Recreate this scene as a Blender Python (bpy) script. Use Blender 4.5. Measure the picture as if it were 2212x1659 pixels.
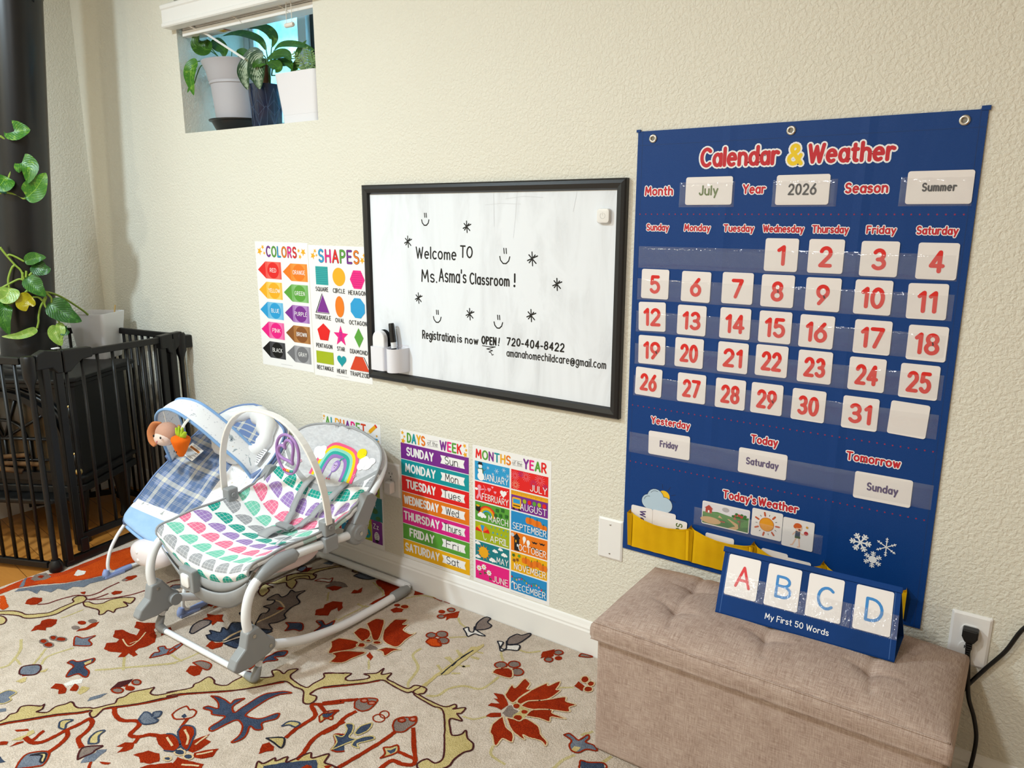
import bpy, bmesh, math, random
from mathutils import Vector, Matrix
random.seed(7)
for _o in list(bpy.data.objects): bpy.data.objects.remove(_o)
SC = bpy.context.scene
COL = SC.collection
R = math.radians
# ------------------------------------------------------------------ camera
_p, _y, _r = R(12.546), R(34.766), R(0.174)
_f = Vector((-math.sin(_y)*math.cos(_p), math.cos(_y)*math.cos(_p), -math.sin(_p)))
_rt = Vector((math.cos(_y), math.sin(_y), 0)); _up = _rt.cross(_f)
_r2 = _rt*math.cos(_r) + _up*math.sin(_r); _u2 = -_rt*math.sin(_r) + _up*math.cos(_r)
cd = bpy.data.cameras.new('camera'); cam = bpy.data.objects.new('camera', cd); COL.objects.link(cam)
cd.sensor_fit = 'HORIZONTAL'; cd.sensor_width = 36; cd.lens = 36*1627.4/2212; cd.clip_start = .05
cam.matrix_world = Matrix(((_r2.x, _u2.x, -_f.x, 0), (_r2.y, _u2.y, -_f.y, -1.7185), (_r2.z, _u2.z, -_f.z, 1.225), (0, 0, 0, 1)))
SC.camera = cam
# ------------------------------------------------------------------ world, lamps, exposure
W = bpy.data.worlds.new('daylight'); SC.world = W; W.use_nodes = True
W.node_tree.nodes['Background'].inputs[0].default_value = (.50, .80, 1.0, 1)
W.node_tree.nodes['Background'].inputs[1].default_value = 7.0
def disk_light(name, loc, power, col=(1, .985, .955), size=.16):
    l = bpy.data.lights.new(name, 'AREA'); l.shape = 'DISK'; l.size = size; l.energy = power; l.color = col
    o = bpy.data.objects.new(name, l); COL.objects.link(o); o.location = loc
    return o
disk_light('can_and_fill_lamp', (-2.36, -1.75, 2.40), 19.5, (.72, .895, 1))
disk_light('can_and_fill_lamp', (-.95, -1.95, 2.40), 8, (.92, .96, .97))
disk_light('can_and_fill_lamp', (-2.40, -3.30, 2.40), 11, (1, .955, .74))  # unseen fill added behind the camera, yellowed to warm the shaded left corner
disk_light('can_and_fill_lamp', (-.90, -3.30, 2.40), 7, (.95, .97, .97))  # second unseen fill, added at the back to soften the room light
VS = SC.view_settings
VS.view_transform = 'Standard'; VS.look = 'None'; VS.gamma = 1.0; VS.exposure = 1.38
try: VS.use_curve_mapping = False
except Exception: pass
# ------------------------------------------------------------------ helpers: materials
def lin(c):
    c = c/255.0
    return c/12.92 if c <= .04045 else ((c+.055)/1.055)**2.4
def rgb(h):
    if isinstance(h, str): h = (int(h[0:2], 16), int(h[2:4], 16), int(h[4:6], 16))
    return (lin(h[0]), lin(h[1]), lin(h[2]), 1)
MATS = {}
class NM:
    """small node-graph writer"""
    def __init__(s, name, rough=.5, spec=.5, metal=0):
        s.m = bpy.data.materials.new(name); s.m.use_nodes = True
        s.t = s.m.node_tree; s.b = s.t.nodes['Principled BSDF']
        s.b.inputs['Roughness'].default_value = rough; s.b.inputs['Metallic'].default_value = metal
        s.b.inputs['Specular IOR Level'].default_value = spec
    def n(s, kind, **kw):
        nd = s.t.nodes.new(kind)
        for k, v in kw.items(): setattr(nd, k, v)
        return nd
    def put(s, sock, v):
        if hasattr(v, 'is_linked'): s.t.links.new(v, sock)
        else: sock.default_value = v
    def math(s, op, a, b=0.0, c=0.0):
        nd = s.n('ShaderNodeMath', operation=op)
        for i, v in enumerate((a, b, c)): s.put(nd.inputs[i], v)
        return nd.outputs[0]
    def mix(s, f, a, b, mode='MIX'):
        nd = s.n('ShaderNodeMix', data_type='RGBA', blend_type=mode)
        s.put(nd.inputs[0], f); s.put(nd.inputs[6], a); s.put(nd.inputs[7], b)
        return nd.outputs[2]
    def ramp(s, f, stops, interp='LINEAR'):
        nd = s.n('ShaderNodeValToRGB'); cr = nd.color_ramp; cr.interpolation = interp
        while len(cr.elements) < len(stops): cr.elements.new(.5)
        for e, (p, c) in zip(cr.elements, stops): e.position = p; e.color = c if len(c) == 4 else (*c, 1)
        s.put(nd.inputs[0], f); return nd.outputs[0]
    def coord(s, what='Object', scale=(1, 1, 1), rot=(0, 0, 0)):
        tc = s.n('ShaderNodeTexCoord'); mp = s.n('ShaderNodeMapping')
        mp.inputs['Scale'].default_value = scale; mp.inputs['Rotation'].default_value = rot
        s.t.links.new(tc.outputs[what], mp.inputs[0]); return mp.outputs[0]
    def noise(s, vec, scale, detail=3, rough=.55, dist=0):
        nd = s.n('ShaderNodeTexNoise'); s.put(nd.inputs['Vector'], vec)
        nd.inputs['Scale'].default_value = scale; nd.inputs['Detail'].default_value = detail
        nd.inputs['Roughness'].default_value = rough; nd.inputs['Distortion'].default_value = dist
        return nd.outputs[0]
    def wave(s, vec, scale, dist=0, axis='X', detail=2):
        nd = s.n('ShaderNodeTexWave', bands_direction=axis); s.put(nd.inputs['Vector'], vec)
        nd.inputs['Scale'].default_value = scale; nd.inputs['Distortion'].default_value = dist; nd.inputs['Detail'].default_value = detail
        return nd.outputs[1]
    def sep(s, vec):
        nd = s.n('ShaderNodeSeparateXYZ'); s.put(nd.inputs[0], vec); return nd.outputs
    def bump(s, h, strength=.3, dist=.002):
        nd = s.n('ShaderNodeBump'); nd.inputs['Strength'].default_value = strength; nd.inputs['Distance'].default_value = dist
        s.put(nd.inputs['Height'], h); s.t.links.new(nd.outputs[0], s.b.inputs['Normal'])
    def col(s, c): s.put(s.b.inputs['Base Color'], c); return s.m
def paint(h, rough=.5, spec=.4, metal=0):
    k = ('p', h, rough, spec, metal)
    if k not in MATS:
        n = NM('paint', rough, spec, metal); MATS[k] = n.col(rgb(h))
    return MATS[k]
def fabric(h, h2=None, scale=700, strength=.35, rough=.9, var=.5):
    k = ('f', h, h2, scale)
    if k not in MATS:
        n = NM('fabric', rough, .15); v = n.coord()
        a = n.noise(v, scale, 2); b = n.noise(v, 9, 3)
        n.bump(n.math('ADD', a, n.math('MULTIPLY', b, 2.0)), strength, .0015)
        MATS[k] = n.col(n.mix(n.ramp(b, [(.35, (0, 0, 0)), (.7, (1, 1, 1))]), rgb(h), rgb(h2 or h)))
    return MATS[k]
def plastic(h, rough=.35): 
    k = ('pl', h, rough)
    if k not in MATS:
        n = NM('plastic', rough, .5); v = n.coord()
        n.bump(n.noise(v, 900, 1), .05, .0005)
        MATS[k] = n.col(rgb(h))
    return MATS[k]
def clear_film(name='clear_film', haze=.07, bumpy=.5, sc=35):
    if name not in MATS:
        n = NM(name); t = n.t; out = t.nodes['Material Output']
        tr = n.n('ShaderNodeBsdfTransparent'); gl = n.n('ShaderNodeBsdfGlossy'); df = n.n('ShaderNodeBsdfDiffuse')
        df.inputs[0].default_value = (.75, .75, .78, 1); gl.inputs['Roughness'].default_value = .08
        bp = n.n('ShaderNodeBump'); bp.inputs['Strength'].default_value = bumpy; bp.inputs['Distance'].default_value = .004
        t.links.new(n.noise(n.coord('Object', (1, 1, .6)), sc, 3, .6, .6), bp.inputs['Height'])
        t.links.new(bp.outputs[0], gl.inputs['Normal'])
        m1 = n.n('ShaderNodeMixShader'); m1.inputs[0].default_value = haze
        t.links.new(tr.outputs[0], m1.inputs[1]); t.links.new(df.outputs[0], m1.inputs[2])
        m2 = n.n("ShaderNodeMixShader"); m2.inputs[0].default_value = .05
        t.links.new(m1.outputs[0], m2.inputs[1]); t.links.new(gl.outputs[0], m2.inputs[2])
        t.links.new(m2.outputs[0], out.inputs[0]); MATS[name] = n.m
    return MATS[name]
# ------------------------------------------------------------------ helpers: objects
def tag(o, label=None, cat=None, group=None, kind=None):
    if label: o['label'] = label
    if cat: o['category'] = cat
    if group: o['group'] = group
    if kind: o['kind'] = kind
    return o
def empty(name, loc=(0, 0, 0), rz=0, label=None, cat=None, group=None):
    o = bpy.data.objects.new(name, None); COL.objects.link(o); o.empty_display_size = .05
    o.location = loc; o.rotation_euler = (0, 0, rz)
    return tag(o, label, cat, group)
def V(*a): return Vector(a)
class MB:
    """collects faces; build() links them as ONE mesh object"""
    def __init__(s): s.v = []; s.f = []; s.mi = []; s.uv = {}; s.mats = []; s.fuv = []
    def m(s, mat):
        if mat not in s.mats: s.mats.append(mat)
        return s.mats.index(mat)
    def add(s, vs, fs, mat, uvs=None):
        b = len(s.v); s.v += [tuple(p) for p in vs]; k = s.m(mat)
        for f in fs:
            s.f.append([b+i for i in f]); s.mi.append(k)
            s.fuv.append([uvs[i] for i in f] if uvs else None)
    def box(s, lo, hi, mat, M=None):
        x0, y0, z0 = lo; x1, y1, z1 = hi
        vs = [V(x, y, z) for z in (z0, z1) for y in (y0, y1) for x in (x0, x1)]
        if M: vs = [M @ p for p in vs]
        s.add(vs, [(0, 2, 3, 1), (4, 5, 7, 6), (0, 1, 5, 4), (2, 6, 7, 3), (0, 4, 6, 2), (1, 3, 7, 5)], mat)
    def bar(s, a, b, w, h, mat, up=(0, 0, 1)):
        """box bar from a to b, w wide sideways, h tall along up"""
        a, b = Vector(a), Vector(b); d = (b-a).normalized(); sd = d.cross(Vector(up)).normalized(); u = sd.cross(d)
        vs = [p+sd*(i*w/2)+u*(j*h/2) for p in (a, b) for j in (-1, 1) for i in (-1, 1)]
        s.add(vs, [(0, 1, 3, 2), (4, 6, 7, 5), (0, 4, 5, 1), (2, 3, 7, 6), (0, 2, 6, 4), (1, 5, 7, 3)], mat)
    def tube(s, pts, r, mat, n=10, smooth=0, caps=True, closed=False, flat=1.0):
        pts = [Vector(p) for p in pts]
        rs = list(r) if isinstance(r, (list, tuple)) else [r]*len(pts)
        if smooth: pts, rs = spline(pts, smooth, rs)
        N = len(pts); vs = []; up = None
        for i, p in enumerate(pts):
            if closed: d = pts[(i+1) % N]-pts[i-1]
            else: d = pts[min(i+1, N-1)]-pts[max(i-1, 0)]
            d.normalize()
            if up is None: up = d.orthogonal().normalized()
            up = (up-d*up.dot(d)).normalized(); sd = d.cross(up)
            for k in range(n):
                a = 2*math.pi*k/n; vs.append(p+(up*math.cos(a)*flat+sd*math.sin(a))*rs[i])
        fs = []
        for i in range(N if closed else N-1):
            j = (i+1) % N
            for k in range(n): fs.append((i*n+k, i*n+(k+1) % n, j*n+(k+1) % n, j*n+k))
        if caps and not closed: fs += [tuple(range(n))[::-1], tuple((N-1)*n+k for k in range(n))]
        s.add(vs, fs, mat)
    def lathe(s, prof, mat, M=None, n=32, a0=0, a1=360):
        """prof: (radius, height) list, around local Z"""
        M = M or Matrix(); full = abs(a1-a0) >= 360; cols = n if full else n+1; vs = []; fs = []
        for r, z in prof:
            for k in range(cols):
                a = R(a0+(a1-a0)*k/n); vs.append(M @ V(r*math.cos(a), r*math.sin(a), z))
        for i in range(len(prof)-1):
            for k in range(n):
                k2 = (k+1) % cols; fs.append((i*cols+k, i*cols+k2, (i+1)*cols+k2, (i+1)*cols+k))
        s.add(vs, fs, mat)
    def grid(s, f, nu, nv, mat, wrap=False):
        vs = []; uv = []
        for j in range(nv+1):
            for i in range(nu+1):
                vs.append(f(i/nu, j/nv)); uv.append((i/nu, j/nv))
        w = nu+1
        fs = [(j*w+i, j*w+i+1, (j+1)*w+i+1, (j+1)*w+i) for j in range(nv) for i in range(nu)]
        s.add(vs, fs, mat, uv)
    def prism(s, poly, h, mat, M):
        """poly in local XY, extruded along local Z by h"""
        n = len(poly); vs = [M @ V(x, y, 0) for x, y in poly]+[M @ V(x, y, h) for x, y in poly]
        s.add(vs, [tuple(range(n))[::-1], tuple(range(n, 2*n))]+[(i, (i+1) % n, n+(i+1) % n, n+i) for i in range(n)], mat)
    def ball(s, c, r, mat, M=None, n=16, sq=1.0):
        """ellipsoid (r scalar or triple); sq<1 makes it boxier"""
        if not hasattr(r, '__len__'): r = (r, r, r)
        c = Vector(c); vs = []; m = n//2; fs = []
        pw = lambda x: math.copysign(abs(x)**sq, x)
        for j in range(m+1):
            t = math.pi*j/m-math.pi/2
            for i in range(n):
                a = 2*math.pi*i/n
                p = V(r[0]*pw(math.cos(t))*pw(math.cos(a)), r[1]*pw(math.cos(t))*pw(math.sin(a)), r[2]*pw(math.sin(t)))
                vs.append((M @ p if M else p)+c)
        for j in range(m):
            for i in range(n): fs.append((j*n+i, j*n+(i+1) % n, (j+1)*n+(i+1) % n, (j+1)*n+i))
        s.add(vs, fs, mat)
    def build(s, name, parent=None, smooth=False, bevel=0, seg=2, solid=0, sub=0, weld=False, auto=None):
        me = bpy.data.meshes.new(name); me.from_pydata(s.v, [], s.f)
        for m in s.mats: me.materials.append(m)
        me.polygons.foreach_set('material_index', s.mi)
        if any(u for u in s.fuv):
            ul = me.uv_layers.new(name='UVMap'); k = 0; dat = ul.data
            for u, f in zip(s.fuv, s.f):
                for i in range(len(f)):
                    if u: dat[k].uv = u[i]
                    k += 1
        if smooth: me.polygons.foreach_set('use_smooth', [True]*len(me.polygons))
        me.validate(); me.update()
        if weld or bevel:
            bm = bmesh.new(); bm.from_mesh(me); bmesh.ops.remove_doubles(bm, verts=bm.verts, dist=1e-5)
            bmesh.ops.recalc_face_normals(bm, faces=bm.faces); bm.to_mesh(me); bm.free()
        o = bpy.data.objects.new(name, me); COL.objects.link(o)
        if parent: o.parent = parent
        if auto is not None:
            bm = bmesh.new(); bm.from_mesh(me)
            for e in bm.edges: e.smooth = (len(e.link_faces) == 2 and e.calc_face_angle(0) < R(auto))
            bm.to_mesh(me); bm.free()
        if solid:
            d = o.modifiers.new('Solidify', 'SOLIDIFY'); d.thickness = solid; d.offset = -1
        if bevel:
            d = o.modifiers.new('Bevel', 'BEVEL'); d.width = bevel; d.segments = seg; d.limit_method = 'ANGLE'; d.angle_limit = R(40)
        if sub:
            d = o.modifiers.new('Subsurf', 'SUBSURF'); d.levels = sub; d.render_levels = sub
        return o
def spline(pts, k, rs=None):
    """Catmull-Rom through pts, k steps per span"""
    out = []; ro = []; n = len(pts); rs = rs or [0]*n
    for i in range(n-1):
        p0 = pts[max(i-1, 0)]; p1 = pts[i]; p2 = pts[i+1]; p3 = pts[min(i+2, n-1)]
        for j in range(k):
            t = j/k
            out.append(.5*((2*p1)+(p2-p0)*t+(2*p0-5*p1+4*p2-p3)*t*t+(3*p1-p0-3*p2+p3)*t**3)); ro.append(rs[i]+(rs[i+1]-rs[i])*t)
    out.append(pts[-1]); ro.append(rs[-1])
    return out, ro
def lerp_tab(tab, t):
    """piecewise smooth table [(t, a, b, ...)]"""
    for i in range(len(tab)-1):
        if t <= tab[i+1][0] or i == len(tab)-2:
            n = len(tab); p0 = tab[max(i-1, 0)]; p1 = tab[i]; p2 = tab[i+1]; p3 = tab[min(i+2, n-1)]
            u = min(1, max(0, (t-p1[0])/(p2[0]-p1[0]))); res = []
            for k in range(1, len(p1)):
                d = p2[0]-p1[0]
                m1 = (p2[k]-p0[k])/(p2[0]-p0[0])*d; m2 = (p3[k]-p1[k])/(p3[0]-p1[0])*d
                res.append((2*u**3-3*u*u+1)*p1[k]+(u**3-2*u*u+u)*m1+(-2*u**3+3*u*u)*p2[k]+(u**3-u*u)*m2)
            return res
def frame(o, x, z=None, y=None):
    """matrix with origin o, local X, and local Y (y) given"""
    x = Vector(x).normalized(); y = Vector(y); y = (y-x*y.dot(x)).normalized(); z = x.cross(y)
    return Matrix(((x.x, y.x, z.x, o[0]), (x.y, y.y, z.y, o[1]), (x.z, y.z, z.z, o[2]), (0, 0, 0, 1)))
def children(o): return [c for c in bpy.data.objects if c.parent == o]
def copy_tree(o, parent=None):
    c = o.copy(); COL.objects.link(c); c.parent = parent
    for ch in children(o): copy_tree(ch, c)
    return c
# ------------------------------------------------------------------ helpers: lettering (pen strokes)
GL = '''A 7;0,0 3.5,10 7,0|1.3,3.3 5.7,3.3
B 5.9;0,0 0,10 2.6,10 (2.6,7.7,2.6,2.3,90,-90) 0,5.4|2.7,5.4 (2.9,2.7,3,2.7,90,-90) 0,0
C 7;(4,5,4,5,48,312)
D 6.6;0,0 0,10 2.2,10 (2.2,5,4.4,5,90,-90) 0,0
E 5.2;5.2,10 0,10 0,0 5.2,0|0,5.2 4.4,5.2
F 5.2;5.2,10 0,10 0,0|0,5.2 4.4,5.2
G 7.8;(4,5,4,5,48,345) 7.8,4.7 4.8,4.7
H 6.2;0,0 0,10|6.2,0 6.2,10|0,5.1 6.2,5.1
I 0;0,0 0,10
J 4.5;4.5,10 4.5,2.6 (2.3,2.6,2.2,2.6,0,-165)
K 5.8;0,0 0,10|5.6,10 0,4.3|1.9,6.2 5.8,0
L 4.8;0,10 0,0 4.8,0
M 8;0,0 .8,10 4,2.8 7.2,10 8,0
N 6.2;0,0 0,10 6.2,0 6.2,10
O 8;(4,5,4,5,90,450)
P 5.7;0,0 0,10 2.8,10 (2.8,7.3,2.9,2.7,90,-90) 0,4.6
Q 8;(4,5,4,5,90,450)|5.2,2.6 8,-.6
R 6;0,0 0,10 2.8,10 (2.8,7.4,2.9,2.6,90,-90) 0,4.8|2.8,4.8 6,0
S 5.8;(2.9,7.5,2.7,2.5,30,270) (2.9,2.5,2.9,2.5,90,-150)
T 7;0,10 7,10|3.5,10 3.5,0
U 6.4;0,10 0,3.2 (3.2,3.2,3.2,3.2,180,360) 6.4,10
V 6.8;0,10 3.4,0 6.8,10
W 9.8;0,10 2.4,0 4.9,9 7.4,0 9.8,10
X 6.4;0,0 6.4,10|0,10 6.4,0
Y 6.6;0,10 3.3,4.8 6.6,10|3.3,4.8 3.3,0
Z 6.2;0,10 6,10 0,0 6.2,0
a 5.4;(2.7,3.3,2.7,3.3,0,360)|5.4,6.6 5.4,0
b 5.6;0,10 0,0|(2.8,3.3,2.8,3.3,0,360)
c 5;(2.9,3.3,2.9,3.3,50,310)
d 5.6;(2.8,3.3,2.8,3.3,0,360)|5.6,10 5.6,0
e 5.6;.1,3.5 5.6,3.5 (2.8,3.3,2.8,3.3,4,305)
f 3.6;(3.2,8,1.8,2,60,180) 1.4,0|0,6.4 3.4,6.4
g 5.5;(2.7,3.3,2.7,3.3,0,360)|5.4,6.6 5.4,-.8 (2.8,-.8,2.6,2.4,0,-155)
h 5.2;0,10 0,0|0,3.8 (2.6,3.9,2.6,2.7,180,0) 5.2,0
i 0;0,6.6 0,0|0,9.3 0,9.5
j 1.6;1.6,6.6 1.6,-1 (0,-1,1.6,2,0,-100)|1.6,9.3 1.6,9.5
k 5;0,10 0,0|4.6,6.6 0,2.6|1.6,4 5,0
l 0;0,10 0,0
m 7.6;0,6.6 0,0|0,4 (1.9,4.1,1.9,2.5,180,0) 3.8,0|3.8,4 (5.7,4.1,1.9,2.5,180,0) 7.6,0
n 5.2;0,6.6 0,0|0,3.8 (2.6,3.9,2.6,2.7,180,0) 5.2,0
o 5.8;(2.9,3.3,2.9,3.3,90,450)
p 5.6;0,6.6 0,-3.2|(2.8,3.3,2.8,3.3,0,360)
q 5.6;(2.8,3.3,2.8,3.3,0,360)|5.6,6.6 5.6,-3.2
r 3.6;0,6.6 0,0|0,3.4 (2.5,3.6,2.5,3,180,55)
s 4.4;(2.2,4.95,2,1.65,30,270) (2.2,1.65,2.2,1.65,90,-150)
t 3.4;1.5,9.2 1.5,1.6 (3,1.6,1.5,1.6,180,280)|0,6.5 3.4,6.5
u 5.2;0,6.6 0,2.7 (2.6,2.7,2.6,2.7,180,360) 5.2,6.6|5.2,6.6 5.2,0
v 5;0,6.6 2.5,0 5,6.6
w 7.6;0,6.6 1.9,0 3.8,6 5.7,0 7.6,6.6
x 5;0,0 5,6.6|0,6.6 5,0
y 5.4;0,6.6 2.8,.3|5.4,6.6 1.5,-3.1
z 4.8;0,6.6 4.8,6.6 0,0 4.8,0
0 6;(3,5,3,5,90,450)
1 2.2;0,8 2.2,10 2.2,0
2 6;(3,7.2,2.8,2.8,165,-38) 0,0 6,0
3 5.8;(2.8,7.5,2.5,2.5,150,-90) 2.2,5 2.8,5 (2.8,2.6,3,2.5,90,-150)
4 6.2;4.5,0 4.5,10 0,2.8 6.2,2.8
5 5.8;5.2,10 .9,10 .5,5.5 (2.8,3.2,3,3.2,130,-148)
6 6;(3,3.1,3,3.1,0,360)|4.9,10 .35,4.4
7 6;0,10 6,10 2,0
8 6;(3,7.6,2.5,2.4,90,450)|(3,2.6,3,2.6,90,450)
9 6;(3,6.9,3,3.1,0,360)|5.65,5.6 1.1,0
& 6.8;6.8,0 1.7,7 (3.2,8.1,1.8,1.9,205,-30) .7,4 (2.6,2.5,2.5,2.5,150,345) 6.4,4.6
! 0;0,10 0,3.2|0,.2 0,.4
. 0;0,0 0,.3
, 0;.3,.3 -.3,-1.4
' 0;0,10 0,7.6
- 3;0,3.6 3,3.6
@ 9;(4.5,3.2,1.9,2.3,0,360)|6.4,5.5 6.6,2 (7.6,2.2,1,1.3,200,360) (4.5,3.2,4.3,5.2,0,310)'''
GLY = {}
for _l in GL.split('\n'):
    _h, _b = _l.split(';'); _c, _a = _h.split(' '); st = []
    for _s in _b.split('|'):
        pp = []
        for _t in _s.split(' '):
            if _t[0] == '(':
                cx, cy, rx, ry, a0, a1 = map(float, _t[1:-1].split(',')); k = max(3, int(abs(a1-a0)/20))
                pp += [(cx+rx*math.cos(R(a0+(a1-a0)*i/k)), cy+ry*math.sin(R(a0+(a1-a0)*i/k))) for i in range(k+1)]
            else: pp.append(tuple(map(float, _t.split(','))))
        st.append(pp)
    GLY[_c] = (float(_a), st)
class Print:
    """printing on a flat or curved face: x,y in metres on the face, each new layer a hair higher"""
    def __init__(s, mb, fn, step=.0002): s.mb = mb; s.fn = fn; s.h = step; s.step = step; s.k = 0
    def up(s, k=1): s.h += s.step*k
    def p(s, x, y): return s.fn(x, y, s.h)
    def poly(s, pts, mat):
        s.k += 1; h = s.h+8e-6*(s.k % 23)
        s.mb.add([s.fn(x, y, h) for x, y in pts], [tuple(range(len(pts)))], mat)
    def rect(s, x0, y0, x1, y1, mat): s.poly([(x0, y0), (x1, y0), (x1, y1), (x0, y1)], mat)
    def rrect(s, x0, y0, x1, y1, r, mat, n=4): s.poly(rr(x0, y0, x1, y1, r, n), mat)
    def ell(s, x, y, rx, ry, mat, n=20, a=0):
        ca, sa = math.cos(R(a)), math.sin(R(a)); q = []
        for i in range(n):
            u, v = rx*math.cos(2*math.pi*i/n), ry*math.sin(2*math.pi*i/n); q.append((x+u*ca-v*sa, y+u*sa+v*ca))
        s.poly(q, mat)
    def star(s, x, y, r, mat, k=5, r2=.45, a=90):
        s.poly([(x+(r if i % 2 == 0 else r*r2)*math.cos(R(a+180*i/k)), y+(r if i % 2 == 0 else r*r2)*math.sin(R(a+180*i/k))) for i in range(2*k)], mat)
    def line(s, pts, w, mat, n=6):
        """pen stroke with round joins"""
        for (x0, y0), (x1, y1) in zip(pts, pts[1:]):
            d = math.hypot(x1-x0, y1-y0)
            if d < 1e-7: continue
            nx, ny = -(y1-y0)/d*w/2, (x1-x0)/d*w/2
            s.poly([(x0+nx, y0+ny), (x0-nx, y0-ny), (x1-nx, y1-ny), (x1+nx, y1+ny)], mat)
        for i, (x, y) in enumerate(pts): s.ell(x, y, w/2, w/2, mat, 10 if i in (0, len(pts)-1) else 8)
    def text(s, t, x, y, h, mat, w=1.2, width=None, sp=1.9, align='c', slant=0, rot=0, jit=0, halo=None, hw=1.6, sy=1, serif=False, wob=0, lift=0):
        """h cap height; w pen width in tenths of h; width = fitted width"""
        tot = 0; pos = []
        for ch in t:
            if ch == ' ': tot += 4.2; pos.append(None); continue
            pos.append(tot); tot += GLY[ch][0]+sp+w*.8
        tot -= sp+w*.8
        ky = h/10; kx = ky if not width else (width-w*ky)/max(tot, .1)
        x0 = x-(tot*kx)/2 if align == 'c' else (x if align == 'l' else x-tot*kx)
        cr, sr = math.cos(R(rot)), math.sin(R(rot)); rnd = random.Random(t)
        h0 = s.h; s.up(lift)
        passes = ([(halo, w+hw)] if halo else [])+[(mat, w)]
        for mt, pw in passes:
            s.up()
            for i, (ch, q) in enumerate(zip(t, pos)):
                if q is None: continue
                jj = rnd.uniform(-jit, jit) if jit else 0; sc = 1+(rnd.uniform(-wob, wob) if wob else 0)
                strokes = GLY[ch][1]
                if serif and ch == 'I': strokes = strokes+[[(-1.6, 0), (1.6, 0)], [(-1.6, 10), (1.6, 10)]]
                for st in strokes:
                    pts = []
                    for gx, gy in st:
                        u = (q+gx+slant*gy)*kx; v = (gy*sc*sy+jj)*ky
                        u += x0-x; pts.append((x+u*cr-v*sr, y+u*sr+v*cr))
                    s.line(pts, pw*ky, mt[i] if isinstance(mt, list) else mt)
        s.h = h0
        return tot*kx
def rr(x0, y0, x1, y1, r, n=4):
    q = []
    for cx, cy, a in ((x1-r, y1-r, 0), (x0+r, y1-r, 90), (x0+r, y0+r, 180), (x1-r, y0+r, 270)):
        q += [(cx+r*math.cos(R(a+90*i/n)), cy+r*math.sin(R(a+90*i/n))) for i in range(n+1)]
    return q
def wallface(ox, oz, y=0.0):
    """printing face parallel to the back wall, looking into the room"""
    return lambda x, z, h: (ox+x, y-h, oz+z)
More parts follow.
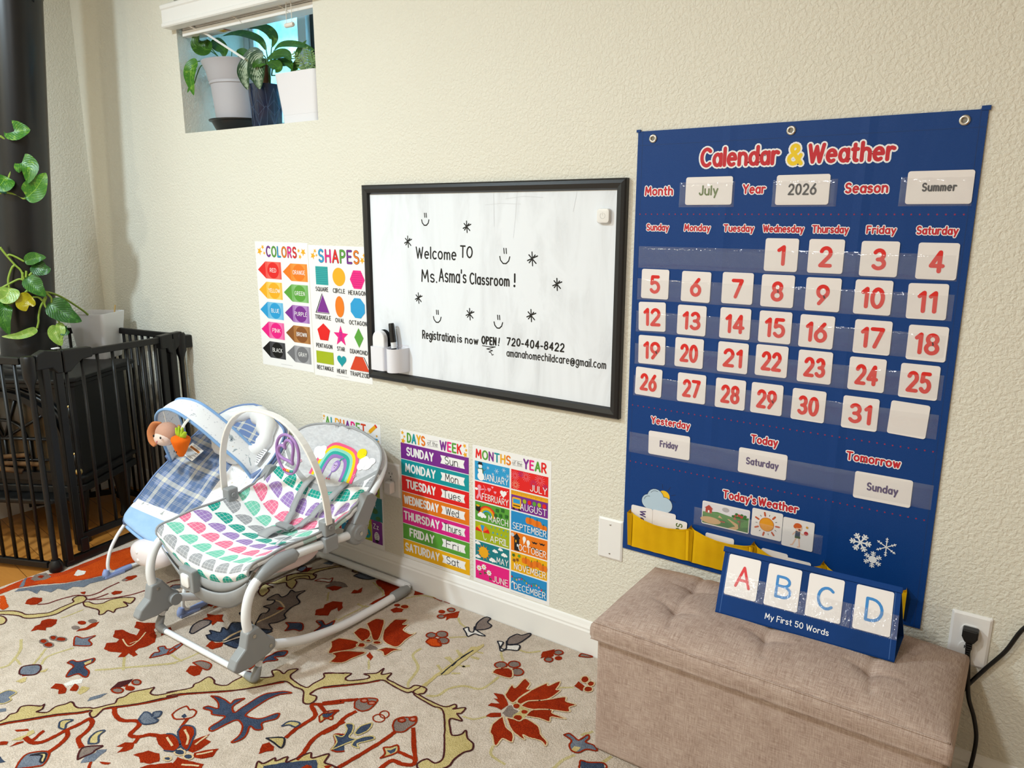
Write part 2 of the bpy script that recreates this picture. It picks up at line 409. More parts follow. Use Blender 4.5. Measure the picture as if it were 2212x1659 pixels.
PLANT_LEAVES = {
 'grey': ([
  ([(-2.615, 0.035, 1.772), (-2.639, 0.022, 1.754), (-2.632, 0.008, 1.714), (-2.595, -0.005, 1.649)], 0.045, 'h'),
  ([(-2.575, 0.09, 1.765), (-2.607, 0.085, 1.779), (-2.639, 0.08, 1.775)], 0.018, 'h'),
  ([(-2.56, 0.06, 1.812), (-2.595, 0.047, 1.821), (-2.602, 0.033, 1.845), (-2.557, 0.02, 1.87)], 0.06, 'h'),
  ([(-2.578, 0.06, 1.866), (-2.57, 0.057, 1.885), (-2.539, 0.053, 1.892), (-2.501, 0.05, 1.865)], 0.03, 'h'),
  ([(-2.599, 0.09, 1.852), (-2.561, 0.087, 1.833), (-2.525, 0.083, 1.808), (-2.521, 0.08, 1.782)], 0.042, 'h'),
  ([(-2.453, 0.12, 1.779), (-2.469, 0.12, 1.799), (-2.497, 0.12, 1.812)], 0.04, 'h'),
  ([(-2.509, 0.1, 1.765), (-2.47, 0.1, 1.766), (-2.427, 0.1, 1.758)], 0.016, 'h'),
  ([(-2.614, 0.01, 1.692), (-2.624, 0.0, 1.678), (-2.625, -0.01, 1.659)], 0.01, 'h'),
 ], [
  [(-2.671, 0.12, 1.772), (-2.637, 0.077, 1.781), (-2.615, 0.035, 1.772)],
  [(-2.562, 0.12, 1.771), (-2.562, 0.09, 1.788), (-2.56, 0.06, 1.812)],
  [(-2.562, 0.12, 1.771), (-2.597, 0.095, 1.807), (-2.605, 0.07, 1.818)],
  [(-2.552, 0.12, 1.77), (-2.534, 0.12, 1.789), (-2.527, 0.12, 1.809)],
  [(-2.552, 0.12, 1.768), (-2.547, 0.1, 1.785), (-2.521, 0.08, 1.782)],
  [(-2.671, 0.12, 1.772), (-2.649, 0.07, 1.765), (-2.624, 0.02, 1.695)],
 ]),
 'navy': ([
  ([(-2.333, 0.12, 1.793), (-2.355, 0.115, 1.827), (-2.415, 0.11, 1.853), (-2.484, 0.105, 1.865), (-2.554, 0.1, 1.861)], 0.032, 'l'),
  ([(-2.302, 0.12, 1.8), (-2.28, 0.115, 1.824), (-2.3, 0.11, 1.852), (-2.346, 0.105, 1.869), (-2.4, 0.1, 1.867)], 0.04, 'l'),
  ([(-2.29, 0.12, 1.788), (-2.245, 0.113, 1.8), (-2.171, 0.105, 1.793), (-2.096, 0.097, 1.773), (-2.044, 0.09, 1.753)], 0.03, 'l'),
  ([(-2.323, 0.09, 1.776), (-2.349, 0.075, 1.776), (-2.38, 0.06, 1.733), (-2.364, 0.045, 1.694), (-2.33, 0.03, 1.65)], 0.055, 'v'),
  ([(-2.297, 0.08, 1.766), (-2.311, 0.066, 1.76), (-2.307, 0.052, 1.717), (-2.283, 0.039, 1.683), (-2.258, 0.025, 1.645)], 0.065, 'v'),
  ([(-2.293, 0.09, 1.756), (-2.226, 0.08, 1.763), (-2.166, 0.07, 1.753), (-2.131, 0.06, 1.725)], 0.045, 'l'),
  ([(-2.277, 0.08, 1.741), (-2.293, 0.068, 1.742), (-2.311, 0.057, 1.734), (-2.315, 0.045, 1.72)], 0.04, 'l'),
  ([(-2.277, 0.08, 1.742), (-2.23, 0.07, 1.73), (-2.201, 0.06, 1.71), (-2.203, 0.05, 1.695)], 0.045, 'l'),
  ([(-2.266, 0.1, 1.747), (-2.218, 0.093, 1.739), (-2.176, 0.087, 1.727), (-2.153, 0.08, 1.703)], 0.04, 'l'),
  ([(-2.185, 0.12, 1.749), (-2.158, 0.113, 1.767), (-2.128, 0.107, 1.78), (-2.096, 0.1, 1.794)], 0.035, 'l'),
  ([(-2.186, 0.1, 1.704), (-2.164, 0.1, 1.717), (-2.145, 0.1, 1.734), (-2.136, 0.1, 1.741)], 0.035, 'l'),
 ], [
  [(-2.313, 0.11, 1.679), (-2.318, 0.113, 1.718), (-2.323, 0.117, 1.758), (-2.333, 0.12, 1.793)],
  [(-2.309, 0.11, 1.678), (-2.311, 0.115, 1.735), (-2.302, 0.12, 1.8)],
  [(-2.311, 0.11, 1.678), (-2.309, 0.115, 1.74), (-2.29, 0.12, 1.788)],
  [(-2.31, 0.11, 1.706), (-2.306, 0.1, 1.754), (-2.323, 0.09, 1.776)],
  [(-2.313, 0.11, 1.706), (-2.296, 0.095, 1.746), (-2.297, 0.08, 1.766)],
  [(-2.299, 0.11, 1.705), (-2.287, 0.113, 1.751), (-2.277, 0.117, 1.759), (-2.185, 0.12, 1.749)],
  [(-2.299, 0.11, 1.705), (-2.206, 0.105, 1.695), (-2.186, 0.1, 1.704)],
 ]),
}
FERN = [
  [(-2.052, 0.06, 1.674), (-2.062, 0.05, 1.71), (-2.069, 0.04, 1.729), (-2.084, 0.03, 1.745)],
  [(-2.093, 0.11, 1.685), (-2.095, 0.103, 1.727), (-2.093, 0.097, 1.751), (-2.092, 0.09, 1.771)],
  [(-2.074, 0.1, 1.682), (-2.063, 0.093, 1.717), (-2.058, 0.087, 1.736), (-2.057, 0.08, 1.755)],
  [(-2.063, 0.08, 1.676), (-2.079, 0.07, 1.696), (-2.092, 0.06, 1.689), (-2.098, 0.05, 1.677)],
  [(-2.047, 0.08, 1.674), (-2.046, 0.07, 1.696), (-2.058, 0.06, 1.701), (-2.071, 0.05, 1.7)],
  [(-2.057, 0.1, 1.678), (-2.056, 0.097, 1.706), (-2.054, 0.093, 1.726), (-2.049, 0.09, 1.743)],
]
POTHOS_LEAVES = [
  ([(-3.002, -0.478, 1.509), (-2.974, -0.46, 1.51), (-2.955, -0.439, 1.513), (-2.947, -0.417, 1.514)], 0.055),
  ([(-2.99, -0.456, 1.412), (-2.965, -0.443, 1.4), (-2.952, -0.434, 1.382), (-2.961, -0.442, 1.333)], 0.06),
  ([(-2.986, -0.447, 1.282), (-2.957, -0.429, 1.309), (-2.941, -0.412, 1.337), (-2.933, -0.39, 1.37)], 0.06),
  ([(-3.009, -0.49, 1.357), (-2.994, -0.516, 1.331), (-3.007, -0.53, 1.313)], 0.06),
  ([(-2.999, -0.471, 1.061), (-2.972, -0.456, 1.073), (-2.956, -0.441, 1.076), (-2.948, -0.419, 1.076)], 0.035),
  ([(-2.989, -0.452, 1.049), (-2.964, -0.442, 1.04), (-2.948, -0.427, 1.034), (-2.944, -0.41, 1.035)], 0.045),
  ([(-2.999, -0.473, 1.005), (-2.977, -0.465, 0.987), (-2.963, -0.454, 0.963), (-2.956, -0.433, 0.936)], 0.05),
  ([(-3.025, -0.521, 0.971), (-3.013, -0.534, 0.954), (-3.014, -0.549, 0.938), (-3.024, -0.562, 0.929)], 0.06),
  ([(-2.994, -0.462, 0.933), (-2.987, -0.485, 0.925), (-2.987, -0.499, 0.908), (-2.987, -0.493, 0.886)], 0.05),
  ([(-2.973, -0.423, 0.907), (-2.944, -0.404, 0.89), (-2.924, -0.381, 0.864), (-2.907, -0.342, 0.838)], 0.065),
  ([(-3.031, -0.532, 0.914), (-3.022, -0.551, 0.896), (-3.017, -0.556, 0.854), (-3.016, -0.546, 0.804)], 0.045),
  ([(-2.994, -0.462, 0.818), (-2.991, -0.493, 0.807), (-3.003, -0.528, 0.798), (-3.027, -0.567, 0.799)], 0.025),
  ([(-2.962, -0.403, 0.823), (-2.952, -0.419, 0.804), (-2.943, -0.417, 0.777), (-2.941, -0.407, 0.752)], 0.04),
  ([(-2.959, -0.397, 0.823), (-2.94, -0.397, 0.809), (-2.93, -0.391, 0.803), (-2.928, -0.38, 0.802)], 0.03),
  ([(-2.96, -0.399, 0.836), (-2.943, -0.403, 0.816), (-2.938, -0.406, 0.795), (-2.943, -0.41, 0.776)], 0.025),
]
POTHOS_STEMS = [
  [(-3.005, -0.474, 1.623), (-2.999, -0.463, 1.598), (-2.992, -0.451, 1.564), (-2.99, -0.447, 1.538), (-2.995, -0.456, 1.475), (-3.0, -0.466, 1.4), (-3.011, -0.486, 1.339), (-3.024, -0.509, 1.296)],
  [(-2.99, -0.446, 1.538), (-2.999, -0.463, 1.534), (-3.006, -0.476, 1.518), (-3.006, -0.476, 1.509)],
  [(-3.012, -0.488, 1.491), (-3.003, -0.472, 1.477), (-2.997, -0.46, 1.46)],
  [(-3.001, -0.468, 1.403), (-2.994, -0.454, 1.412)],
  [(-3.019, -0.502, 1.304), (-3.005, -0.474, 1.297), (-2.993, -0.452, 1.282), (-2.989, -0.445, 1.282)],
  [(-3.034, -0.529, 1.113), (-3.025, -0.513, 1.08), (-3.016, -0.496, 1.05), (-3.009, -0.482, 1.029), (-3.006, -0.477, 0.996), (-3.0, -0.466, 0.965)],
  [(-3.025, -0.512, 1.083), (-3.021, -0.505, 1.086), (-3.012, -0.488, 1.076), (-3.002, -0.47, 1.061)],
  [(-3.016, -0.496, 1.05), (-3.022, -0.506, 1.038), (-3.029, -0.519, 1.0), (-3.029, -0.52, 0.97)],
  [(-3.042, -0.545, 0.966), (-3.027, -0.516, 0.985), (-3.013, -0.49, 0.999), (-3.006, -0.477, 0.993)],
  [(-3.007, -0.478, 1.023), (-3.009, -0.482, 0.996)],
  [(-2.998, -0.462, 1.01), (-2.991, -0.448, 1.028)],
  [(-3.003, -0.471, 1.004), (-3.001, -0.468, 1.028)],
  [(-3.0, -0.466, 0.965), (-3.014, -0.492, 0.936), (-3.03, -0.521, 0.913), (-3.035, -0.53, 0.914)],
  [(-2.978, -0.423, 0.934), (-2.982, -0.432, 0.918), (-2.989, -0.444, 0.891), (-2.993, -0.451, 0.86), (-2.994, -0.453, 0.842), (-2.997, -0.46, 0.818)],
  [(-2.983, -0.434, 0.918), (-2.989, -0.444, 0.931), (-2.997, -0.46, 0.933)],
  [(-2.978, -0.424, 0.948), (-2.97, -0.41, 0.929), (-2.971, -0.41, 0.91)],
  [(-2.978, -0.424, 0.929), (-2.981, -0.429, 0.899), (-2.964, -0.397, 0.841), (-2.964, -0.398, 0.823)],
]
# ------------------------------------------------------------------ the setting
XL, XR, YF, ZC = -3.406, 2.6, -4.4, 2.42          # left wall, right wall, wall behind the camera, ceiling
WX0, WX1, WZ0, WZ1 = -2.676, -1.946, 1.5225, 2.03  # window recess
def wall_mat():
    n = NM('stucco_wall', .55, .4); v = n.coord()
    a = n.noise(n.coord('Object', (1, 1, 1)), 125, 3, .5, .5); a = n.ramp(a, [(.36, (0, 0, 0)), (.62, (1, 1, 1))])
    b = n.noise(v, 420, 2, .5)
    n.bump(n.math('ADD', a, n.math('MULTIPLY', b, .35)), .40, .0034)
    return n.col(n.mix(n.noise(v, 2.5, 2), rgb('e5e1d2'), rgb('e9e5d7')))
M_WALL = wall_mat()
M_TRIM = paint('f2f0ec', .35, .5)
def box_obj(name, lo, hi, mat, parent=None, bevel=0, kind=None):
    mb = MB(); mb.box(lo, hi, mat); o = mb.build(name, parent, bevel=bevel, smooth=False)
    if kind: o['kind'] = kind
    return o
mb = MB()
T = .34
mb.box((XL-T, 0, -.1), (WX0, T, ZC+.1), M_WALL); mb.box((WX1, 0, -.1), (XR+T, T, ZC+.1), M_WALL)
mb.box((WX0, 0, -.1), (WX1, T, WZ0), M_WALL); mb.box((WX0, 0, WZ1), (WX1, T, ZC+.1), M_WALL)
tag(mb.build('wall_back'), kind='structure')
box_obj('wall_left', (XL-.12, YF, -.1), (XL, 0, ZC+.1), M_WALL, kind='structure')
box_obj('wall_right', (XR, YF, -.1), (XR+.12, 0, ZC+.1), M_WALL, kind='structure')
box_obj('wall_front', (XL-.12, YF-.12, -.1), (XR+.12, YF, ZC+.1), M_WALL, kind='structure')
box_obj('ceiling', (XL-.12, YF-.12, ZC), (XR+.12, T, ZC+.1), paint('f3f0e8', .9, .2), kind='structure')
def floor_mat():
    n = NM('oak_planks', .35, .45); v = n.coord('Object', (1, 1, 1))
    br = n.n('ShaderNodeTexBrick'); br.offset = .37; n.put(br.inputs['Vector'], n.coord('Object', (1, 1, 1), (0, 0, R(8))))
    br.inputs['Scale'].default_value = 1; br.inputs['Brick Width'].default_value = 1.1; br.inputs['Row Height'].default_value = .083
    br.inputs['Mortar Size'].default_value = .0012; br.inputs['Color1'].default_value = rgb('c98a45'); br.inputs['Color2'].default_value = rgb('b6772f'); br.inputs['Mortar'].default_value = rgb('5c3514')
    g = n.noise(n.coord('Object', (3, 60, 1), (0, 0, R(8))), 2.2, 4, .6, 1.2)
    n.bump(g, .08, .001)
    return n.col(n.mix(n.math('MULTIPLY', g, .55), br.outputs[0], rgb('8d571f')))
box_obj('floor', (XL-.12, YF-.12, -.1), (XR+.12, .0, 0), floor_mat(), kind='structure')
BB = [(0, 0), (.014, 0), (.014, .078), (.0115, .083), (.0115, .088), (.008, .095), (.0045, .104), (0, .107)]
mb = MB(); mb.prism([(-p, z) for p, z in BB], XR-XL, M_TRIM, Matrix(((0, 0, 1, XL), (1, 0, 0, 0), (0, 1, 0, 0), (0, 0, 0, 1))))
tag(mb.build('baseboard_back'), kind='structure')
mb = MB(); mb.prism([(p, z) for p, z in BB], -YF-.014, M_TRIM, Matrix(((1, 0, 0, XL), (0, 0, -1, -.014), (0, 1, 0, 0), (0, 0, 0, 1))))
tag(mb.build('baseboard_left'), kind='structure')
# ------------------------------------------------------------------ window, its well outside, its blind
M_VINYL = paint('dfe3e4', .4, .5); M_DARK = paint('20262a', .5, .4)
win = empty('window_1', ((WX0+WX1)/2, .31, WZ0)); win['kind'] = 'structure'
def at(p, name, mb, **k):
    """link mb as a child of an Empty-based thing, keeping world coordinates"""
    o = mb.build(name, None, **k); o.parent = p; o.matrix_parent_inverse = p.matrix_world.inverted() if False else Matrix.LocRotScale(p.location, p.rotation_euler, None).inverted()
    return o
def leafm(c1, c2, var=None, rough=.35):
    k = ('leaf', c1, c2)
    if k not in MATS:
        n = NM('leaf', rough, .45); v = n.coord('UV'); u = n.sep(v)
        rib = n.math('LESS_THAN', n.math('ABSOLUTE', n.math('SUBTRACT', u[0], .5)), .012)
        nz = n.noise(n.coord('Object'), 60, 3, .6, 1.0)
        c = n.mix(n.ramp(nz, [(.52, (0, 0, 0)), (.74, (1, 1, 1))]), rgb(c1), rgb(c2))
        n.b.inputs['Subsurface Weight'].default_value = 0
        side = n.math('ABSOLUTE', n.math('SUBTRACT', u[0], .5))
        vein = n.math('SINE', n.math('MULTIPLY', n.math('SUBTRACT', u[1], n.math('MULTIPLY', side, .8)), 60))
        n.bump(n.math('ADD', n.math('MULTIPLY', vein, .3), nz), .25, .002)
        MATS[k] = n.col(n.mix(rib, c, rgb(c2)))
    return MATS[k]
def silverleaf():
    if 'silver' not in MATS:
        n = NM('leaf', .4, .4); u = n.sep(n.coord('UV'))
        side = n.math('ABSOLUTE', n.math('SUBTRACT', u[0], .5))
        w = n.math('SINE', n.math('MULTIPLY', n.math('SUBTRACT', u[1], n.math('MULTIPLY', side, 1.1)), 48))
        nz = n.noise(n.coord('Object'), 70, 3)
        f = n.math('ADD', n.math('MULTIPLY', w, .16), n.math('ADD', nz, n.math('MULTIPLY', side, -1.0)))
        edge = n.math('GREATER_THAN', side, .40)
        c = n.mix(n.ramp(f, [(.20, (0, 0, 0)), (.40, (1, 1, 1))]), rgb('2c4a2c'), rgb('a9b79a'))
        MATS['silver'] = n.col(n.mix(edge, c, rgb('2c4a2c')))
    return MATS['silver']
def leaf_mesh(pts, wd, mat, kind='h', face=(.45, -.8, .4)):
    """leaf blade along a spine; kind h heart, l lance, v broad oval"""
    sp, _ = spline([Vector(p) for p in pts], 8); n = len(sp)-1
    face = Vector(face).normalized(); mb = MB()
    prof = {'h': lambda t: (math.sqrt(max(0, 1-((.32-t)/.32)**2)) if t < .32 else math.cos((t-.32)/.68*math.pi/2)**.85), 'l': lambda t: math.sin(math.pi*min(1, t*1.0+.03))**.8*(1-.25*t), 'v': lambda t: math.sin(math.pi*(t**.8))**.75}[kind]
    def f(u, v):
        i = min(int(v*n), n-1); p = sp[i].lerp(sp[i+1], v*n-i); d = (sp[i+1]-sp[i]).normalized()
        sd = d.cross(face)
        if sd.length < .05: sd = d.orthogonal()
        sd.normalize(); nn = sd.cross(d); a = (u-.5)*2
        w = wd*.5*max(.0, prof(v)) if 0 < v < 1 else wd*.02
        return p+sd*(a*w)-nn*(.28*w*(1-abs(a)))*1.0+nn*(.06*w*math.sin(v*9+a))
    mb.grid(f, 6, n, mat)
    return mb
for nm, lo, hi in (('frame', None, None),):
    mb = MB(); y0, y1 = .285, .34; z0 = WZ0; z1 = WZ1
    fw = .03
    mb.box((WX0, y0, z0), (WX0+fw, y1, z1), M_VINYL); mb.box((WX1-fw, y0, z0), (WX1, y1, z1), M_VINYL)
    mb.box((WX0+fw, y0, z0), (WX1-fw, y1, z0+fw), M_VINYL); mb.box((WX0+fw, y0, z1-fw), (WX1-fw, y1, z1), M_VINYL)
    at(win, 'frame', mb, bevel=.003)
def sash(x0, x1, y, stile, mat):
    mb = MB(); a, b = WZ0+.03, WZ1-.03; s2 = .024
    mb.box((x0, y-.012, a), (x0+s2, y+.012, b), mat); mb.box((x1-stile, y-.012, a), (x1, y+.012, b), mat)
    mb.box((x0+s2, y-.012, a), (x1-stile, y+.012, a+s2), mat); mb.box((x0+s2, y-.012, b-s2), (x1-stile, y+.012, b), mat)
    s = at(win, 'sash', mb, bevel=.002)
    n = MATS.get('glass')
    if not n:
        g = NM('window_glass', .02); t = g.t; tr = g.n('ShaderNodeBsdfTransparent'); gl = g.n('ShaderNodeBsdfGlossy'); mx = g.n('ShaderNodeMixShader')
        tr.inputs[0].default_value = (.80, .95, 1, 1); gl.inputs['Roughness'].default_value = .03; mx.inputs[0].default_value = .06
        t.links.new(tr.outputs[0], mx.inputs[1]); t.links.new(gl.outputs[0], mx.inputs[2]); t.links.new(mx.outputs[0], t.nodes['Material Output'].inputs[0])
        n = MATS['glass'] = g.m
    mb = MB(); mb.box((x0+s2, y-.003, a+s2), (x1-stile, y+.003, b-s2), n)
    p = mb.build('pane', s); p.matrix_parent_inverse = Matrix()
    p.parent = s; p.matrix_parent_inverse = s.matrix_parent_inverse.inverted() @ Matrix.Translation(-Vector(win.location)) if False else Matrix()
    return s
sash(WX0+.03, -2.318, .302, .046, M_VINYL); sash(-2.318, WX1-.03, .322, .03, M_DARK)
for s_ in [c for c in children(win) if c.name.startswith('sash')]:
    for p_ in children(s_): p_.matrix_parent_inverse = Matrix()
# window well seen through the pane
n = NM('well_panel', .6, .3); v = n.coord(); nz = n.noise(v, 9, 4, .65)
n.bump(n.wave(n.coord('Object', (1, 1, 1)), 2.2, .4, 'Z'), .6, .03)
M_WELL = n.col(n.mix(n.ramp(nz, [(.35, (0, 0, 0)), (.7, (1, 1, 1))]), rgb('8fb4c0'), rgb('dfeef0')))
mb = MB()
def wf(u, v):
    a = R(180*u); return V(-2.3-.75*math.cos(a), .36+.62*math.sin(a)+.012*math.sin(v*38), .9+1.55*v)
mb.grid(wf, 24, 60, M_WELL)
mb.box((-3.1, .34, .85), (-1.5, 1.05, .9), paint('9aa5a0', .9))
tag(mb.build('trim_1', smooth=True), kind='structure')
# blind
M_BL = paint('f4f2ef', .4, .4); M_SL = paint('e9e6e2', .5, .35)
bl = empty('window_blind', (-2.3, -.02, 1.85), 0, 'white faux wood blind drawn fully up over the high window', 'blind')
mb = MB()
vp = [(0, 1.880), (-.041, 1.880), (-.045, 1.884), (-.045, 1.893), (-.041, 1.897), (-.041, 1.938), (-.045, 1.942), (-.047, 1.952), (-.041, 1.957), (0, 1.957)]
mb.prism([(y, z) for y, z in vp], .80, M_BL, Matrix(((0, 0, 1, -2.695), (1, 0, 0, 0), (0, 1, 0, 0), (0, 0, 0, 1))))
at(bl, 'valance', mb)
mb = MB(); mb.box((-2.66, .005, 1.93), (-1.955, .06, 1.985), M_BL); at(bl, 'headrail', mb)
mb = MB()
for i in range(13):
    z = 1.877+i*.0042
    mb.box((-2.655, .012, z), (-1.958, .062, z+.0028), M_SL)
at(bl, 'slat_stack', mb)
mb = MB(); mb.box((-2.658, .010, 1.856), (-1.956, .064, 1.875), M_BL)
br_ = at(bl, 'bottom_rail', mb, bevel=.002)
mb = MB(); pr_ = Print(mb, lambda x, y, h: (x, y, 1.856-h), .0002)
pr_.rect(-2.47, .02, -2.42, .05, paint('f4e9c8')); pr_.up(); pr_.rect(-2.468, .03, -2.44, .048, paint('d9a400')); pr_.rect(-2.436, .022, -2.422, .048, paint('8e1f12'))
s_ = mb.build('warning_sticker', br_); s_['label'] = 'red and yellow warning sticker'
mb = MB(); mb.tube([(-2.625, -.005, 1.898), (-2.60, .0, 1.885), (-2.535, .03, 1.852), (-2.36, .05, 1.755)], .0042, M_BL, 6)
mb.tube([(-2.632, .0, 1.905), (-2.622, -.006, 1.896)], .006, M_BL, 6); at(bl, 'tilt_wand', mb)
mb = MB()
for x, dx in ((-2.055, .004), (-2.03, -.004)):
    mb = MB(); mb.tube([(x+dx, -.012, 1.90), (x+.001, -.014, 1.86), (x, -.014, 1.818)], .0013, paint('e6e0d4', .8), 5, smooth=4); at(bl, 'lift_cord', mb)
for x in (-2.34, -2.10):
    mb = MB(); mb.tube([(x, .0, 1.90), (x-.012, -.004, 1.885), (x+.012, .0, 1.872), (x+.03, .01, 1.856)], .0013, paint('e6e0d4', .8), 5, smooth=4); at(bl, 'ladder_string', mb)
mb = MB(); mb.lathe([(0, -.02), (.0055, -.02), (.0075, -.016), (.0075, .016), (.0055, .02), (0, .02)], plastic('ece6dd'), Matrix.Translation((-2.042, -.014, 1.812)) @ Matrix.Rotation(R(90), 4, 'Y'), 14)
at(bl, 'cord_tassel', mb, smooth=True, auto=35)
# ------------------------------------------------------------------ plants on the sill
M_SOIL = fabric('3a2a1c', '2a1d12', 300, .8)
SZ = WZ0
def stem_children(root, stems, r, mat):
    for s in stems:
        mb = MB(); mb.tube(s, [r]+[r*.8]*(len(s)-1), mat, 6, smooth=5); at(root, 'stem', mb, smooth=True)
mb = MB(); mb.lathe([(0, .004), (.086, .004), (.092, .012), (.108, .043), (.117, .046), (.118, .05), (.112, .05), (.104, .044), (.088, .014), (0, .012)], plastic('16181a', .3), None, 40)
o = mb.build('pot_saucer', smooth=True, auto=40); o.location = (-2.515, .135, SZ-.004)
tag(o, 'black plastic saucer under the big grey flower pot', 'saucer')
gp = empty('potted_pothos', (-2.515, .135, SZ+.012), 0, 'heart leaved plant in large grey flower pot on the window sill', 'plant')
mb = MB(); mb.lathe([(0, .004), (.084, .004), (.087, .002), (.102, .155), (.106, .157), (.107, .163), (.105, .166), (.109, .172), (.116, .205), (.127, .228), (.130, .233), (.127, .236), (.120, .230), (.110, .206), (.100, .170), (.098, .16)], plastic('b9b6bb', .5), Matrix.Translation((-2.515, .135, SZ+.012)), 48)
p_ = at(gp, 'pot', mb, smooth=True, auto=50)
mb = MB(); mb.lathe([(0, .222), (.117, .218)], M_SOIL, Matrix.Translation((-2.515, .135, SZ+.012)), 24); at(gp, 'soil', mb)
LG = leafm('33601a', '5c8f2c'); LG2 = leafm('24481c', '4c7a38'); LP = leafm('3f7a1e', '86b03c')
lv, st = PLANT_LEAVES['grey']
stem_children(gp, st, .0022, paint('5b8636', .5))
for pts, wd, k in lv: at(gp, 'leaf', leaf_mesh(pts, wd*1.15, LP if pts[0][0] < -2.6 else LG, 'h'), smooth=True)
vz = empty('potted_aglaonema', (-2.325, .10, SZ), 0, 'silver leaved plant in navy faceted vase between the two pots on the sill', 'plant')
n = NM('navy_glaze', .18, .5); M_NAVY = n.col(rgb('12203c'))
mb = MB(); mb.lathe([(0, 0), (.046, 0), (.049, .003), (.058, .146), (.058, .150), (.054, .150), (.053, .14)], M_NAVY, Matrix.Translation((-2.325, .10, SZ)), 40)
vs_ = at(vz, 'vase', mb, smooth=True, auto=50)
mb = MB()
def cyl(a, z, h=.0006):
    r = .049+.009*z/.15+h; return V(-2.325+r*math.cos(R(a)), .10+r*math.sin(R(a)), SZ+z)
ML = paint('5a6b86', .3)
for c in (-130, -70, -10, -190):
    for seg in (((c, .135), (c-24, .07), (c, .008), (c+24, .07), (c, .135)), ((c, .008), (c-14, .06), (c-30, .075)), ((c, .008), (c+14, .06), (c+30, .075)), ((c, .008), (c, .135)), ((c-24, .07), (c, .095), (c+24, .07)), ((c-30, .135), (c-24, .07), (c-30, .012)), ((c-14, .06), (c, .045), (c+14, .06))):
        for (a0, z0), (a1, z1) in zip(seg, seg[1:]):
            mb.tube([cyl(a0+(a1-a0)*i/6, z0+(z1-z0)*i/6) for i in range(7)], .0005, ML, 4)
f_ = mb.build('etched_facet_lines', None); f_.parent = vs_; f_.matrix_parent_inverse = (Matrix.Translation(vz.location) @ Matrix.Translation(-Vector(vz.location))).inverted()
mb = MB(); mb.lathe([(0, .142), (.0535, .142)], M_SOIL, Matrix.Translation((-2.325, .10, SZ)), 20); at(vz, 'soil', mb)
lv, st = PLANT_LEAVES['navy']
mb = MB()
for dx, dz in ((-.01, .26), (.008, .22), (.0, .24)): mb.tube([(-2.325+dx*.3, .105, SZ+.13), (-2.33+dx, .108, SZ+.19), (-2.335+dx*1.4, .112, SZ+dz)], [.007, .006, .004], paint('6b4326', .7), 8, smooth=3)
at(vz, 'stalk', mb, smooth=True)
stem_children(vz, st, .0024, paint('3f6a35', .5))
for pts, wd, k in lv: at(vz, 'leaf', leaf_mesh(pts, wd, silverleaf() if k == 'v' else (LG2 if k == 'l' and pts[0][2] > 1.8 else LG), k if k != 'v' else 'v'), smooth=True)
pf = empty('potted_fern', (-2.085, .115, SZ), 0, 'fern in white square planter at right end of the window sill', 'plant')
mb = MB()
def sq(hw, r=.02): return rr(-hw, -hw*.85, hw, hw*.85, r, 4)
def loft(mb, rings, mat, M, cap0=True, cap1=True):
    n = len(rings[0][0]); vs = []
    for poly, z in rings: vs += [M @ V(x, y, z) for x, y in poly]
    fs = [(i*n+k, i*n+(k+1) % n, (i+1)*n+(k+1) % n, (i+1)*n+k) for i in range(len(rings)-1) for k in range(n)]
    if cap0: fs.append(tuple(range(n))[::-1])
    if cap1: fs.append(tuple((len(rings)-1)*n+k for k in range(n)))
    mb.add(vs, fs, mat)
PM = Matrix.Translation((-2.085, .115, SZ))
loft(mb, [(sq(.088), 0), (sq(.090), .030), (sq(.0893), .0305), (sq(.0893), .0315), (sq(.0902), .032), (sq(.104), .160), (sq(.104), .163), (sq(.100), .163), (sq(.094), .12)], plastic('ebe7ea', .35), PM)
at(pf, 'pot', mb, bevel=0, smooth=True, auto=40)
mb = MB(); mb.rr = None; loft(mb, [(sq(.097), .150)], M_SOIL, PM, False, True); at(pf, 'soil', mb)
MF = leafm('7f9f5e', 'a9c084')
for fr in FERN:
    sp, _ = spline([Vector(p) for p in fr], 6); mb = MB(); mb.tube(sp, .0011, paint('5f7c3f', .6), 5)
    for i in range(2, len(sp)-1, 2):
        d = (sp[i+1]-sp[i]).normalized(); t = i/len(sp); L = .024*(1-t)**.7+.005
        for sgn in (-1, 1):
            q = (d*.55+d.cross(V(.4, -.8, .4)).normalized()*sgn).normalized()
            a = sp[i]; b = a+q*L+V(0, -.002, -.003); sd = d*.0030
            mb.add([a-sd*.6, a+sd*.6, a.lerp(b, .6)+sd, b, a.lerp(b, .6)-sd], [(0, 1, 2, 3, 4)], MF, [(.5, 0), (.5, .1), (.8, .6), (.5, 1), (.2, .6)])
    at(pf, 'frond', mb)
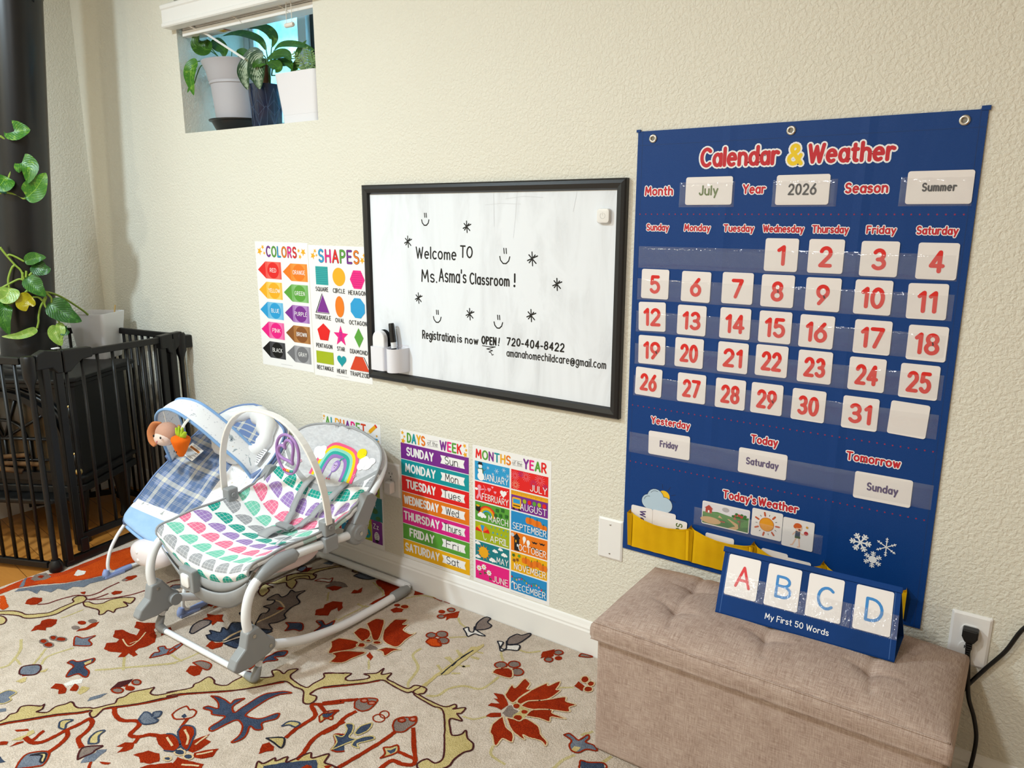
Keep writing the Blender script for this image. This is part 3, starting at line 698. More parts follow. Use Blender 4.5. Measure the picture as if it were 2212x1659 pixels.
RUG = '''p R 0 -2693,-834 -2708,-773 -2717,-712 -2664,-625 -2674,-536 -2680,-455 -2671,-379 -2665,-346 -2591,-352 -2532,-398 -2535,-476 -2519,-544 -2541,-602 -2573,-658 -2633,-714 -2667,-771 -2664,-845
p o 0 -2654,-724 -2659,-698 -2635,-623 -2643,-551 -2651,-482 -2659,-391 -2557,-392 -2524,-536 -2550,-597 -2581,-654
p B 0 -2646,-784 -2620,-753 -2569,-747 -2589,-729 -2543,-716 -2552,-692 -2515,-680 -2523,-656 -2491,-637 -2499,-613 -2483,-563 -2514,-547 -2538,-603 -2567,-660 -2622,-719 -2657,-766
p B 0 -2513,-543 -2527,-480 -2528,-400 -2518,-341 -2486,-365 -2512,-415 -2504,-498
p w 0 -2607,-613 -2638,-585 -2602,-574 -2583,-589 -2590,-609
p w 0 -2628,-465 -2641,-436 -2602,-431 -2582,-456 -2600,-469
p B 0 -2609,-528 -2633,-507 -2621,-491 -2572,-517 -2584,-530
p g 0 -2698,-712 -2720,-686 -2702,-659 -2658,-663 -2652,-686 -2673,-711
p r 0 -2694,-692 -2700,-679 -2684,-674 -2672,-687
p B 0 -2668,-761 -2729,-722 -2722,-715 -2657,-751
p o 0 -2651,-824 -2644,-813 -2588,-829 -2551,-839 -2544,-857 -2563,-859
p r 0 -2532,-800 -2555,-781 -2555,-765 -2527,-750 -2504,-762 -2496,-778 -2508,-793
l v 6 -2492,-778 -2474,-759 -2470,-727 -2462,-697 -2450,-676 -2418,-657 -2412,-624 -2422,-596 -2428,-551
p t 0 -2543,-867 -2514,-843 -2483,-832 -2455,-828 -2428,-804 -2409,-780 -2412,-745 -2413,-720 -2416,-705 -2437,-698 -2443,-680 -2430,-668 -2405,-670 -2392,-683 -2391,-696 -2393,-712 -2389,-740 -2382,-776 -2399,-809 -2430,-839 -2467,-846 -2499,-861 -2522,-875
q m 0 -2543,-867 -2514,-843 -2483,-832 -2455,-828 -2428,-804 -2409,-780 -2412,-745 -2413,-720 -2416,-705 -2437,-698 -2443,-680 -2430,-668 -2405,-670 -2392,-683 -2391,-696 -2393,-712 -2389,-740 -2382,-776 -2399,-809 -2430,-839 -2467,-846 -2499,-861 -2522,-875
p t 0 -2513,-878 -2493,-875 -2470,-878 -2453,-891 -2454,-902
q m 0 -2513,-878 -2493,-875 -2470,-878 -2453,-891 -2454,-902
p t 0 -2386,-690 -2376,-677 -2348,-674 -2331,-656 -2332,-629 -2316,-602 -2281,-579 -2257,-606 -2286,-613 -2249,-620 -2260,-649 -2246,-666 -2272,-670 -2263,-687 -2269,-699 -2298,-686 -2337,-693 -2360,-698
q m 0 -2386,-690 -2376,-677 -2348,-674 -2331,-656 -2332,-629 -2316,-602 -2281,-579 -2257,-606 -2286,-613 -2249,-620 -2260,-649 -2246,-666 -2272,-670 -2263,-687 -2269,-699 -2298,-686 -2337,-693 -2360,-698 -2386,-690
l v 6 -2396,-672 -2382,-648 -2380,-613
l v 6 -2388,-669 -2353,-636 -2328,-604 -2309,-569 -2302,-533
p r 0 -2377,-605 -2380,-590 -2358,-577 -2347,-590 -2356,-607
p r 0 -2464,-661 -2454,-648 -2438,-660 -2451,-663
p r 0 -2438,-536 -2447,-511 -2432,-488 -2420,-492 -2411,-517 -2417,-533
p g 0 -2435,-540 -2440,-525 -2421,-523 -2424,-538
p r 0 -2339,-866 -2360,-845 -2359,-830 -2377,-818 -2371,-801 -2347,-787 -2324,-800 -2315,-818 -2323,-829 -2308,-837 -2332,-850
p g 0 -2241,-771 -2237,-775 -2236,-779 -2240,-784 -2247,-787 -2254,-787 -2261,-786 -2266,-782 -2266,-777 -2263,-773 -2256,-770 -2248,-769
p r 0 -2253,-746 -2249,-750 -2249,-755 -2253,-759 -2260,-762 -2268,-763 -2275,-761 -2280,-758 -2280,-753 -2276,-748 -2269,-745 -2261,-744
p g 0 -2236,-722 -2232,-726 -2232,-731 -2236,-736 -2243,-739 -2251,-739 -2258,-738 -2263,-734 -2263,-729 -2259,-724 -2252,-721 -2243,-720
p r 0 -2228,-788 -2235,-776 -2226,-760 -2236,-739 -2227,-719 -2210,-740 -2210,-764
p r 0 -2237,-838 -2232,-842 -2231,-846 -2233,-850 -2239,-852 -2247,-852 -2254,-850 -2259,-847 -2260,-843 -2257,-839 -2251,-836 -2244,-836
q g 0 -2237,-838 -2232,-842 -2231,-846 -2233,-850 -2239,-852 -2247,-852 -2254,-850 -2259,-847 -2260,-843 -2257,-839 -2251,-836 -2244,-836 -2237,-838
p r 0 -2240,-863 -2235,-866 -2233,-871 -2236,-875 -2243,-877 -2250,-878 -2258,-876 -2263,-872 -2264,-868 -2261,-864 -2255,-861 -2247,-861
q g 0 -2240,-863 -2235,-866 -2233,-871 -2236,-875 -2243,-877 -2250,-878 -2258,-876 -2263,-872 -2264,-868 -2261,-864 -2255,-861 -2247,-861 -2240,-863
p r 0 -2207,-862 -2201,-866 -2201,-871 -2204,-876 -2212,-879 -2221,-880 -2229,-878 -2234,-874 -2236,-868 -2232,-864 -2224,-861 -2215,-860
q g 0 -2207,-862 -2201,-866 -2201,-871 -2204,-876 -2212,-879 -2221,-880 -2229,-878 -2234,-874 -2236,-868 -2232,-864 -2224,-861 -2215,-860 -2207,-862
p r 0 -2206,-826 -2202,-830 -2203,-835 -2208,-840 -2216,-844 -2225,-846 -2232,-844 -2236,-840 -2236,-835 -2231,-830 -2223,-826 -2213,-824
q g 0 -2206,-826 -2202,-830 -2203,-835 -2208,-840 -2216,-844 -2225,-846 -2232,-844 -2236,-840 -2236,-835 -2231,-830 -2223,-826 -2213,-824 -2206,-826
p B 0 -2155,-830 -2200,-803 -2172,-795 -2157,-768 -2149,-790 -2123,-795 -2117,-806
q o 0 -2155,-830 -2200,-803 -2172,-795 -2157,-768 -2149,-790 -2123,-795 -2117,-806 -2155,-830
p r 0 -2066,-789 -2092,-768 -2071,-750 -2080,-737 -2110,-740 -2139,-718 -2126,-704 -2079,-700 -2060,-696 -2082,-673 -2107,-677 -2136,-654 -2109,-645 -2078,-623 -2061,-631 -2048,-650 -2012,-662 -1980,-685 -1979,-711 -1988,-730 -1983,-744 -1959,-749 -1960,-762 -1987,-760 -1978,-777 -1993,-788 -2006,-769 -2035,-785
l c 4 -2072,-731 -2021,-741 -2027,-709 -2053,-672
l c 3 -2027,-709 -2032,-731
p r 0 -2027,-635 -2020,-611 -1999,-635 -1997,-656
p B 0 -1916,-739 -1929,-719 -1923,-706 -1946,-696 -1938,-682 -1918,-686 -1902,-670 -1895,-691 -1900,-711
q o 0 -1916,-739 -1929,-719 -1923,-706 -1946,-696 -1938,-682 -1918,-686 -1902,-670 -1895,-691 -1900,-711 -1916,-739
p o 0 -2134,-612 -2153,-579 -2128,-566 -2107,-583
p n 0 -2080,-883 -2082,-869 -2062,-864 -2051,-847 -2041,-829 -2025,-841 -2024,-864 -1990,-869 -1969,-884 -1978,-890 -2003,-892 -2013,-916 -2035,-899 -2049,-881
q o 0 -2080,-883 -2082,-869 -2062,-864 -2051,-847 -2041,-829 -2025,-841 -2024,-864 -1990,-869 -1969,-884 -1978,-890 -2003,-892 -2013,-916 -2035,-899 -2049,-881 -2080,-883
p t 0 -2041,-857 -2040,-837 -2028,-844 -2028,-860
p B 0 -2146,-977 -2161,-960 -2134,-933 -2106,-941 -2095,-961 -2125,-982
q m 0 -2146,-977 -2161,-960 -2134,-933 -2106,-941 -2095,-961 -2125,-982 -2146,-977
p r 0 -2134,-978 -2122,-952 -2110,-936 -2092,-955 -2105,-973 -2115,-983
l t 8 -2207,-1000 -2202,-981 -2227,-953 -2260,-926 -2315,-902
l t 7 -2150,-940 -2177,-910 -2205,-883
l t 7 -2131,-927 -2158,-897 -2144,-836
l t 8 -1983,-855 -1958,-833 -1933,-808 -1890,-766 -1834,-710
l t 7 -1921,-811 -1952,-793 -1978,-777
l t 6 -2346,-776 -2342,-753 -2342,-712
l t 6 -2229,-955 -2178,-960
p t 0 -2100,-951 -2096,-925 -2085,-937
p t 0 -2104,-1004 -2106,-983 -2099,-978 -2082,-988 -2084,-999
p r 0 -1996,-965 -2007,-947 -1989,-938 -1961,-941 -1943,-953 -1954,-965 -1972,-955
p r 0 -1946,-941 -1965,-918 -1944,-918 -1928,-932
p w 0 -1989,-935 -1987,-914 -1969,-894 -1953,-906 -1962,-919 -1971,-936
p t 0 -1918,-935 -1938,-913 -1914,-904 -1905,-919 -1905,-933
p m 0 -1862,-880 -1878,-849 -1860,-818 -1848,-836 -1851,-860
p g 0 -1827,-815 -1823,-819 -1822,-823 -1826,-827 -1832,-830 -1839,-830 -1846,-828 -1850,-824 -1851,-820 -1847,-815 -1841,-813 -1833,-813
q r 0 -1827,-815 -1823,-819 -1822,-823 -1826,-827 -1832,-830 -1839,-830 -1846,-828 -1850,-824 -1851,-820 -1847,-815 -1841,-813 -1833,-813 -1827,-815
p g 0 -1830,-861 -1827,-865 -1827,-870 -1832,-875 -1839,-878 -1847,-879 -1854,-878 -1858,-874 -1857,-869 -1853,-864 -1845,-860 -1837,-859
q r 0 -1830,-861 -1827,-865 -1827,-870 -1832,-875 -1839,-878 -1847,-879 -1854,-878 -1858,-874 -1857,-869 -1853,-864 -1845,-860 -1837,-859 -1830,-861
p r 0 -1815,-838 -1811,-842 -1811,-847 -1815,-851 -1822,-854 -1829,-855 -1836,-853 -1840,-849 -1840,-844 -1836,-840 -1829,-837 -1821,-836
p r 0 -1844,-840 -1841,-843 -1841,-846 -1844,-849 -1849,-851 -1854,-852 -1859,-850 -1861,-848 -1861,-845 -1858,-841 -1854,-839 -1848,-839
p B 0 -1862,-937 -1872,-925 -1863,-904 -1853,-890 -1849,-908 -1858,-928
p B 0 -2039,-1073 -2080,-1057 -2076,-1032 -2049,-1024 -2041,-1043 -2026,-1046 -2025,-1063
q t 0 -2080,-1057 -2076,-1032 -2049,-1024 -2041,-1043 -2026,-1046 -2025,-1063 -2039,-1073
p B 0 -1997,-1086 -2012,-1080 -2001,-1068 -1988,-1073
p t 0 -1956,-1100 -1956,-1087 -1965,-1074 -1960,-1061 -1975,-1045 -1964,-1030 -1938,-1015 -1938,-1006 -1922,-1018 -1922,-1031 -1898,-1017 -1904,-995 -1895,-975 -1890,-961 -1857,-965 -1832,-948 -1818,-941 -1803,-914 -1796,-900 -1808,-887 -1802,-872 -1805,-852 -1783,-819 -1776,-807 -1762,-826 -1738,-820 -1713,-781 -1694,-792 -1721,-829 -1738,-857 -1757,-882 -1775,-901 -1795,-925 -1790,-942 -1783,-956 -1788,-963 -1806,-959 -1816,-950 -1836,-974 -1872,-1009 -1906,-1052 -1936,-1089 -1944,-1104
q m 0 -1956,-1100 -1956,-1087 -1965,-1074 -1960,-1061 -1975,-1045 -1964,-1030 -1938,-1015 -1938,-1006 -1922,-1018 -1922,-1031 -1898,-1017 -1904,-995 -1895,-975 -1890,-961 -1857,-965 -1832,-948 -1818,-941 -1803,-914 -1796,-900 -1808,-887 -1802,-872 -1805,-852 -1783,-819 -1776,-807 -1762,-826 -1738,-820 -1713,-781
q m 0 -1694,-792 -1721,-829 -1738,-857 -1757,-882 -1775,-901 -1795,-925 -1790,-942 -1783,-956 -1788,-963 -1806,-959 -1816,-950 -1836,-974 -1872,-1009 -1906,-1052 -1936,-1089 -1944,-1104
l r 5 -1941,-1105 -1928,-1086 -1901,-1054 -1868,-1011 -1832,-975 -1817,-955
l r 5 -1798,-931 -1772,-903 -1735,-859 -1692,-794
l r 11 -1788,-967 -1787,-997 -1790,-1021 -1789,-1047 -1792,-1074 -1809,-1090 -1843,-1091
l r 11 -1788,-967 -1763,-974 -1744,-998 -1734,-1021 -1698,-1031
l r 11 -1790,-1021 -1766,-1031 -1750,-1056 -1744,-1080 -1742,-1084
l r 11 -1781,-909 -1754,-923 -1716,-926 -1683,-906 -1663,-913 -1648,-943 -1624,-935 -1610,-916 -1583,-904
l r 9 -1622,-937 -1611,-953
p t 0 -1813,-1028 -1833,-1017 -1831,-1006 -1815,-995 -1814,-1010 -1797,-1023
q n 0 -1813,-1028 -1833,-1017 -1831,-1006 -1815,-995 -1814,-1010 -1797,-1023 -1813,-1028
p t 0 -1697,-1016 -1716,-1003 -1723,-983 -1712,-970 -1704,-988 -1682,-1002
q n 0 -1697,-1016 -1716,-1003 -1723,-983 -1712,-970 -1704,-988 -1682,-1002 -1697,-1016
p r 0 -1893,-1093 -1872,-1073 -1861,-1074 -1882,-1093
p r 0 -1848,-1092 -1824,-1084 -1837,-1054 -1827,-1053 -1813,-1083 -1827,-1092
p t 0 -1859,-1114 -1851,-1085 -1859,-1078 -1856,-1067 -1842,-1070 -1840,-1101
p r 0 -1875,-1132 -1859,-1120 -1851,-1127 -1862,-1137
p r 0 -1838,-1129 -1840,-1110 -1832,-1099 -1827,-1101 -1835,-1121
p g 0 -1663,-1057 -1684,-1044 -1693,-1027 -1663,-1001 -1662,-1017 -1658,-1028 -1662,-1045
q m 0 -1663,-1057 -1684,-1044 -1693,-1027 -1663,-1001 -1662,-1017 -1658,-1028 -1662,-1045 -1663,-1057
p B 0 -1647,-1059 -1662,-1039 -1653,-1022 -1659,-1015 -1643,-1001 -1638,-1006 -1634,-1025 -1628,-1038 -1639,-1051
p r 0 -1616,-1032 -1592,-1018 -1591,-1025 -1606,-1033
l r 7 -1630,-1044 -1611,-1058
p B 0 -1746,-1152 -1769,-1131 -1776,-1111 -1744,-1083 -1711,-1107 -1717,-1122
q r 0 -1746,-1152 -1769,-1131 -1776,-1111 -1744,-1083 -1711,-1107 -1717,-1122 -1746,-1152
p t 0 -1766,-1112 -1744,-1089 -1718,-1106 -1728,-1108 -1745,-1098
q k 0 -1766,-1112 -1744,-1089 -1718,-1106 -1728,-1108 -1745,-1098 -1766,-1112
p B 0 -1685,-901 -1700,-878 -1686,-872 -1668,-875 -1680,-864 -1667,-852 -1654,-866 -1660,-876 -1644,-875 -1640,-885 -1657,-903
q n 0 -1685,-901 -1700,-878 -1686,-872 -1668,-875 -1680,-864 -1667,-852 -1654,-866 -1660,-876 -1644,-875 -1640,-885 -1657,-903 -1685,-901
l r 6 -1669,-896 -1670,-874
p r 0 -1635,-984 -1632,-964 -1614,-951 -1596,-965 -1600,-979 -1613,-994 -1619,-975
p n 0 -1825,-1154 -1790,-1154 -1798,-1165
p r 0 -1575,-976 -1560,-948 -1530,-939 -1506,-953 -1516,-970 -1538,-980 -1558,-972
p r 0 -1525,-998 -1517,-976 -1479,-939 -1451,-946
p t 0 -1730,-800 -1696,-755 -1703,-738 -1700,-724 -1701,-698 -1678,-697 -1658,-706 -1629,-693 -1630,-671 -1628,-647 -1638,-631 -1631,-618 -1606,-632 -1577,-614 -1560,-596 -1584,-582 -1571,-569 -1547,-572 -1550,-554 -1533,-536 -1527,-565 -1505,-576 -1450,-578 -1447,-554 -1444,-522 -1458,-505 -1414,-478 -1377,-512 -1415,-554 -1420,-590 -1398,-588 -1387,-602 -1389,-619 -1407,-623 -1444,-592 -1477,-594 -1518,-593 -1548,-636 -1581,-681 -1635,-730 -1695,-783 -1715,-809
q m 0 -1730,-800 -1696,-755 -1703,-738 -1700,-724 -1701,-698 -1678,-697 -1658,-706 -1629,-693 -1630,-671 -1628,-647 -1638,-631 -1631,-618 -1606,-632 -1577,-614 -1560,-596 -1584,-582 -1571,-569 -1547,-572 -1550,-554 -1533,-536 -1527,-565 -1505,-576 -1450,-578 -1447,-554 -1444,-522 -1458,-505 -1414,-478
q m 0 -1377,-512 -1415,-554 -1420,-590 -1398,-588 -1387,-602 -1389,-619 -1407,-623 -1444,-592 -1477,-594 -1518,-593 -1548,-636 -1581,-681 -1635,-730 -1695,-783 -1715,-809
l r 5 -1712,-811 -1672,-766 -1609,-711 -1568,-664 -1535,-620 -1517,-596
l r 5 -1420,-588 -1417,-558 -1374,-515
p n 0 -1622,-743 -1605,-734 -1578,-732 -1554,-733 -1558,-718 -1543,-700 -1542,-717 -1538,-738 -1515,-749 -1516,-720 -1517,-665 -1500,-639 -1482,-621 -1462,-616 -1481,-636 -1490,-664 -1490,-701 -1485,-738 -1468,-739 -1441,-726 -1428,-695 -1419,-688 -1410,-705 -1425,-734 -1406,-749 -1418,-760 -1439,-760 -1418,-787 -1417,-807 -1426,-820 -1433,-792 -1454,-770 -1484,-763 -1493,-788 -1498,-822 -1515,-819 -1516,-791 -1521,-772 -1553,-785 -1568,-779 -1593,-784 -1591,-772 -1563,-763 -1589,-747
q o 0 -1622,-743 -1605,-734 -1578,-732 -1554,-733 -1558,-718 -1543,-700 -1542,-717 -1538,-738 -1515,-749 -1516,-720 -1517,-665 -1500,-639 -1482,-621 -1462,-616 -1481,-636 -1490,-664 -1490,-701 -1485,-738 -1468,-739 -1441,-726 -1428,-695 -1419,-688 -1410,-705 -1425,-734 -1406,-749 -1418,-760 -1439,-760 -1418,-787 -1417,-807 -1426,-820 -1433,-792 -1454,-770 -1484,-763 -1493,-788 -1498,-822 -1515,-819 -1516,-791 -1521,-772 -1553,-785 -1568,-779 -1593,-784 -1591,-772 -1563,-763 -1589,-747 -1622,-743
l r 4 -1635,-843 -1641,-827 -1637,-804 -1617,-807 -1611,-801 -1596,-802 -1585,-818 -1595,-834 -1614,-848 -1635,-843
p n 0 -1612,-833 -1614,-822 -1600,-825 -1599,-834
l r 8 -1590,-828 -1583,-842 -1572,-859
l r 11 -1322,-563 -1359,-599 -1381,-618 -1341,-640 -1339,-674 -1340,-703 -1335,-736
l r 10 -1365,-607 -1335,-616
p t 0 -1330,-638 -1330,-616 -1309,-594 -1308,-613 -1295,-627 -1310,-634 -1311,-651
q o 0 -1330,-638 -1330,-616 -1309,-594 -1308,-613 -1295,-627 -1310,-634 -1311,-651 -1330,-638
p n 0 -1329,-630 -1326,-610 -1314,-614 -1309,-627 -1321,-633
p t 0 -1376,-715 -1377,-697 -1366,-686 -1348,-683 -1346,-698 -1366,-702
q n 0 -1376,-715 -1377,-697 -1366,-686 -1348,-683 -1346,-698 -1366,-702 -1376,-715
p r 0 -1341,-809 -1361,-783 -1354,-769 -1332,-772 -1322,-782 -1333,-793
p t 0 -1371,-764 -1337,-740 -1314,-765 -1346,-764
q k 0 -1371,-764 -1337,-740 -1314,-765 -1346,-764 -1371,-764
l r 11 -1265,-616 -1276,-664 -1276,-706 -1259,-746 -1254,-770
p n 0 -1215,-704 -1223,-681 -1248,-663 -1229,-649 -1186,-689 -1198,-700
q r 0 -1215,-704 -1223,-681 -1248,-663 -1229,-649
q r 0 -1186,-689 -1198,-700 -1215,-704
l t 5 -1206,-692 -1212,-667
p t 0 -1305,-844 -1321,-825 -1305,-822 -1299,-796 -1289,-800 -1279,-777 -1267,-790 -1258,-770 -1246,-737 -1229,-747 -1208,-716 -1195,-740 -1175,-737 -1165,-746
q m 0 -1305,-844 -1321,-825 -1305,-822 -1299,-796 -1289,-800 -1279,-777 -1267,-790 -1258,-770 -1246,-737 -1229,-747 -1208,-716 -1195,-740 -1175,-737 -1165,-746 -1305,-844
p n 0 -1293,-835 -1299,-826 -1270,-792 -1217,-745 -1204,-752 -1191,-764
p r 0 -1226,-789 -1223,-768 -1210,-764 -1201,-771
p r 0 -1598,-908 -1579,-891 -1563,-883 -1528,-889 -1512,-900 -1509,-916 -1530,-927 -1561,-923
q n 0 -1579,-891 -1563,-883 -1528,-889 -1512,-900 -1509,-916 -1530,-927
p r 0 -1564,-872 -1574,-851 -1550,-840 -1525,-851 -1512,-865 -1487,-895 -1507,-897 -1534,-887
q n 0 -1564,-872 -1574,-851 -1550,-840 -1525,-851 -1512,-865 -1487,-895 -1507,-897 -1534,-887 -1564,-872
p r 0 -1487,-895 -1507,-868 -1495,-832 -1487,-848 -1468,-846 -1465,-874 -1469,-893
p r 0 -1466,-891 -1453,-871 -1432,-850 -1420,-875 -1436,-893 -1456,-901
p r 0 -1469,-948 -1485,-921 -1451,-914 -1415,-900 -1404,-913 -1460,-953
p n 0 -1484,-903 -1481,-907 -1481,-911 -1485,-915 -1491,-918 -1498,-919 -1504,-917 -1508,-913 -1507,-908 -1504,-904 -1497,-901 -1490,-901
q c 0 -1484,-903 -1481,-907 -1481,-911 -1485,-915 -1491,-918 -1498,-919 -1504,-917 -1508,-913 -1507,-908 -1504,-904 -1497,-901 -1490,-901 -1484,-903
p n 0 -1456,-901 -1453,-904 -1453,-908 -1457,-912 -1463,-915 -1469,-915 -1474,-914 -1477,-910 -1477,-906 -1473,-902 -1468,-899 -1461,-899
q c 0 -1456,-901 -1453,-904 -1453,-908 -1457,-912 -1463,-915 -1469,-915 -1474,-914 -1477,-910 -1477,-906 -1473,-902 -1468,-899 -1461,-899 -1456,-901
p n 0 -1491,-933 -1489,-935 -1489,-939 -1492,-942 -1497,-944 -1502,-944 -1505,-943 -1507,-941 -1507,-938 -1504,-935 -1500,-932 -1495,-932
q c 0 -1491,-933 -1489,-935 -1489,-939 -1492,-942 -1497,-944 -1502,-944 -1505,-943 -1507,-941 -1507,-938 -1504,-935 -1500,-932 -1495,-932 -1491,-933
l c 5 -1557,-858 -1525,-869 -1506,-885
l c 5 -1567,-898 -1530,-907
l c 5 -1493,-840 -1489,-873
l c 5 -1456,-891 -1436,-864
l c 5 -1454,-930 -1419,-911
l v 6 -2290,-462 -2286,-435 -2256,-407 -2217,-380
l v 6 -2241,-492 -2258,-457 -2224,-427 -2211,-394
p t 0 -2223,-503 -2195,-471 -2143,-429 -2110,-400 -2113,-361 -2153,-365 -2115,-333 -2085,-359 -2090,-398 -2103,-430 -2173,-484 -2206,-513
q m 0 -2223,-503 -2195,-471 -2143,-429 -2110,-400 -2113,-361 -2153,-365 -2115,-333 -2085,-359 -2090,-398 -2103,-430 -2173,-484 -2206,-513
p B 0 -2251,-476 -2266,-457 -2243,-441 -2221,-455 -2231,-473
p o 0 -2017,-473 -2034,-436 -2016,-408 -2000,-429 -2010,-457
p r 0 -2047,-472 -2057,-436 -2046,-423 -2030,-439 -2028,-470
p r 0 -1983,-531 -1980,-514 -2001,-503 -1972,-493 -1955,-476 -1933,-496 -1913,-502 -1934,-512 -1925,-535 -1950,-523
p g 0 -1946,-597 -1973,-568 -1978,-537 -1955,-522 -1939,-535 -1935,-566 -1932,-595
q k 0 -1946,-597 -1973,-568 -1978,-537 -1955,-522 -1939,-535 -1935,-566 -1932,-595 -1946,-597
p n 0 -1892,-578 -1887,-565 -1906,-555 -1872,-545 -1889,-524 -1867,-523 -1889,-490 -1867,-474 -1879,-458 -1921,-442 -1900,-432 -1860,-449 -1819,-470 -1806,-508 -1813,-532 -1824,-571 -1860,-587
q k 0 -1892,-578 -1887,-565 -1906,-555 -1872,-545 -1889,-524 -1867,-523 -1889,-490 -1867,-474 -1879,-458 -1921,-442 -1900,-432 -1860,-449 -1819,-470 -1806,-508 -1813,-532 -1824,-571 -1860,-587 -1892,-578
p n 0 -1811,-575 -1801,-541 -1783,-506 -1786,-485 -1792,-465 -1752,-451 -1753,-480 -1749,-531 -1756,-563 -1769,-572
q k 0 -1811,-575 -1801,-541 -1783,-506 -1786,-485 -1792,-465 -1752,-451 -1753,-480 -1749,-531 -1756,-563 -1769,-572 -1811,-575
p g 0 -1825,-455 -1859,-409 -1852,-394 -1866,-372 -1892,-374 -1884,-348 -1896,-328 -1919,-339 -1925,-321 -1922,-296 -1896,-301 -1892,-281 -1907,-252 -1885,-253 -1866,-229 -1859,-269 -1819,-291 -1816,-326 -1800,-367 -1776,-381 -1780,-413 -1791,-431 -1758,-446 -1778,-460 -1802,-467
q k 0 -1825,-455 -1859,-409 -1852,-394 -1866,-372 -1892,-374 -1884,-348 -1896,-328 -1919,-339 -1925,-321 -1922,-296 -1896,-301 -1892,-281 -1907,-252 -1885,-253 -1866,-229 -1859,-269 -1819,-291 -1816,-326 -1800,-367 -1776,-381 -1780,-413 -1791,-431 -1758,-446 -1778,-460 -1802,-467 -1825,-455
l c 8 -1821,-573 -1830,-534 -1826,-484 -1829,-442 -1824,-394 -1827,-345
l c 6 -1896,-328 -1874,-324 -1834,-339
p r 0 -1845,-363 -1852,-346 -1832,-338 -1829,-354
p r 0 -1841,-614 -1852,-586 -1834,-587 -1817,-571 -1802,-586 -1810,-612
p n 0 -1720,-429 -1733,-405 -1756,-396 -1741,-386 -1713,-371 -1685,-390 -1684,-404 -1704,-408
q o 0 -1720,-429 -1733,-405 -1756,-396 -1741,-386 -1713,-371 -1685,-390 -1684,-404 -1704,-408 -1720,-429
p n 0 -1648,-379 -1654,-349 -1686,-338 -1676,-325 -1647,-334 -1644,-303 -1626,-325 -1604,-329 -1612,-343 -1638,-352 -1634,-378
q o 0 -1648,-379 -1654,-349 -1686,-338 -1676,-325 -1647,-334 -1644,-303 -1626,-325 -1604,-329 -1612,-343 -1638,-352 -1634,-378 -1648,-379
p g 0 -1832,-175 -1845,-130 -1816,-116 -1793,-118 -1771,-127 -1802,-160
p r 0 -1825,-176 -1811,-152 -1783,-141 -1785,-169
p r 0 -1719,-315 -1741,-290 -1730,-271 -1743,-254 -1739,-223 -1710,-209 -1682,-232 -1675,-258 -1696,-242 -1699,-265 -1682,-294
p t 0 -1986,-324 -1951,-334 -1964,-297 -1983,-288 -1972,-274 -2011,-272 -1981,-250 -1966,-228 -1942,-241 -1913,-244 -1935,-206 -1955,-196 -1943,-175 -1908,-163 -1917,-138 -1936,-133 -1999,-177 -2004,-243 -2014,-286
q m 0 -1986,-324 -1951,-334 -1964,-297 -1983,-288 -1972,-274 -2011,-272 -1981,-250 -1966,-228 -1942,-241 -1913,-244 -1935,-206 -1955,-196 -1943,-175 -1908,-163 -1917,-138 -1936,-133 -1999,-177 -2004,-243 -2014,-286 -1986,-324
p r 0 -1691,-610 -1684,-597 -1668,-582 -1666,-555 -1642,-592 -1638,-613 -1667,-619
p n 0 -1642,-576 -1651,-549 -1649,-531 -1648,-513 -1628,-495 -1615,-515 -1632,-535 -1614,-540 -1634,-562 -1635,-570
q o 0 -1642,-576 -1651,-549 -1649,-531 -1648,-513 -1628,-495 -1615,-515 -1632,-535 -1614,-540 -1634,-562 -1635,-570 -1642,-576
p r 0 -1776,-718 -1789,-695 -1766,-679 -1745,-688 -1730,-704 -1736,-717
p g 0 -1795,-683 -1785,-664 -1748,-658 -1731,-678 -1751,-684
q o 0 -1795,-683 -1785,-664 -1748,-658 -1731,-678 -1751,-684 -1795,-683
p B 0 -1893,-702 -1909,-679 -1913,-647 -1903,-649 -1893,-676 -1889,-695
q r 0 -1893,-702 -1909,-679 -1913,-647 -1903,-649 -1893,-676 -1889,-695 -1893,-702
p r 0 -2005,-634 -2017,-614 -2000,-621
l t 7 -1848,-729 -1836,-703 -1829,-670 -1825,-624
l t 7 -1883,-695 -1829,-695
l t 6 -1757,-231 -1795,-190
l t 6 -1667,-433 -1639,-400 -1647,-290
p r 0 -1725,-44 -1720,-9 -1675,4 -1616,3 -1595,-6 -1611,-23 -1607,-61 -1604,-116 -1611,-159 -1629,-171 -1630,-134 -1627,-98 -1658,-74 -1704,-59
l t 8 -1642,-3 -1654,-24 -1642,-51 -1604,-71 -1607,-112 -1608,-162 -1631,-188 -1662,-189
l t 6 -1726,-56 -1655,-83 -1635,-103
p r 0 -1553,-43 -1570,-6 -1528,0 -1538,-29
l t 7 -1559,-73 -1535,-33 -1500,-3 -1480,-6
l r 3 -1490,-2 -1455,-22 -1454,-10
l r 3 -1444,-8 -1421,0
p B 0 -1813,-62 -1809,-34 -1770,-13 -1736,-20 -1748,-47 -1775,-60
q k 0 -1813,-62 -1809,-34 -1770,-13 -1736,-20 -1748,-47 -1775,-60 -1813,-62
p r 0 -1809,-21 -1820,-3 -1781,-1 -1787,-16
p t 0 -2001,-194 -1982,-149 -1948,-86 -1912,-35 -1873,-5 -1830,-3 -1809,-21 -1825,-39 -1844,-39 -1852,-19 -1904,-42 -1935,-97 -1939,-132 -1911,-143 -1914,-165 -1942,-153 -1969,-184 -1972,-217
q m 0 -2001,-194 -1982,-149 -1948,-86 -1912,-35 -1873,-5 -1830,-3 -1809,-21 -1825,-39 -1844,-39 -1852,-19 -1904,-42 -1935,-97 -1939,-132 -1911,-143 -1914,-165 -1942,-153 -1969,-184 -1972,-217 -2001,-194
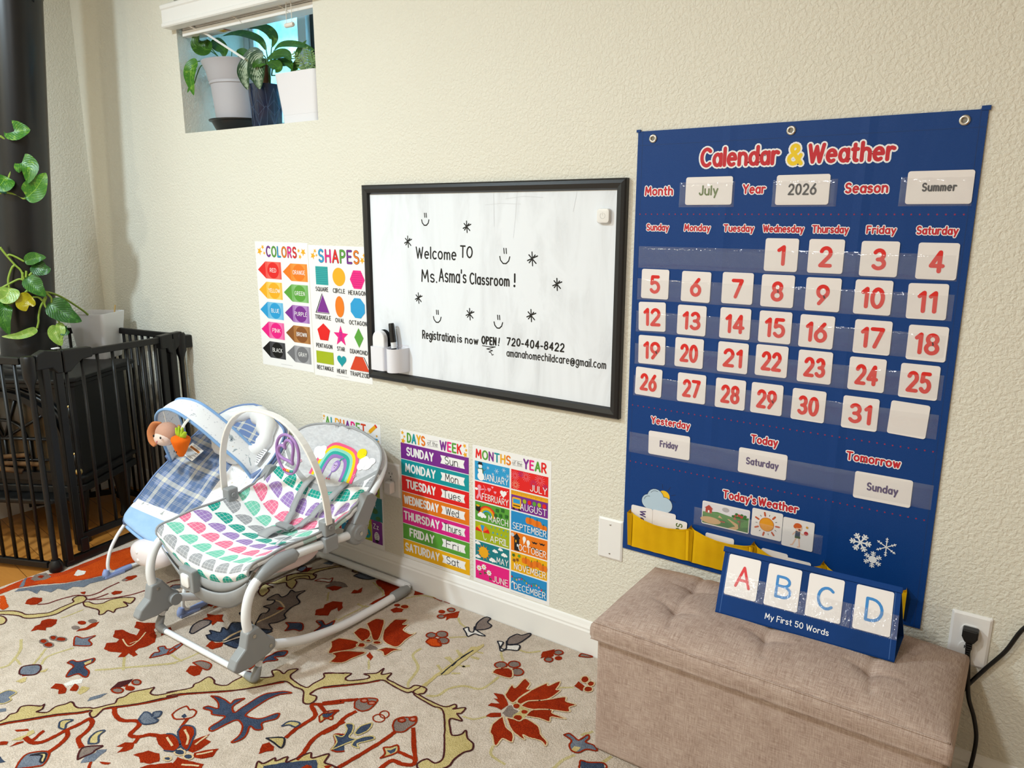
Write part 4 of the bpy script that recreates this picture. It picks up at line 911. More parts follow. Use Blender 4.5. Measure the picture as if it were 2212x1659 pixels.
p B 0 -2007,-147 -2020,-118 -2000,-110 -1975,-138
q m 0 -2007,-147 -2020,-118 -2000,-110 -1975,-138 -2007,-147
p r 0 -1982,-149 -1996,-114 -1978,-101 -1967,-132
p B 0 -1973,-58 -1974,-31 -1949,-21 -1940,-48
p r 0 -1930,-28 -1931,-4 -1922,-22
p g 0 -1841,-168 -1830,-142 -1841,-125 -1807,-119 -1784,-121 -1781,-143 -1811,-158
p r 0 -1825,-174 -1815,-149 -1787,-141 -1792,-176
p w 0 -1895,-163 -1887,-139 -1864,-129 -1860,-114 -1845,-140 -1868,-150
q o 0 -1895,-163 -1887,-139 -1864,-129 -1860,-114 -1845,-140 -1868,-150 -1895,-163
p r 0 -1730,-154 -1738,-130 -1726,-127 -1727,-101 -1706,-131 -1715,-143
p r 0 -1549,-157 -1545,-133 -1518,-130 -1510,-145 -1528,-164
p r 0 -1513,-109 -1510,-115 -1511,-121 -1516,-127 -1522,-129 -1530,-129 -1536,-125 -1539,-119 -1538,-113 -1533,-107 -1526,-104 -1519,-105
q c 0 -1513,-109 -1510,-115 -1511,-121 -1516,-127 -1522,-129 -1530,-129 -1536,-125 -1539,-119 -1538,-113 -1533,-107 -1526,-104 -1519,-105 -1513,-109
p r 0 -1544,-117 -1542,-121 -1543,-125 -1546,-129 -1551,-131 -1556,-131 -1560,-128 -1562,-124 -1561,-120 -1558,-116 -1553,-114 -1548,-114
l t 6 -1636,-295 -1637,-265 -1633,-222 -1633,-180
p r 0 -1563,-390 -1556,-363 -1505,-345 -1488,-351 -1482,-378 -1499,-404 -1522,-435 -1542,-407
q c 0 -1563,-390 -1556,-363 -1505,-345 -1488,-351 -1482,-378 -1499,-404 -1522,-435 -1542,-407 -1563,-390
p r 0 -1545,-318 -1548,-287 -1519,-281 -1497,-294 -1484,-321 -1492,-336
q c 0 -1545,-318 -1548,-287 -1519,-281 -1497,-294 -1484,-321 -1492,-336 -1545,-318
p r 0 -1550,-259 -1547,-223 -1521,-214 -1490,-251 -1457,-302 -1470,-312 -1510,-284
q c 0 -1550,-259 -1547,-223 -1521,-214 -1490,-251 -1457,-302 -1470,-312 -1510,-284 -1550,-259
p r 0 -1481,-255 -1496,-192 -1464,-170 -1457,-199 -1441,-192 -1434,-221 -1401,-226 -1392,-212 -1391,-256 -1385,-297 -1410,-305 -1447,-295
q c 0 -1481,-255 -1496,-192 -1464,-170 -1457,-199 -1441,-192 -1434,-221 -1401,-226 -1392,-212 -1391,-256 -1385,-297 -1410,-305 -1447,-295 -1481,-255
p r 0 -1467,-345 -1464,-350 -1465,-356 -1469,-360 -1475,-363 -1482,-363 -1488,-360 -1491,-355 -1490,-349 -1486,-344 -1479,-341 -1472,-342
q c 0 -1467,-345 -1464,-350 -1465,-356 -1469,-360 -1475,-363 -1482,-363 -1488,-360 -1491,-355 -1490,-349 -1486,-344 -1479,-341 -1472,-342 -1467,-345
p r 0 -1471,-319 -1469,-322 -1470,-326 -1473,-329 -1477,-331 -1481,-331 -1485,-329 -1487,-326 -1486,-322 -1483,-319 -1479,-317 -1474,-317
q c 0 -1471,-319 -1469,-322 -1470,-326 -1473,-329 -1477,-331 -1481,-331 -1485,-329 -1487,-326 -1486,-322 -1483,-319 -1479,-317 -1474,-317 -1471,-319
p r 0 -1439,-309 -1437,-314 -1439,-318 -1443,-323 -1449,-325 -1454,-326 -1459,-323 -1461,-319 -1459,-314 -1455,-310 -1449,-307 -1444,-307
q c 0 -1439,-309 -1437,-314 -1439,-318 -1443,-323 -1449,-325 -1454,-326 -1459,-323 -1461,-319 -1459,-314 -1455,-310 -1449,-307 -1444,-307 -1439,-309
p g 0 -1459,-359 -1460,-333 -1438,-333 -1421,-339 -1440,-354
p r 0 -1487,-463 -1495,-435 -1515,-428 -1494,-400 -1440,-371 -1449,-415 -1456,-445
q c 0 -1487,-463 -1495,-435 -1515,-428 -1494,-400 -1440,-371 -1449,-415 -1456,-445 -1487,-463
p r 0 -1422,-345 -1409,-319 -1367,-303 -1380,-321 -1383,-352 -1404,-341
q c 0 -1422,-345 -1409,-319 -1367,-303 -1380,-321 -1383,-352 -1404,-341 -1422,-345
p r 0 -1428,-380 -1433,-362 -1407,-374 -1400,-392
p t 0 -1459,-510 -1432,-488 -1399,-466 -1396,-489 -1379,-492 -1346,-458 -1351,-446 -1368,-447 -1343,-425 -1343,-398 -1328,-422 -1310,-402 -1302,-427 -1278,-429 -1228,-429 -1222,-408 -1205,-400 -1185,-401 -1179,-418 -1182,-431 -1103,-431 -1085,-408 -1074,-414 -1076,-425 -1054,-403 -1049,-426 -1056,-434 -1029,-448 -1058,-458 -1031,-490 -1014,-502 -1000,-487 -999,-470 -979,-490 -956,-497 -946,-516 -956,-532 -960,-562 -956,-587 -968,-607 -1004,-632 -1019,-622 -1012,-599 -988,-598 -984,-574 -1024,-521 -1091,-446 -1128,-445 -1189,-439 -1207,-430 -1220,-442 -1265,-442 -1308,-439 -1336,-473 -1387,-524 -1414,-550
q m 0 -1459,-510 -1432,-488 -1399,-466 -1396,-489 -1379,-492 -1346,-458 -1351,-446 -1368,-447 -1343,-425 -1343,-398 -1328,-422 -1310,-402 -1302,-427 -1278,-429 -1228,-429 -1222,-408 -1205,-400 -1185,-401 -1179,-418 -1182,-431 -1103,-431 -1085,-408 -1074,-414 -1076,-425 -1054,-403 -1049,-426 -1056,-434 -1029,-448 -1058,-458 -1031,-490 -1014,-502 -1000,-487 -999,-470 -979,-490 -956,-497 -946,-516 -956,-532 -960,-562 -956,-587 -968,-607 -1004,-632 -1019,-622 -1012,-599 -988,-598 -984,-574 -1024,-521 -1091,-446 -1128,-445 -1189,-439 -1207,-430 -1220,-442 -1265,-442 -1308,-439 -1336,-473 -1387,-524 -1414,-550
l r 5 -1411,-552 -1372,-513 -1335,-474 -1313,-445
l m 4 -1207,-430 -1205,-400
l m 4 -1182,-431 -1206,-432
l r 11 -1364,-597 -1333,-564 -1302,-536
l r 11 -1270,-571 -1275,-604 -1267,-643 -1274,-676
l r 11 -1136,-573 -1138,-613 -1145,-661 -1152,-705 -1159,-741
l r 11 -1110,-536 -1067,-581 -1026,-625 -1048,-643 -1074,-648 -1078,-684
l r 9 -1036,-615 -1080,-618
p g 0 -1283,-564 -1302,-543 -1298,-530 -1280,-514 -1260,-506 -1252,-522 -1248,-546 -1259,-563
q r 0 -1283,-564 -1302,-543 -1298,-530 -1280,-514 -1260,-506 -1252,-522 -1248,-546 -1259,-563 -1283,-564
p P 0 -1277,-524 -1275,-527 -1276,-531 -1279,-534 -1283,-536 -1288,-536 -1291,-534 -1293,-531 -1292,-527 -1289,-524 -1285,-522 -1280,-522
q r 0 -1277,-524 -1275,-527 -1276,-531 -1279,-534 -1283,-536 -1288,-536 -1291,-534 -1293,-531 -1292,-527 -1289,-524 -1285,-522 -1280,-522 -1277,-524
p P 0 -1253,-519 -1252,-522 -1253,-526 -1256,-529 -1261,-532 -1266,-532 -1269,-530 -1271,-527 -1269,-523 -1266,-520 -1261,-518 -1257,-517
q r 0 -1253,-519 -1252,-522 -1253,-526 -1256,-529 -1261,-532 -1266,-532 -1269,-530 -1271,-527 -1269,-523 -1266,-520 -1261,-518 -1257,-517 -1253,-519
p g 0 -1156,-559 -1166,-541 -1160,-523 -1143,-511 -1132,-501 -1117,-519 -1118,-539 -1120,-561 -1138,-571
q r 0 -1156,-559 -1166,-541 -1160,-523 -1143,-511 -1132,-501 -1117,-519 -1118,-539 -1120,-561 -1138,-571 -1156,-559
p P 0 -1145,-526 -1144,-530 -1145,-533 -1147,-536 -1152,-538 -1156,-538 -1159,-536 -1161,-533 -1160,-529 -1157,-526 -1153,-524 -1149,-524
q r 0 -1145,-526 -1144,-530 -1145,-533 -1147,-536 -1152,-538 -1156,-538 -1159,-536 -1161,-533 -1160,-529 -1157,-526 -1153,-524 -1149,-524 -1145,-526
p P 0 -1126,-508 -1125,-511 -1125,-515 -1128,-518 -1132,-519 -1136,-519 -1140,-517 -1141,-514 -1141,-510 -1138,-507 -1134,-505 -1130,-505
q r 0 -1126,-508 -1125,-511 -1125,-515 -1128,-518 -1132,-519 -1136,-519 -1140,-517 -1141,-514 -1141,-510 -1138,-507 -1134,-505 -1130,-505 -1126,-508
l r 3 -1193,-533 -1190,-539 -1190,-545 -1193,-549 -1199,-551 -1206,-550 -1213,-546 -1216,-540 -1216,-534 -1213,-529 -1207,-527 -1200,-528 -1193,-533
l r 3 -1192,-549 -1188,-556 -1189,-563 -1194,-568 -1201,-571 -1210,-570 -1216,-566 -1220,-560 -1219,-553 -1215,-547 -1207,-544 -1199,-545 -1192,-549
p n 0 -1214,-704 -1223,-678 -1247,-663 -1227,-657 -1236,-634 -1254,-621 -1239,-611 -1221,-629 -1213,-648 -1193,-645 -1199,-662 -1207,-685
q t 0 -1214,-704 -1223,-678 -1247,-663 -1227,-657 -1236,-634 -1254,-621 -1239,-611 -1221,-629 -1213,-648 -1193,-645 -1199,-662 -1207,-685 -1214,-704
p n 0 -1212,-632 -1219,-606 -1205,-581 -1193,-604 -1200,-630
q t 0 -1212,-632 -1219,-606 -1205,-581 -1193,-604 -1200,-630 -1212,-632
p n 0 -1193,-645 -1184,-627 -1169,-614 -1159,-619 -1169,-637 -1179,-654 -1166,-662 -1187,-665
q t 0 -1193,-645 -1184,-627 -1169,-614 -1159,-619 -1169,-637 -1179,-654 -1166,-662 -1187,-665 -1193,-645
p t 0 -1101,-658 -1103,-640 -1119,-628 -1107,-617 -1099,-603 -1084,-616 -1087,-634
q o 0 -1101,-658 -1103,-640 -1119,-628 -1107,-617 -1099,-603 -1084,-616 -1087,-634 -1101,-658
p n 0 -1108,-630 -1100,-624 -1096,-610 -1089,-622 -1092,-633
p n 0 -1331,-624 -1317,-611 -1310,-596 -1306,-616 -1309,-631 -1318,-635
q o 0 -1331,-624 -1317,-611 -1310,-596 -1306,-616 -1309,-631 -1318,-635
p t 0 -1205,-400 -1209,-339 -1207,-282 -1205,-223 -1212,-176 -1183,-156 -1188,-220 -1184,-274 -1181,-315 -1199,-340 -1193,-392
l t 8 -1233,-300 -1206,-314
l t 8 -1233,-251 -1206,-266
l t 8 -1172,-266 -1158,-252
l t 8 -1176,-308 -1158,-295
l t 8 -1231,-216 -1205,-223
l t 8 -1182,-215 -1157,-210
l k 4 -1196,-328 -1200,-261 -1196,-187
l t 8 -1325,-265 -1321,-304 -1272,-336 -1255,-371 -1246,-403 -1231,-422
l t 8 -1168,-421 -1144,-404 -1139,-365 -1114,-333 -1068,-315 -1062,-247
l t 6 -1039,-432 -1010,-425 -991,-399
l t 6 -1375,-424 -1405,-392
p r 0 -1188,-749 -1173,-736 -1174,-752
p r 0 -1400,-66 -1398,-71 -1398,-77 -1402,-81 -1407,-83 -1413,-82 -1418,-78 -1420,-73 -1420,-68 -1416,-64 -1411,-62 -1405,-63
p g 0 -1382,-40 -1380,-46 -1380,-51 -1384,-56 -1390,-58 -1396,-57 -1401,-54 -1403,-48 -1402,-43 -1399,-38 -1393,-36 -1387,-37
q r 0 -1382,-40 -1380,-46 -1380,-51 -1384,-56 -1390,-58 -1396,-57 -1401,-54 -1403,-48 -1402,-43 -1399,-38 -1393,-36 -1387,-37 -1382,-40
p g 0 -1382,-89 -1380,-95 -1381,-100 -1385,-104 -1390,-107 -1396,-106 -1401,-103 -1403,-97 -1403,-92 -1399,-88 -1393,-85 -1387,-86
q r 0 -1382,-89 -1380,-95 -1381,-100 -1385,-104 -1390,-107 -1396,-106 -1401,-103 -1403,-97 -1403,-92 -1399,-88 -1393,-85 -1387,-86 -1382,-89
p r 0 -1392,-80 -1380,-62 -1366,-37 -1346,-72 -1364,-89 -1365,-106 -1377,-88
p o 0 -1336,-231 -1338,-211 -1316,-200 -1288,-219 -1292,-230 -1309,-238
q r 0 -1336,-231 -1338,-211 -1316,-200 -1288,-219 -1292,-230 -1309,-238 -1336,-231
p g 0 -1310,-164 -1306,-172 -1307,-180 -1312,-186 -1320,-189 -1329,-188 -1337,-183 -1341,-175 -1340,-166 -1335,-160 -1326,-157 -1317,-158
q r 0 -1310,-164 -1306,-172 -1307,-180 -1312,-186 -1320,-189 -1329,-188 -1337,-183 -1341,-175 -1340,-166 -1335,-160 -1326,-157 -1317,-158 -1310,-164
p g 0 -1285,-188 -1281,-196 -1282,-204 -1287,-210 -1295,-213 -1304,-212 -1311,-207 -1315,-199 -1314,-191 -1309,-185 -1301,-182 -1292,-183
q r 0 -1285,-188 -1281,-196 -1282,-204 -1287,-210 -1295,-213 -1304,-212 -1311,-207 -1315,-199 -1314,-191 -1309,-185 -1301,-182 -1292,-183 -1285,-188
p g 0 -1334,-187 -1331,-193 -1332,-200 -1337,-206 -1344,-209 -1352,-208 -1358,-204 -1361,-197 -1360,-190 -1356,-184 -1348,-182 -1340,-182
q r 0 -1334,-187 -1331,-193 -1332,-200 -1337,-206 -1344,-209 -1352,-208 -1358,-204 -1361,-197 -1360,-190 -1356,-184 -1348,-182 -1340,-182 -1334,-187
p w 0 -1291,-112 -1284,-98 -1267,-113 -1255,-109 -1270,-84 -1256,-96 -1214,-106 -1228,-113 -1246,-116 -1253,-138 -1271,-125
q k 0 -1291,-112 -1284,-98 -1267,-113 -1255,-109 -1270,-84 -1256,-96 -1214,-106 -1228,-113 -1246,-116 -1253,-138 -1271,-125 -1291,-112
p g 0 -1257,-97 -1277,-61 -1277,-21 -1259,-12 -1253,-40 -1230,-51 -1235,-77
q k 0 -1257,-97 -1277,-61 -1277,-21 -1259,-12 -1253,-40 -1230,-51 -1235,-77 -1257,-97
p w 0 -1167,-108 -1149,-104 -1139,-131 -1123,-127 -1145,-93 -1128,-106 -1103,-89 -1091,-113 -1118,-128 -1129,-144 -1146,-127
q k 0 -1167,-108 -1149,-104 -1139,-131 -1123,-127 -1145,-93 -1128,-106 -1103,-89 -1091,-113 -1118,-128 -1129,-144 -1146,-127 -1167,-108
p g 0 -1133,-110 -1148,-78 -1142,-46 -1126,-41 -1113,-9 -1105,-30 -1109,-80 -1124,-99
q k 0 -1133,-110 -1148,-78 -1142,-46 -1126,-41 -1113,-9 -1105,-30 -1109,-80 -1124,-99 -1133,-110
p t 0 -1210,-253 -1201,-174 -1191,-142 -1184,-150 -1184,-195 -1185,-266
l t 8 -1236,-211 -1204,-233
l t 8 -1239,-258 -1201,-270
l t 8 -1157,-212 -1178,-215
l t 8 -1164,-263 -1185,-266
l t 8 -1182,-186 -1165,-181
l k 4 -1196,-281 -1201,-235 -1196,-187
l t 7 -1344,-70 -1320,-91 -1293,-100
l t 7 -1295,-172 -1256,-141
l t 7 -1090,-108 -1061,-104 -1037,-79
l t 7 -1127,-147 -1095,-180
p r 0 -1087,-243 -1088,-221 -1063,-200 -1045,-206 -1031,-233 -1059,-242
q c 0 -1087,-243 -1088,-221 -1063,-200 -1045,-206 -1031,-233 -1059,-242 -1087,-243
p g 0 -1075,-191 -1073,-198 -1075,-206 -1080,-212 -1088,-216 -1096,-215 -1103,-210 -1105,-203 -1103,-195 -1098,-188 -1090,-185 -1081,-186
q r 0 -1075,-191 -1073,-198 -1075,-206 -1080,-212 -1088,-216 -1096,-215 -1103,-210 -1105,-203 -1103,-195 -1098,-188 -1090,-185 -1081,-186 -1075,-191
p g 0 -1047,-167 -1044,-174 -1046,-182 -1052,-189 -1060,-192 -1068,-191 -1074,-186 -1076,-179 -1075,-171 -1069,-164 -1061,-161 -1053,-162
q r 0 -1047,-167 -1044,-174 -1046,-182 -1052,-189 -1060,-192 -1068,-191 -1074,-186 -1076,-179 -1075,-171 -1069,-164 -1061,-161 -1053,-162 -1047,-167
p g 0 -1019,-191 -1016,-200 -1018,-208 -1024,-215 -1032,-218 -1041,-217 -1047,-211 -1050,-203 -1049,-194 -1043,-187 -1034,-184 -1026,-186
q r 0 -1019,-191 -1016,-200 -1018,-208 -1024,-215 -1032,-218 -1041,-217 -1047,-211 -1050,-203 -1049,-194 -1043,-187 -1034,-184 -1026,-186 -1019,-191
p r 0 -1017,-110 -1029,-78 -1008,-47 -994,-78 -1009,-96
p g 0 -979,-49 -978,-55 -980,-61 -984,-67 -991,-69 -997,-68 -1001,-64 -1003,-58 -1001,-52 -997,-46 -990,-44 -984,-45
q r 0 -979,-49 -978,-55 -980,-61 -984,-67 -991,-69 -997,-68 -1001,-64 -1003,-58 -1001,-52 -997,-46 -990,-44 -984,-45 -979,-49
p r 0 -967,-73 -965,-78 -967,-84 -970,-88 -976,-90 -981,-89 -985,-85 -986,-80 -985,-75 -981,-70 -976,-68 -971,-69
p g 0 -985,-95 -983,-101 -984,-107 -988,-111 -994,-113 -1000,-112 -1004,-108 -1006,-102 -1005,-96 -1001,-92 -995,-90 -989,-91
q r 0 -985,-95 -983,-101 -984,-107 -988,-111 -994,-113 -1000,-112 -1004,-108 -1006,-102 -1005,-96 -1001,-92 -995,-90 -989,-91 -985,-95
p r 0 -994,-74 -993,-78 -994,-83 -997,-87 -1001,-88 -1006,-88 -1009,-84 -1011,-80 -1010,-75 -1007,-71 -1002,-70 -998,-71
p g 0 -933,-39 -932,-22 -901,-12 -911,-29
q r 0 -933,-39 -932,-22 -901,-12 -911,-29 -933,-39
p r 0 -1002,-303 -1012,-258 -997,-262 -999,-215 -975,-225 -969,-249 -957,-247 -964,-293 -967,-318 -986,-314
q c 0 -1002,-303 -1012,-258 -997,-262 -999,-215 -975,-225 -969,-249 -957,-247 -964,-293 -967,-318 -986,-314 -1002,-303
p r 0 -960,-310 -965,-290 -957,-247 -940,-197 -931,-205 -917,-171 -908,-186 -905,-207 -894,-203 -897,-239 -907,-262 -938,-289 -947,-311
q c 0 -960,-310 -965,-290 -957,-247 -940,-197 -931,-205 -917,-171 -908,-186 -905,-207 -894,-203 -897,-239 -907,-262 -938,-289 -947,-311 -960,-310
p r 0 -943,-317 -938,-289 -907,-262 -870,-220 -858,-235 -831,-232 -839,-251 -831,-267 -881,-290 -911,-311
q c 0 -943,-317 -938,-289 -907,-262 -870,-220 -858,-235 -831,-232 -839,-251 -831,-267 -881,-290 -911,-311 -943,-317
p r 0 -911,-342 -910,-313 -881,-290 -867,-286 -862,-295 -824,-293 -836,-301 -857,-310 -851,-327 -878,-331
q c 0 -911,-342 -910,-313 -881,-290 -867,-286 -862,-295 -824,-293 -836,-301 -857,-310 -851,-327 -878,-331 -911,-342
p r 0 -948,-374 -928,-369 -913,-367 -905,-350 -866,-356 -842,-379 -818,-391 -812,-406 -828,-398 -842,-399 -861,-404 -877,-404 -864,-415 -880,-415 -911,-404
q c 0 -948,-374 -928,-369 -913,-367 -905,-350 -866,-356 -842,-379 -818,-391 -812,-406 -828,-398 -842,-399 -861,-404 -877,-404 -864,-415 -880,-415 -911,-404 -948,-374
p r 0 -948,-442 -960,-415 -958,-381 -952,-380 -927,-404 -900,-414 -884,-440 -907,-442 -910,-449 -907,-470 -916,-470 -934,-450
q c 0 -948,-442 -960,-415 -958,-381 -952,-380 -927,-404 -900,-414 -884,-440 -907,-442 -910,-449 -907,-470 -916,-470 -934,-450 -948,-442
p r 0 -992,-399 -990,-382 -969,-367 -960,-379 -977,-394
p r 0 -1013,-363 -1012,-349 -993,-339 -1019,-331 -1008,-327 -1031,-313 -1009,-304 -988,-316 -972,-331 -975,-358 -996,-357
p g 0 -966,-365 -970,-336 -965,-326 -952,-336 -938,-336 -934,-364 -948,-374
p t 0 -968,-322 -957,-308 -943,-317 -919,-316 -911,-326 -909,-350 -913,-367 -930,-371 -939,-358 -934,-330
p r 0 -946,-318 -944,-322 -944,-327 -947,-330 -951,-331 -955,-330 -959,-327 -961,-322 -960,-318 -958,-315 -954,-313 -949,-314
p r 0 -916,-326 -915,-329 -916,-333 -919,-336 -923,-338 -926,-337 -929,-335 -931,-331 -930,-327 -927,-324 -923,-323 -919,-323
p r 0 -915,-353 -913,-358 -914,-363 -918,-367 -923,-369 -928,-368 -932,-365 -934,-360 -933,-354 -929,-350 -924,-348 -919,-349
p r 0 -855,-119 -853,-126 -854,-133 -857,-138 -863,-140 -869,-137 -874,-132 -876,-124 -876,-117 -872,-112 -867,-110 -860,-113
q c 0 -855,-119 -853,-126 -854,-133 -857,-138 -863,-140 -869,-137 -874,-132 -876,-124 -876,-117 -872,-112 -867,-110 -860,-113 -855,-119
p r 0 -835,-127 -833,-133 -834,-138 -837,-143 -842,-144 -847,-142 -851,-138 -852,-132 -851,-126 -848,-122 -843,-121 -838,-122
q c 0 -835,-127 -833,-133 -834,-138 -837,-143 -842,-144 -847,-142 -851,-138 -852,-132 -851,-126 -848,-122 -843,-121 -838,-122 -835,-127
p r 0 -827,-151 -825,-157 -827,-163 -831,-168 -836,-170 -842,-169 -846,-164 -848,-158 -847,-151 -843,-147 -837,-145 -831,-146
q c 0 -827,-151 -825,-157 -827,-163 -831,-168 -836,-170 -842,-169 -846,-164 -848,-158 -847,-151 -843,-147 -837,-145 -831,-146 -827,-151
p r 0 -875,-166 -876,-141 -850,-152 -846,-173
p B 0 -797,-348 -789,-336 -771,-341 -758,-343 -750,-315 -742,-324 -742,-340 -720,-339 -706,-351 -728,-361 -738,-381 -754,-384 -768,-372 -773,-354
q o 0 -797,-348 -789,-336 -771,-341 -758,-343 -750,-315 -742,-324 -742,-340 -720,-339 -706,-351 -728,-361 -738,-381 -754,-384 -768,-372 -773,-354 -797,-348
p t 0 -756,-386 -756,-367 -742,-362 -744,-383
p n 0 -717,-411 -720,-400 -702,-395 -674,-378 -663,-393 -706,-424
q o 0 -717,-411 -720,-400 -702,-395 -674,-378 -663,-393 -706,-424 -717,-411
l t 7 -907,-198 -873,-171
l t 7 -747,-296 -763,-324
l t 7 -914,-475 -900,-502 -856,-509
l t 8 -742,-392 -755,-422 -759,-457
l t 8 -670,-347 -678,-378'''
# ------------------------------------------------------------------ printed posters (11 x 17 in sheets)
PW, PH = .2794, .4443
M_PAPER = paint('f6f5f4', .38, .45); K = paint('1b1b1f', .5); WH = paint('fbfbfa', .45)
C_ = {k: paint(h, .42, .42) for k, h in dict(purple='7d2d92', teal='0f9aa3', red='e81f1f', orange='ef7d16', pink='e2238c', green='5aa33a', yellow='f2b50f', blue='1f8fd0', lime='a8b81a', brown='8a5326', black='141414', gray='77777b', hot='ee1f86', gold='f5b01c', dred='d8431f', sky='2a9fd8', dteal='16808a', navy='1c2a5a', lpink='f4a3b8', dgreen='2e6b2a', cream='f8e7c0').items()}
def sheet(name, x0, z1, label, cat='poster', group=None, w=PW, h=PH, y=0.0, tilt=0):
    """paper sheet on the back wall; returns (mesh collector, printing face in millimetres from the top left corner)"""
    mb = MB(); mb.box((x0, y-.0006, z1-h), (x0+w, y-.0001, z1), M_PAPER)
    pr = Print(mb, lambda X, Y, hh: (x0+X/1000, y-.0006-hh, z1-Y/1000), .0002)
    pr.h = .0002
    def fin():
        o = mb.build(name); return tag(o, label, cat, group)
    return pr, fin
class Flip:
    """printing in millimetres with y downwards"""
    def __init__(s, pr): object.__setattr__(s, 'q', pr)
    def __setattr__(s, k, v): setattr(s.q, k, v)
    def __getattr__(s, k): return getattr(s.q, k)
    def text(s, t, x, y, h, mat, **k):
        q = s.q; fn = q.fn
        q.fn = lambda X, Y, hh: fn(x+(X-x), y-(Y-y), hh)
        r = q.text(t, x, y, h, mat, **k); q.fn = fn; return r
def cycle(t, cols): 
    r = []; i = 0
    for ch in t:
        r.append(C_[cols[i % len(cols)]]); i += ch != ' '
    return r
def stars(p, pts):
    for x, y, r in pts: p.star(x, y, r, C_['gold'], a=-90+x)
def cloud(p, x, y, s, mat):
    for dx, dy, r in ((-1, 0, .55), (-.35, -.45, .65), (.4, -.3, .6), (1, .05, .5), (0, .15, .6)): p.ell(x+dx*s, y+dy*s, r*s, r*s*.9, mat, 14)
# colours
p, fin = sheet('wall_poster', -2.3096, 1.1356, 'white poster of ten crayons naming the colors, left of the shapes poster'); p = Flip(p)
t = 'COLORS'; p.text(t, 141, 50, 33, [K]*6, w=2.1, width=164, sp=1.7); p.text(t, 141, 50, 33, cycle(t, ['purple', 'green', 'sky', 'orange', 'hot', 'red']), w=1.5, width=162, sp=1.7, lift=1)
stars(p, [(24, 34, 15), (42, 19, 9), (49, 40, 7), (233, 27, 8), (256, 31, 14), (239, 47, 9)])
for i, (t, c, c2) in enumerate([('RED', 'red', 'f2695c'), ('ORANGE', 'orange', 'f79a3e'), ('YELLOW', 'gold', 'f8cf62'), ('GREEN', 'green', '8ac27a'), ('BLUE', 'sky', '7cc4e8'), ('PURPLE', 'purple', 'b78acb'), ('PINK', 'hot', 'f37cb4'), ('BROWN', 'brown', 'b9814a'), ('BLACK', 'black', '4c4c50'), ('GRAY', 'gray', 'a9a9ad')]):
    x = 8-(i//2)*1.1 if i % 2 == 0 else 144-(i//2)*1.1; y = 99+(i//2)*71.5+(2 if i % 2 else 0); b = paint(c2, .42)
    p.h = .0002
    p.poly([(x, y), (x+43, y-30), (x+43, y+30)], C_[c]); p.rect(x+43, y-30, x+128, y+30, b); p.up()
    for a in (47, 51, 119, 123): p.rect(x+a, y-30, x+a+1, y+30, C_[c])
    p.ell(x+84, y, 31, 28, C_[c], 30); p.text(t, x+84, y+6, 13, WH, w=1.3, width=10*len(t)+4, serif=True)
p.rect(103, 432.5, 166, 433.5, paint('b9b9b9')); fin()
# shapes
p, fin = sheet('wall_poster', -2.0274, 1.1295, 'white poster of twelve named shapes touching the left edge of the whiteboard'); p = Flip(p)
t = 'SHAPES'; p.text(t, 145, 53, 38, [K]*6, w=2.1, width=194, sp=1.7); p.text(t, 145, 53, 38, cycle(t, ['sky', 'hot', 'red', 'green', 'purple', 'orange']), w=1.5, width=192, sp=1.7, lift=1)
stars(p, [(22, 35, 13), (33, 19, 8), (40, 33, 6), (254, 43, 12), (263, 27, 8), (271, 40, 6)])
p.h = .0002; rows = 14
def outl(q, mat): p.poly([(x+(.0), y) for x, y in q], mat)
def ngon(x, y, rx, ry, n, a): return [(x+rx*math.cos(R(a+360*i/n)), y+ry*math.sin(R(a+360*i/n))) for i in range(n)]
TE = C_['dteal']; TL_ = paint('2fa9a8', .42)
p.rect(31, 69, 91, 130, TL_); p.up()
for i in range(9): p.rect(31, 74+i*6.3, 91, 75.4+i*6.3, TE)
p.ell(143, 100, 30, 30, C_['gold'], 40)
p.poly(ngon(228, 105, 34, 34, 6, 0), C_['hot']); p.up()
for i in range(7): p.line([(203+j*4, 84+i*7+(1.5 if j % 2 else 0)) for j in range(13)], .9, paint('c4146c'))
p.poly([(21, 226), (57, 158), (90, 226)], K); p.up(); p.poly([(27, 224), (59, 162), (91, 224)], WH); p.poly([(29, 223), (60, 163), (90, 223)], C_['purple'])
p.ell(141, 198, 21, 35, C_['orange'], 36); p.poly(ngon(225, 197, 35, 35, 8, 22.5), C_['sky'])
p.poly(ngon(57, 292, 33, 32, 5, -90), C_['red']); p.star(140, 297, 36, C_['hot'], a=-90, r2=.42); p.up()
for i in range(6): p.rect(133, 284+i*5, 147, 285.6+i*5, C_['purple'])
p.poly([(225, 262), (246, 294), (225, 327), (204, 294)], C_['green']); p.rect(14, 357, 99, 399, C_['lime'])
hp = []
for i in range(32):
    a = 2*math.pi*i/32; hp.append((139+22*math.sin(a)**3, 379-(1.35*(13*math.cos(a)-5*math.cos(2*a)-2*math.cos(3*a)-math.cos(4*a)))))
p.poly(hp, C_['teal']); p.poly([(207, 357), (246, 357), (275, 405), (182, 405)], K); p.up(); p.poly([(206, 358), (244, 358), (272, 404.5), (181, 404.5)], WH); p.up(); p.poly([(205, 358), (241, 358), (269, 404), (179, 404)], C_['dred'])
for t, x, y, w_ in [('SQUARE', 59, 151, 62), ('CIRCLE', 141, 152, 57), ('HEXAGON', 226, 154, 82), ('TRIANGLE', 57, 246, 78), ('OVAL', 139, 250, 43), ('OCTAGON', 224, 252, 82), ('PENTAGON', 56, 344, 80), ('STAR', 138, 346, 37), ('DIAMOND', 222, 348, 82), ('RECTANGLE', 56, 421, 82), ('HEART', 138, 423, 48), ('TRAPEZOID', 223, 424, 92)]:
    p.text(t, x, y, 13, K, w=1.5, width=w_, sp=2.2, serif=True)
p.rect(110, 432.5, 170, 433.3, paint('b9b9b9')); fin()
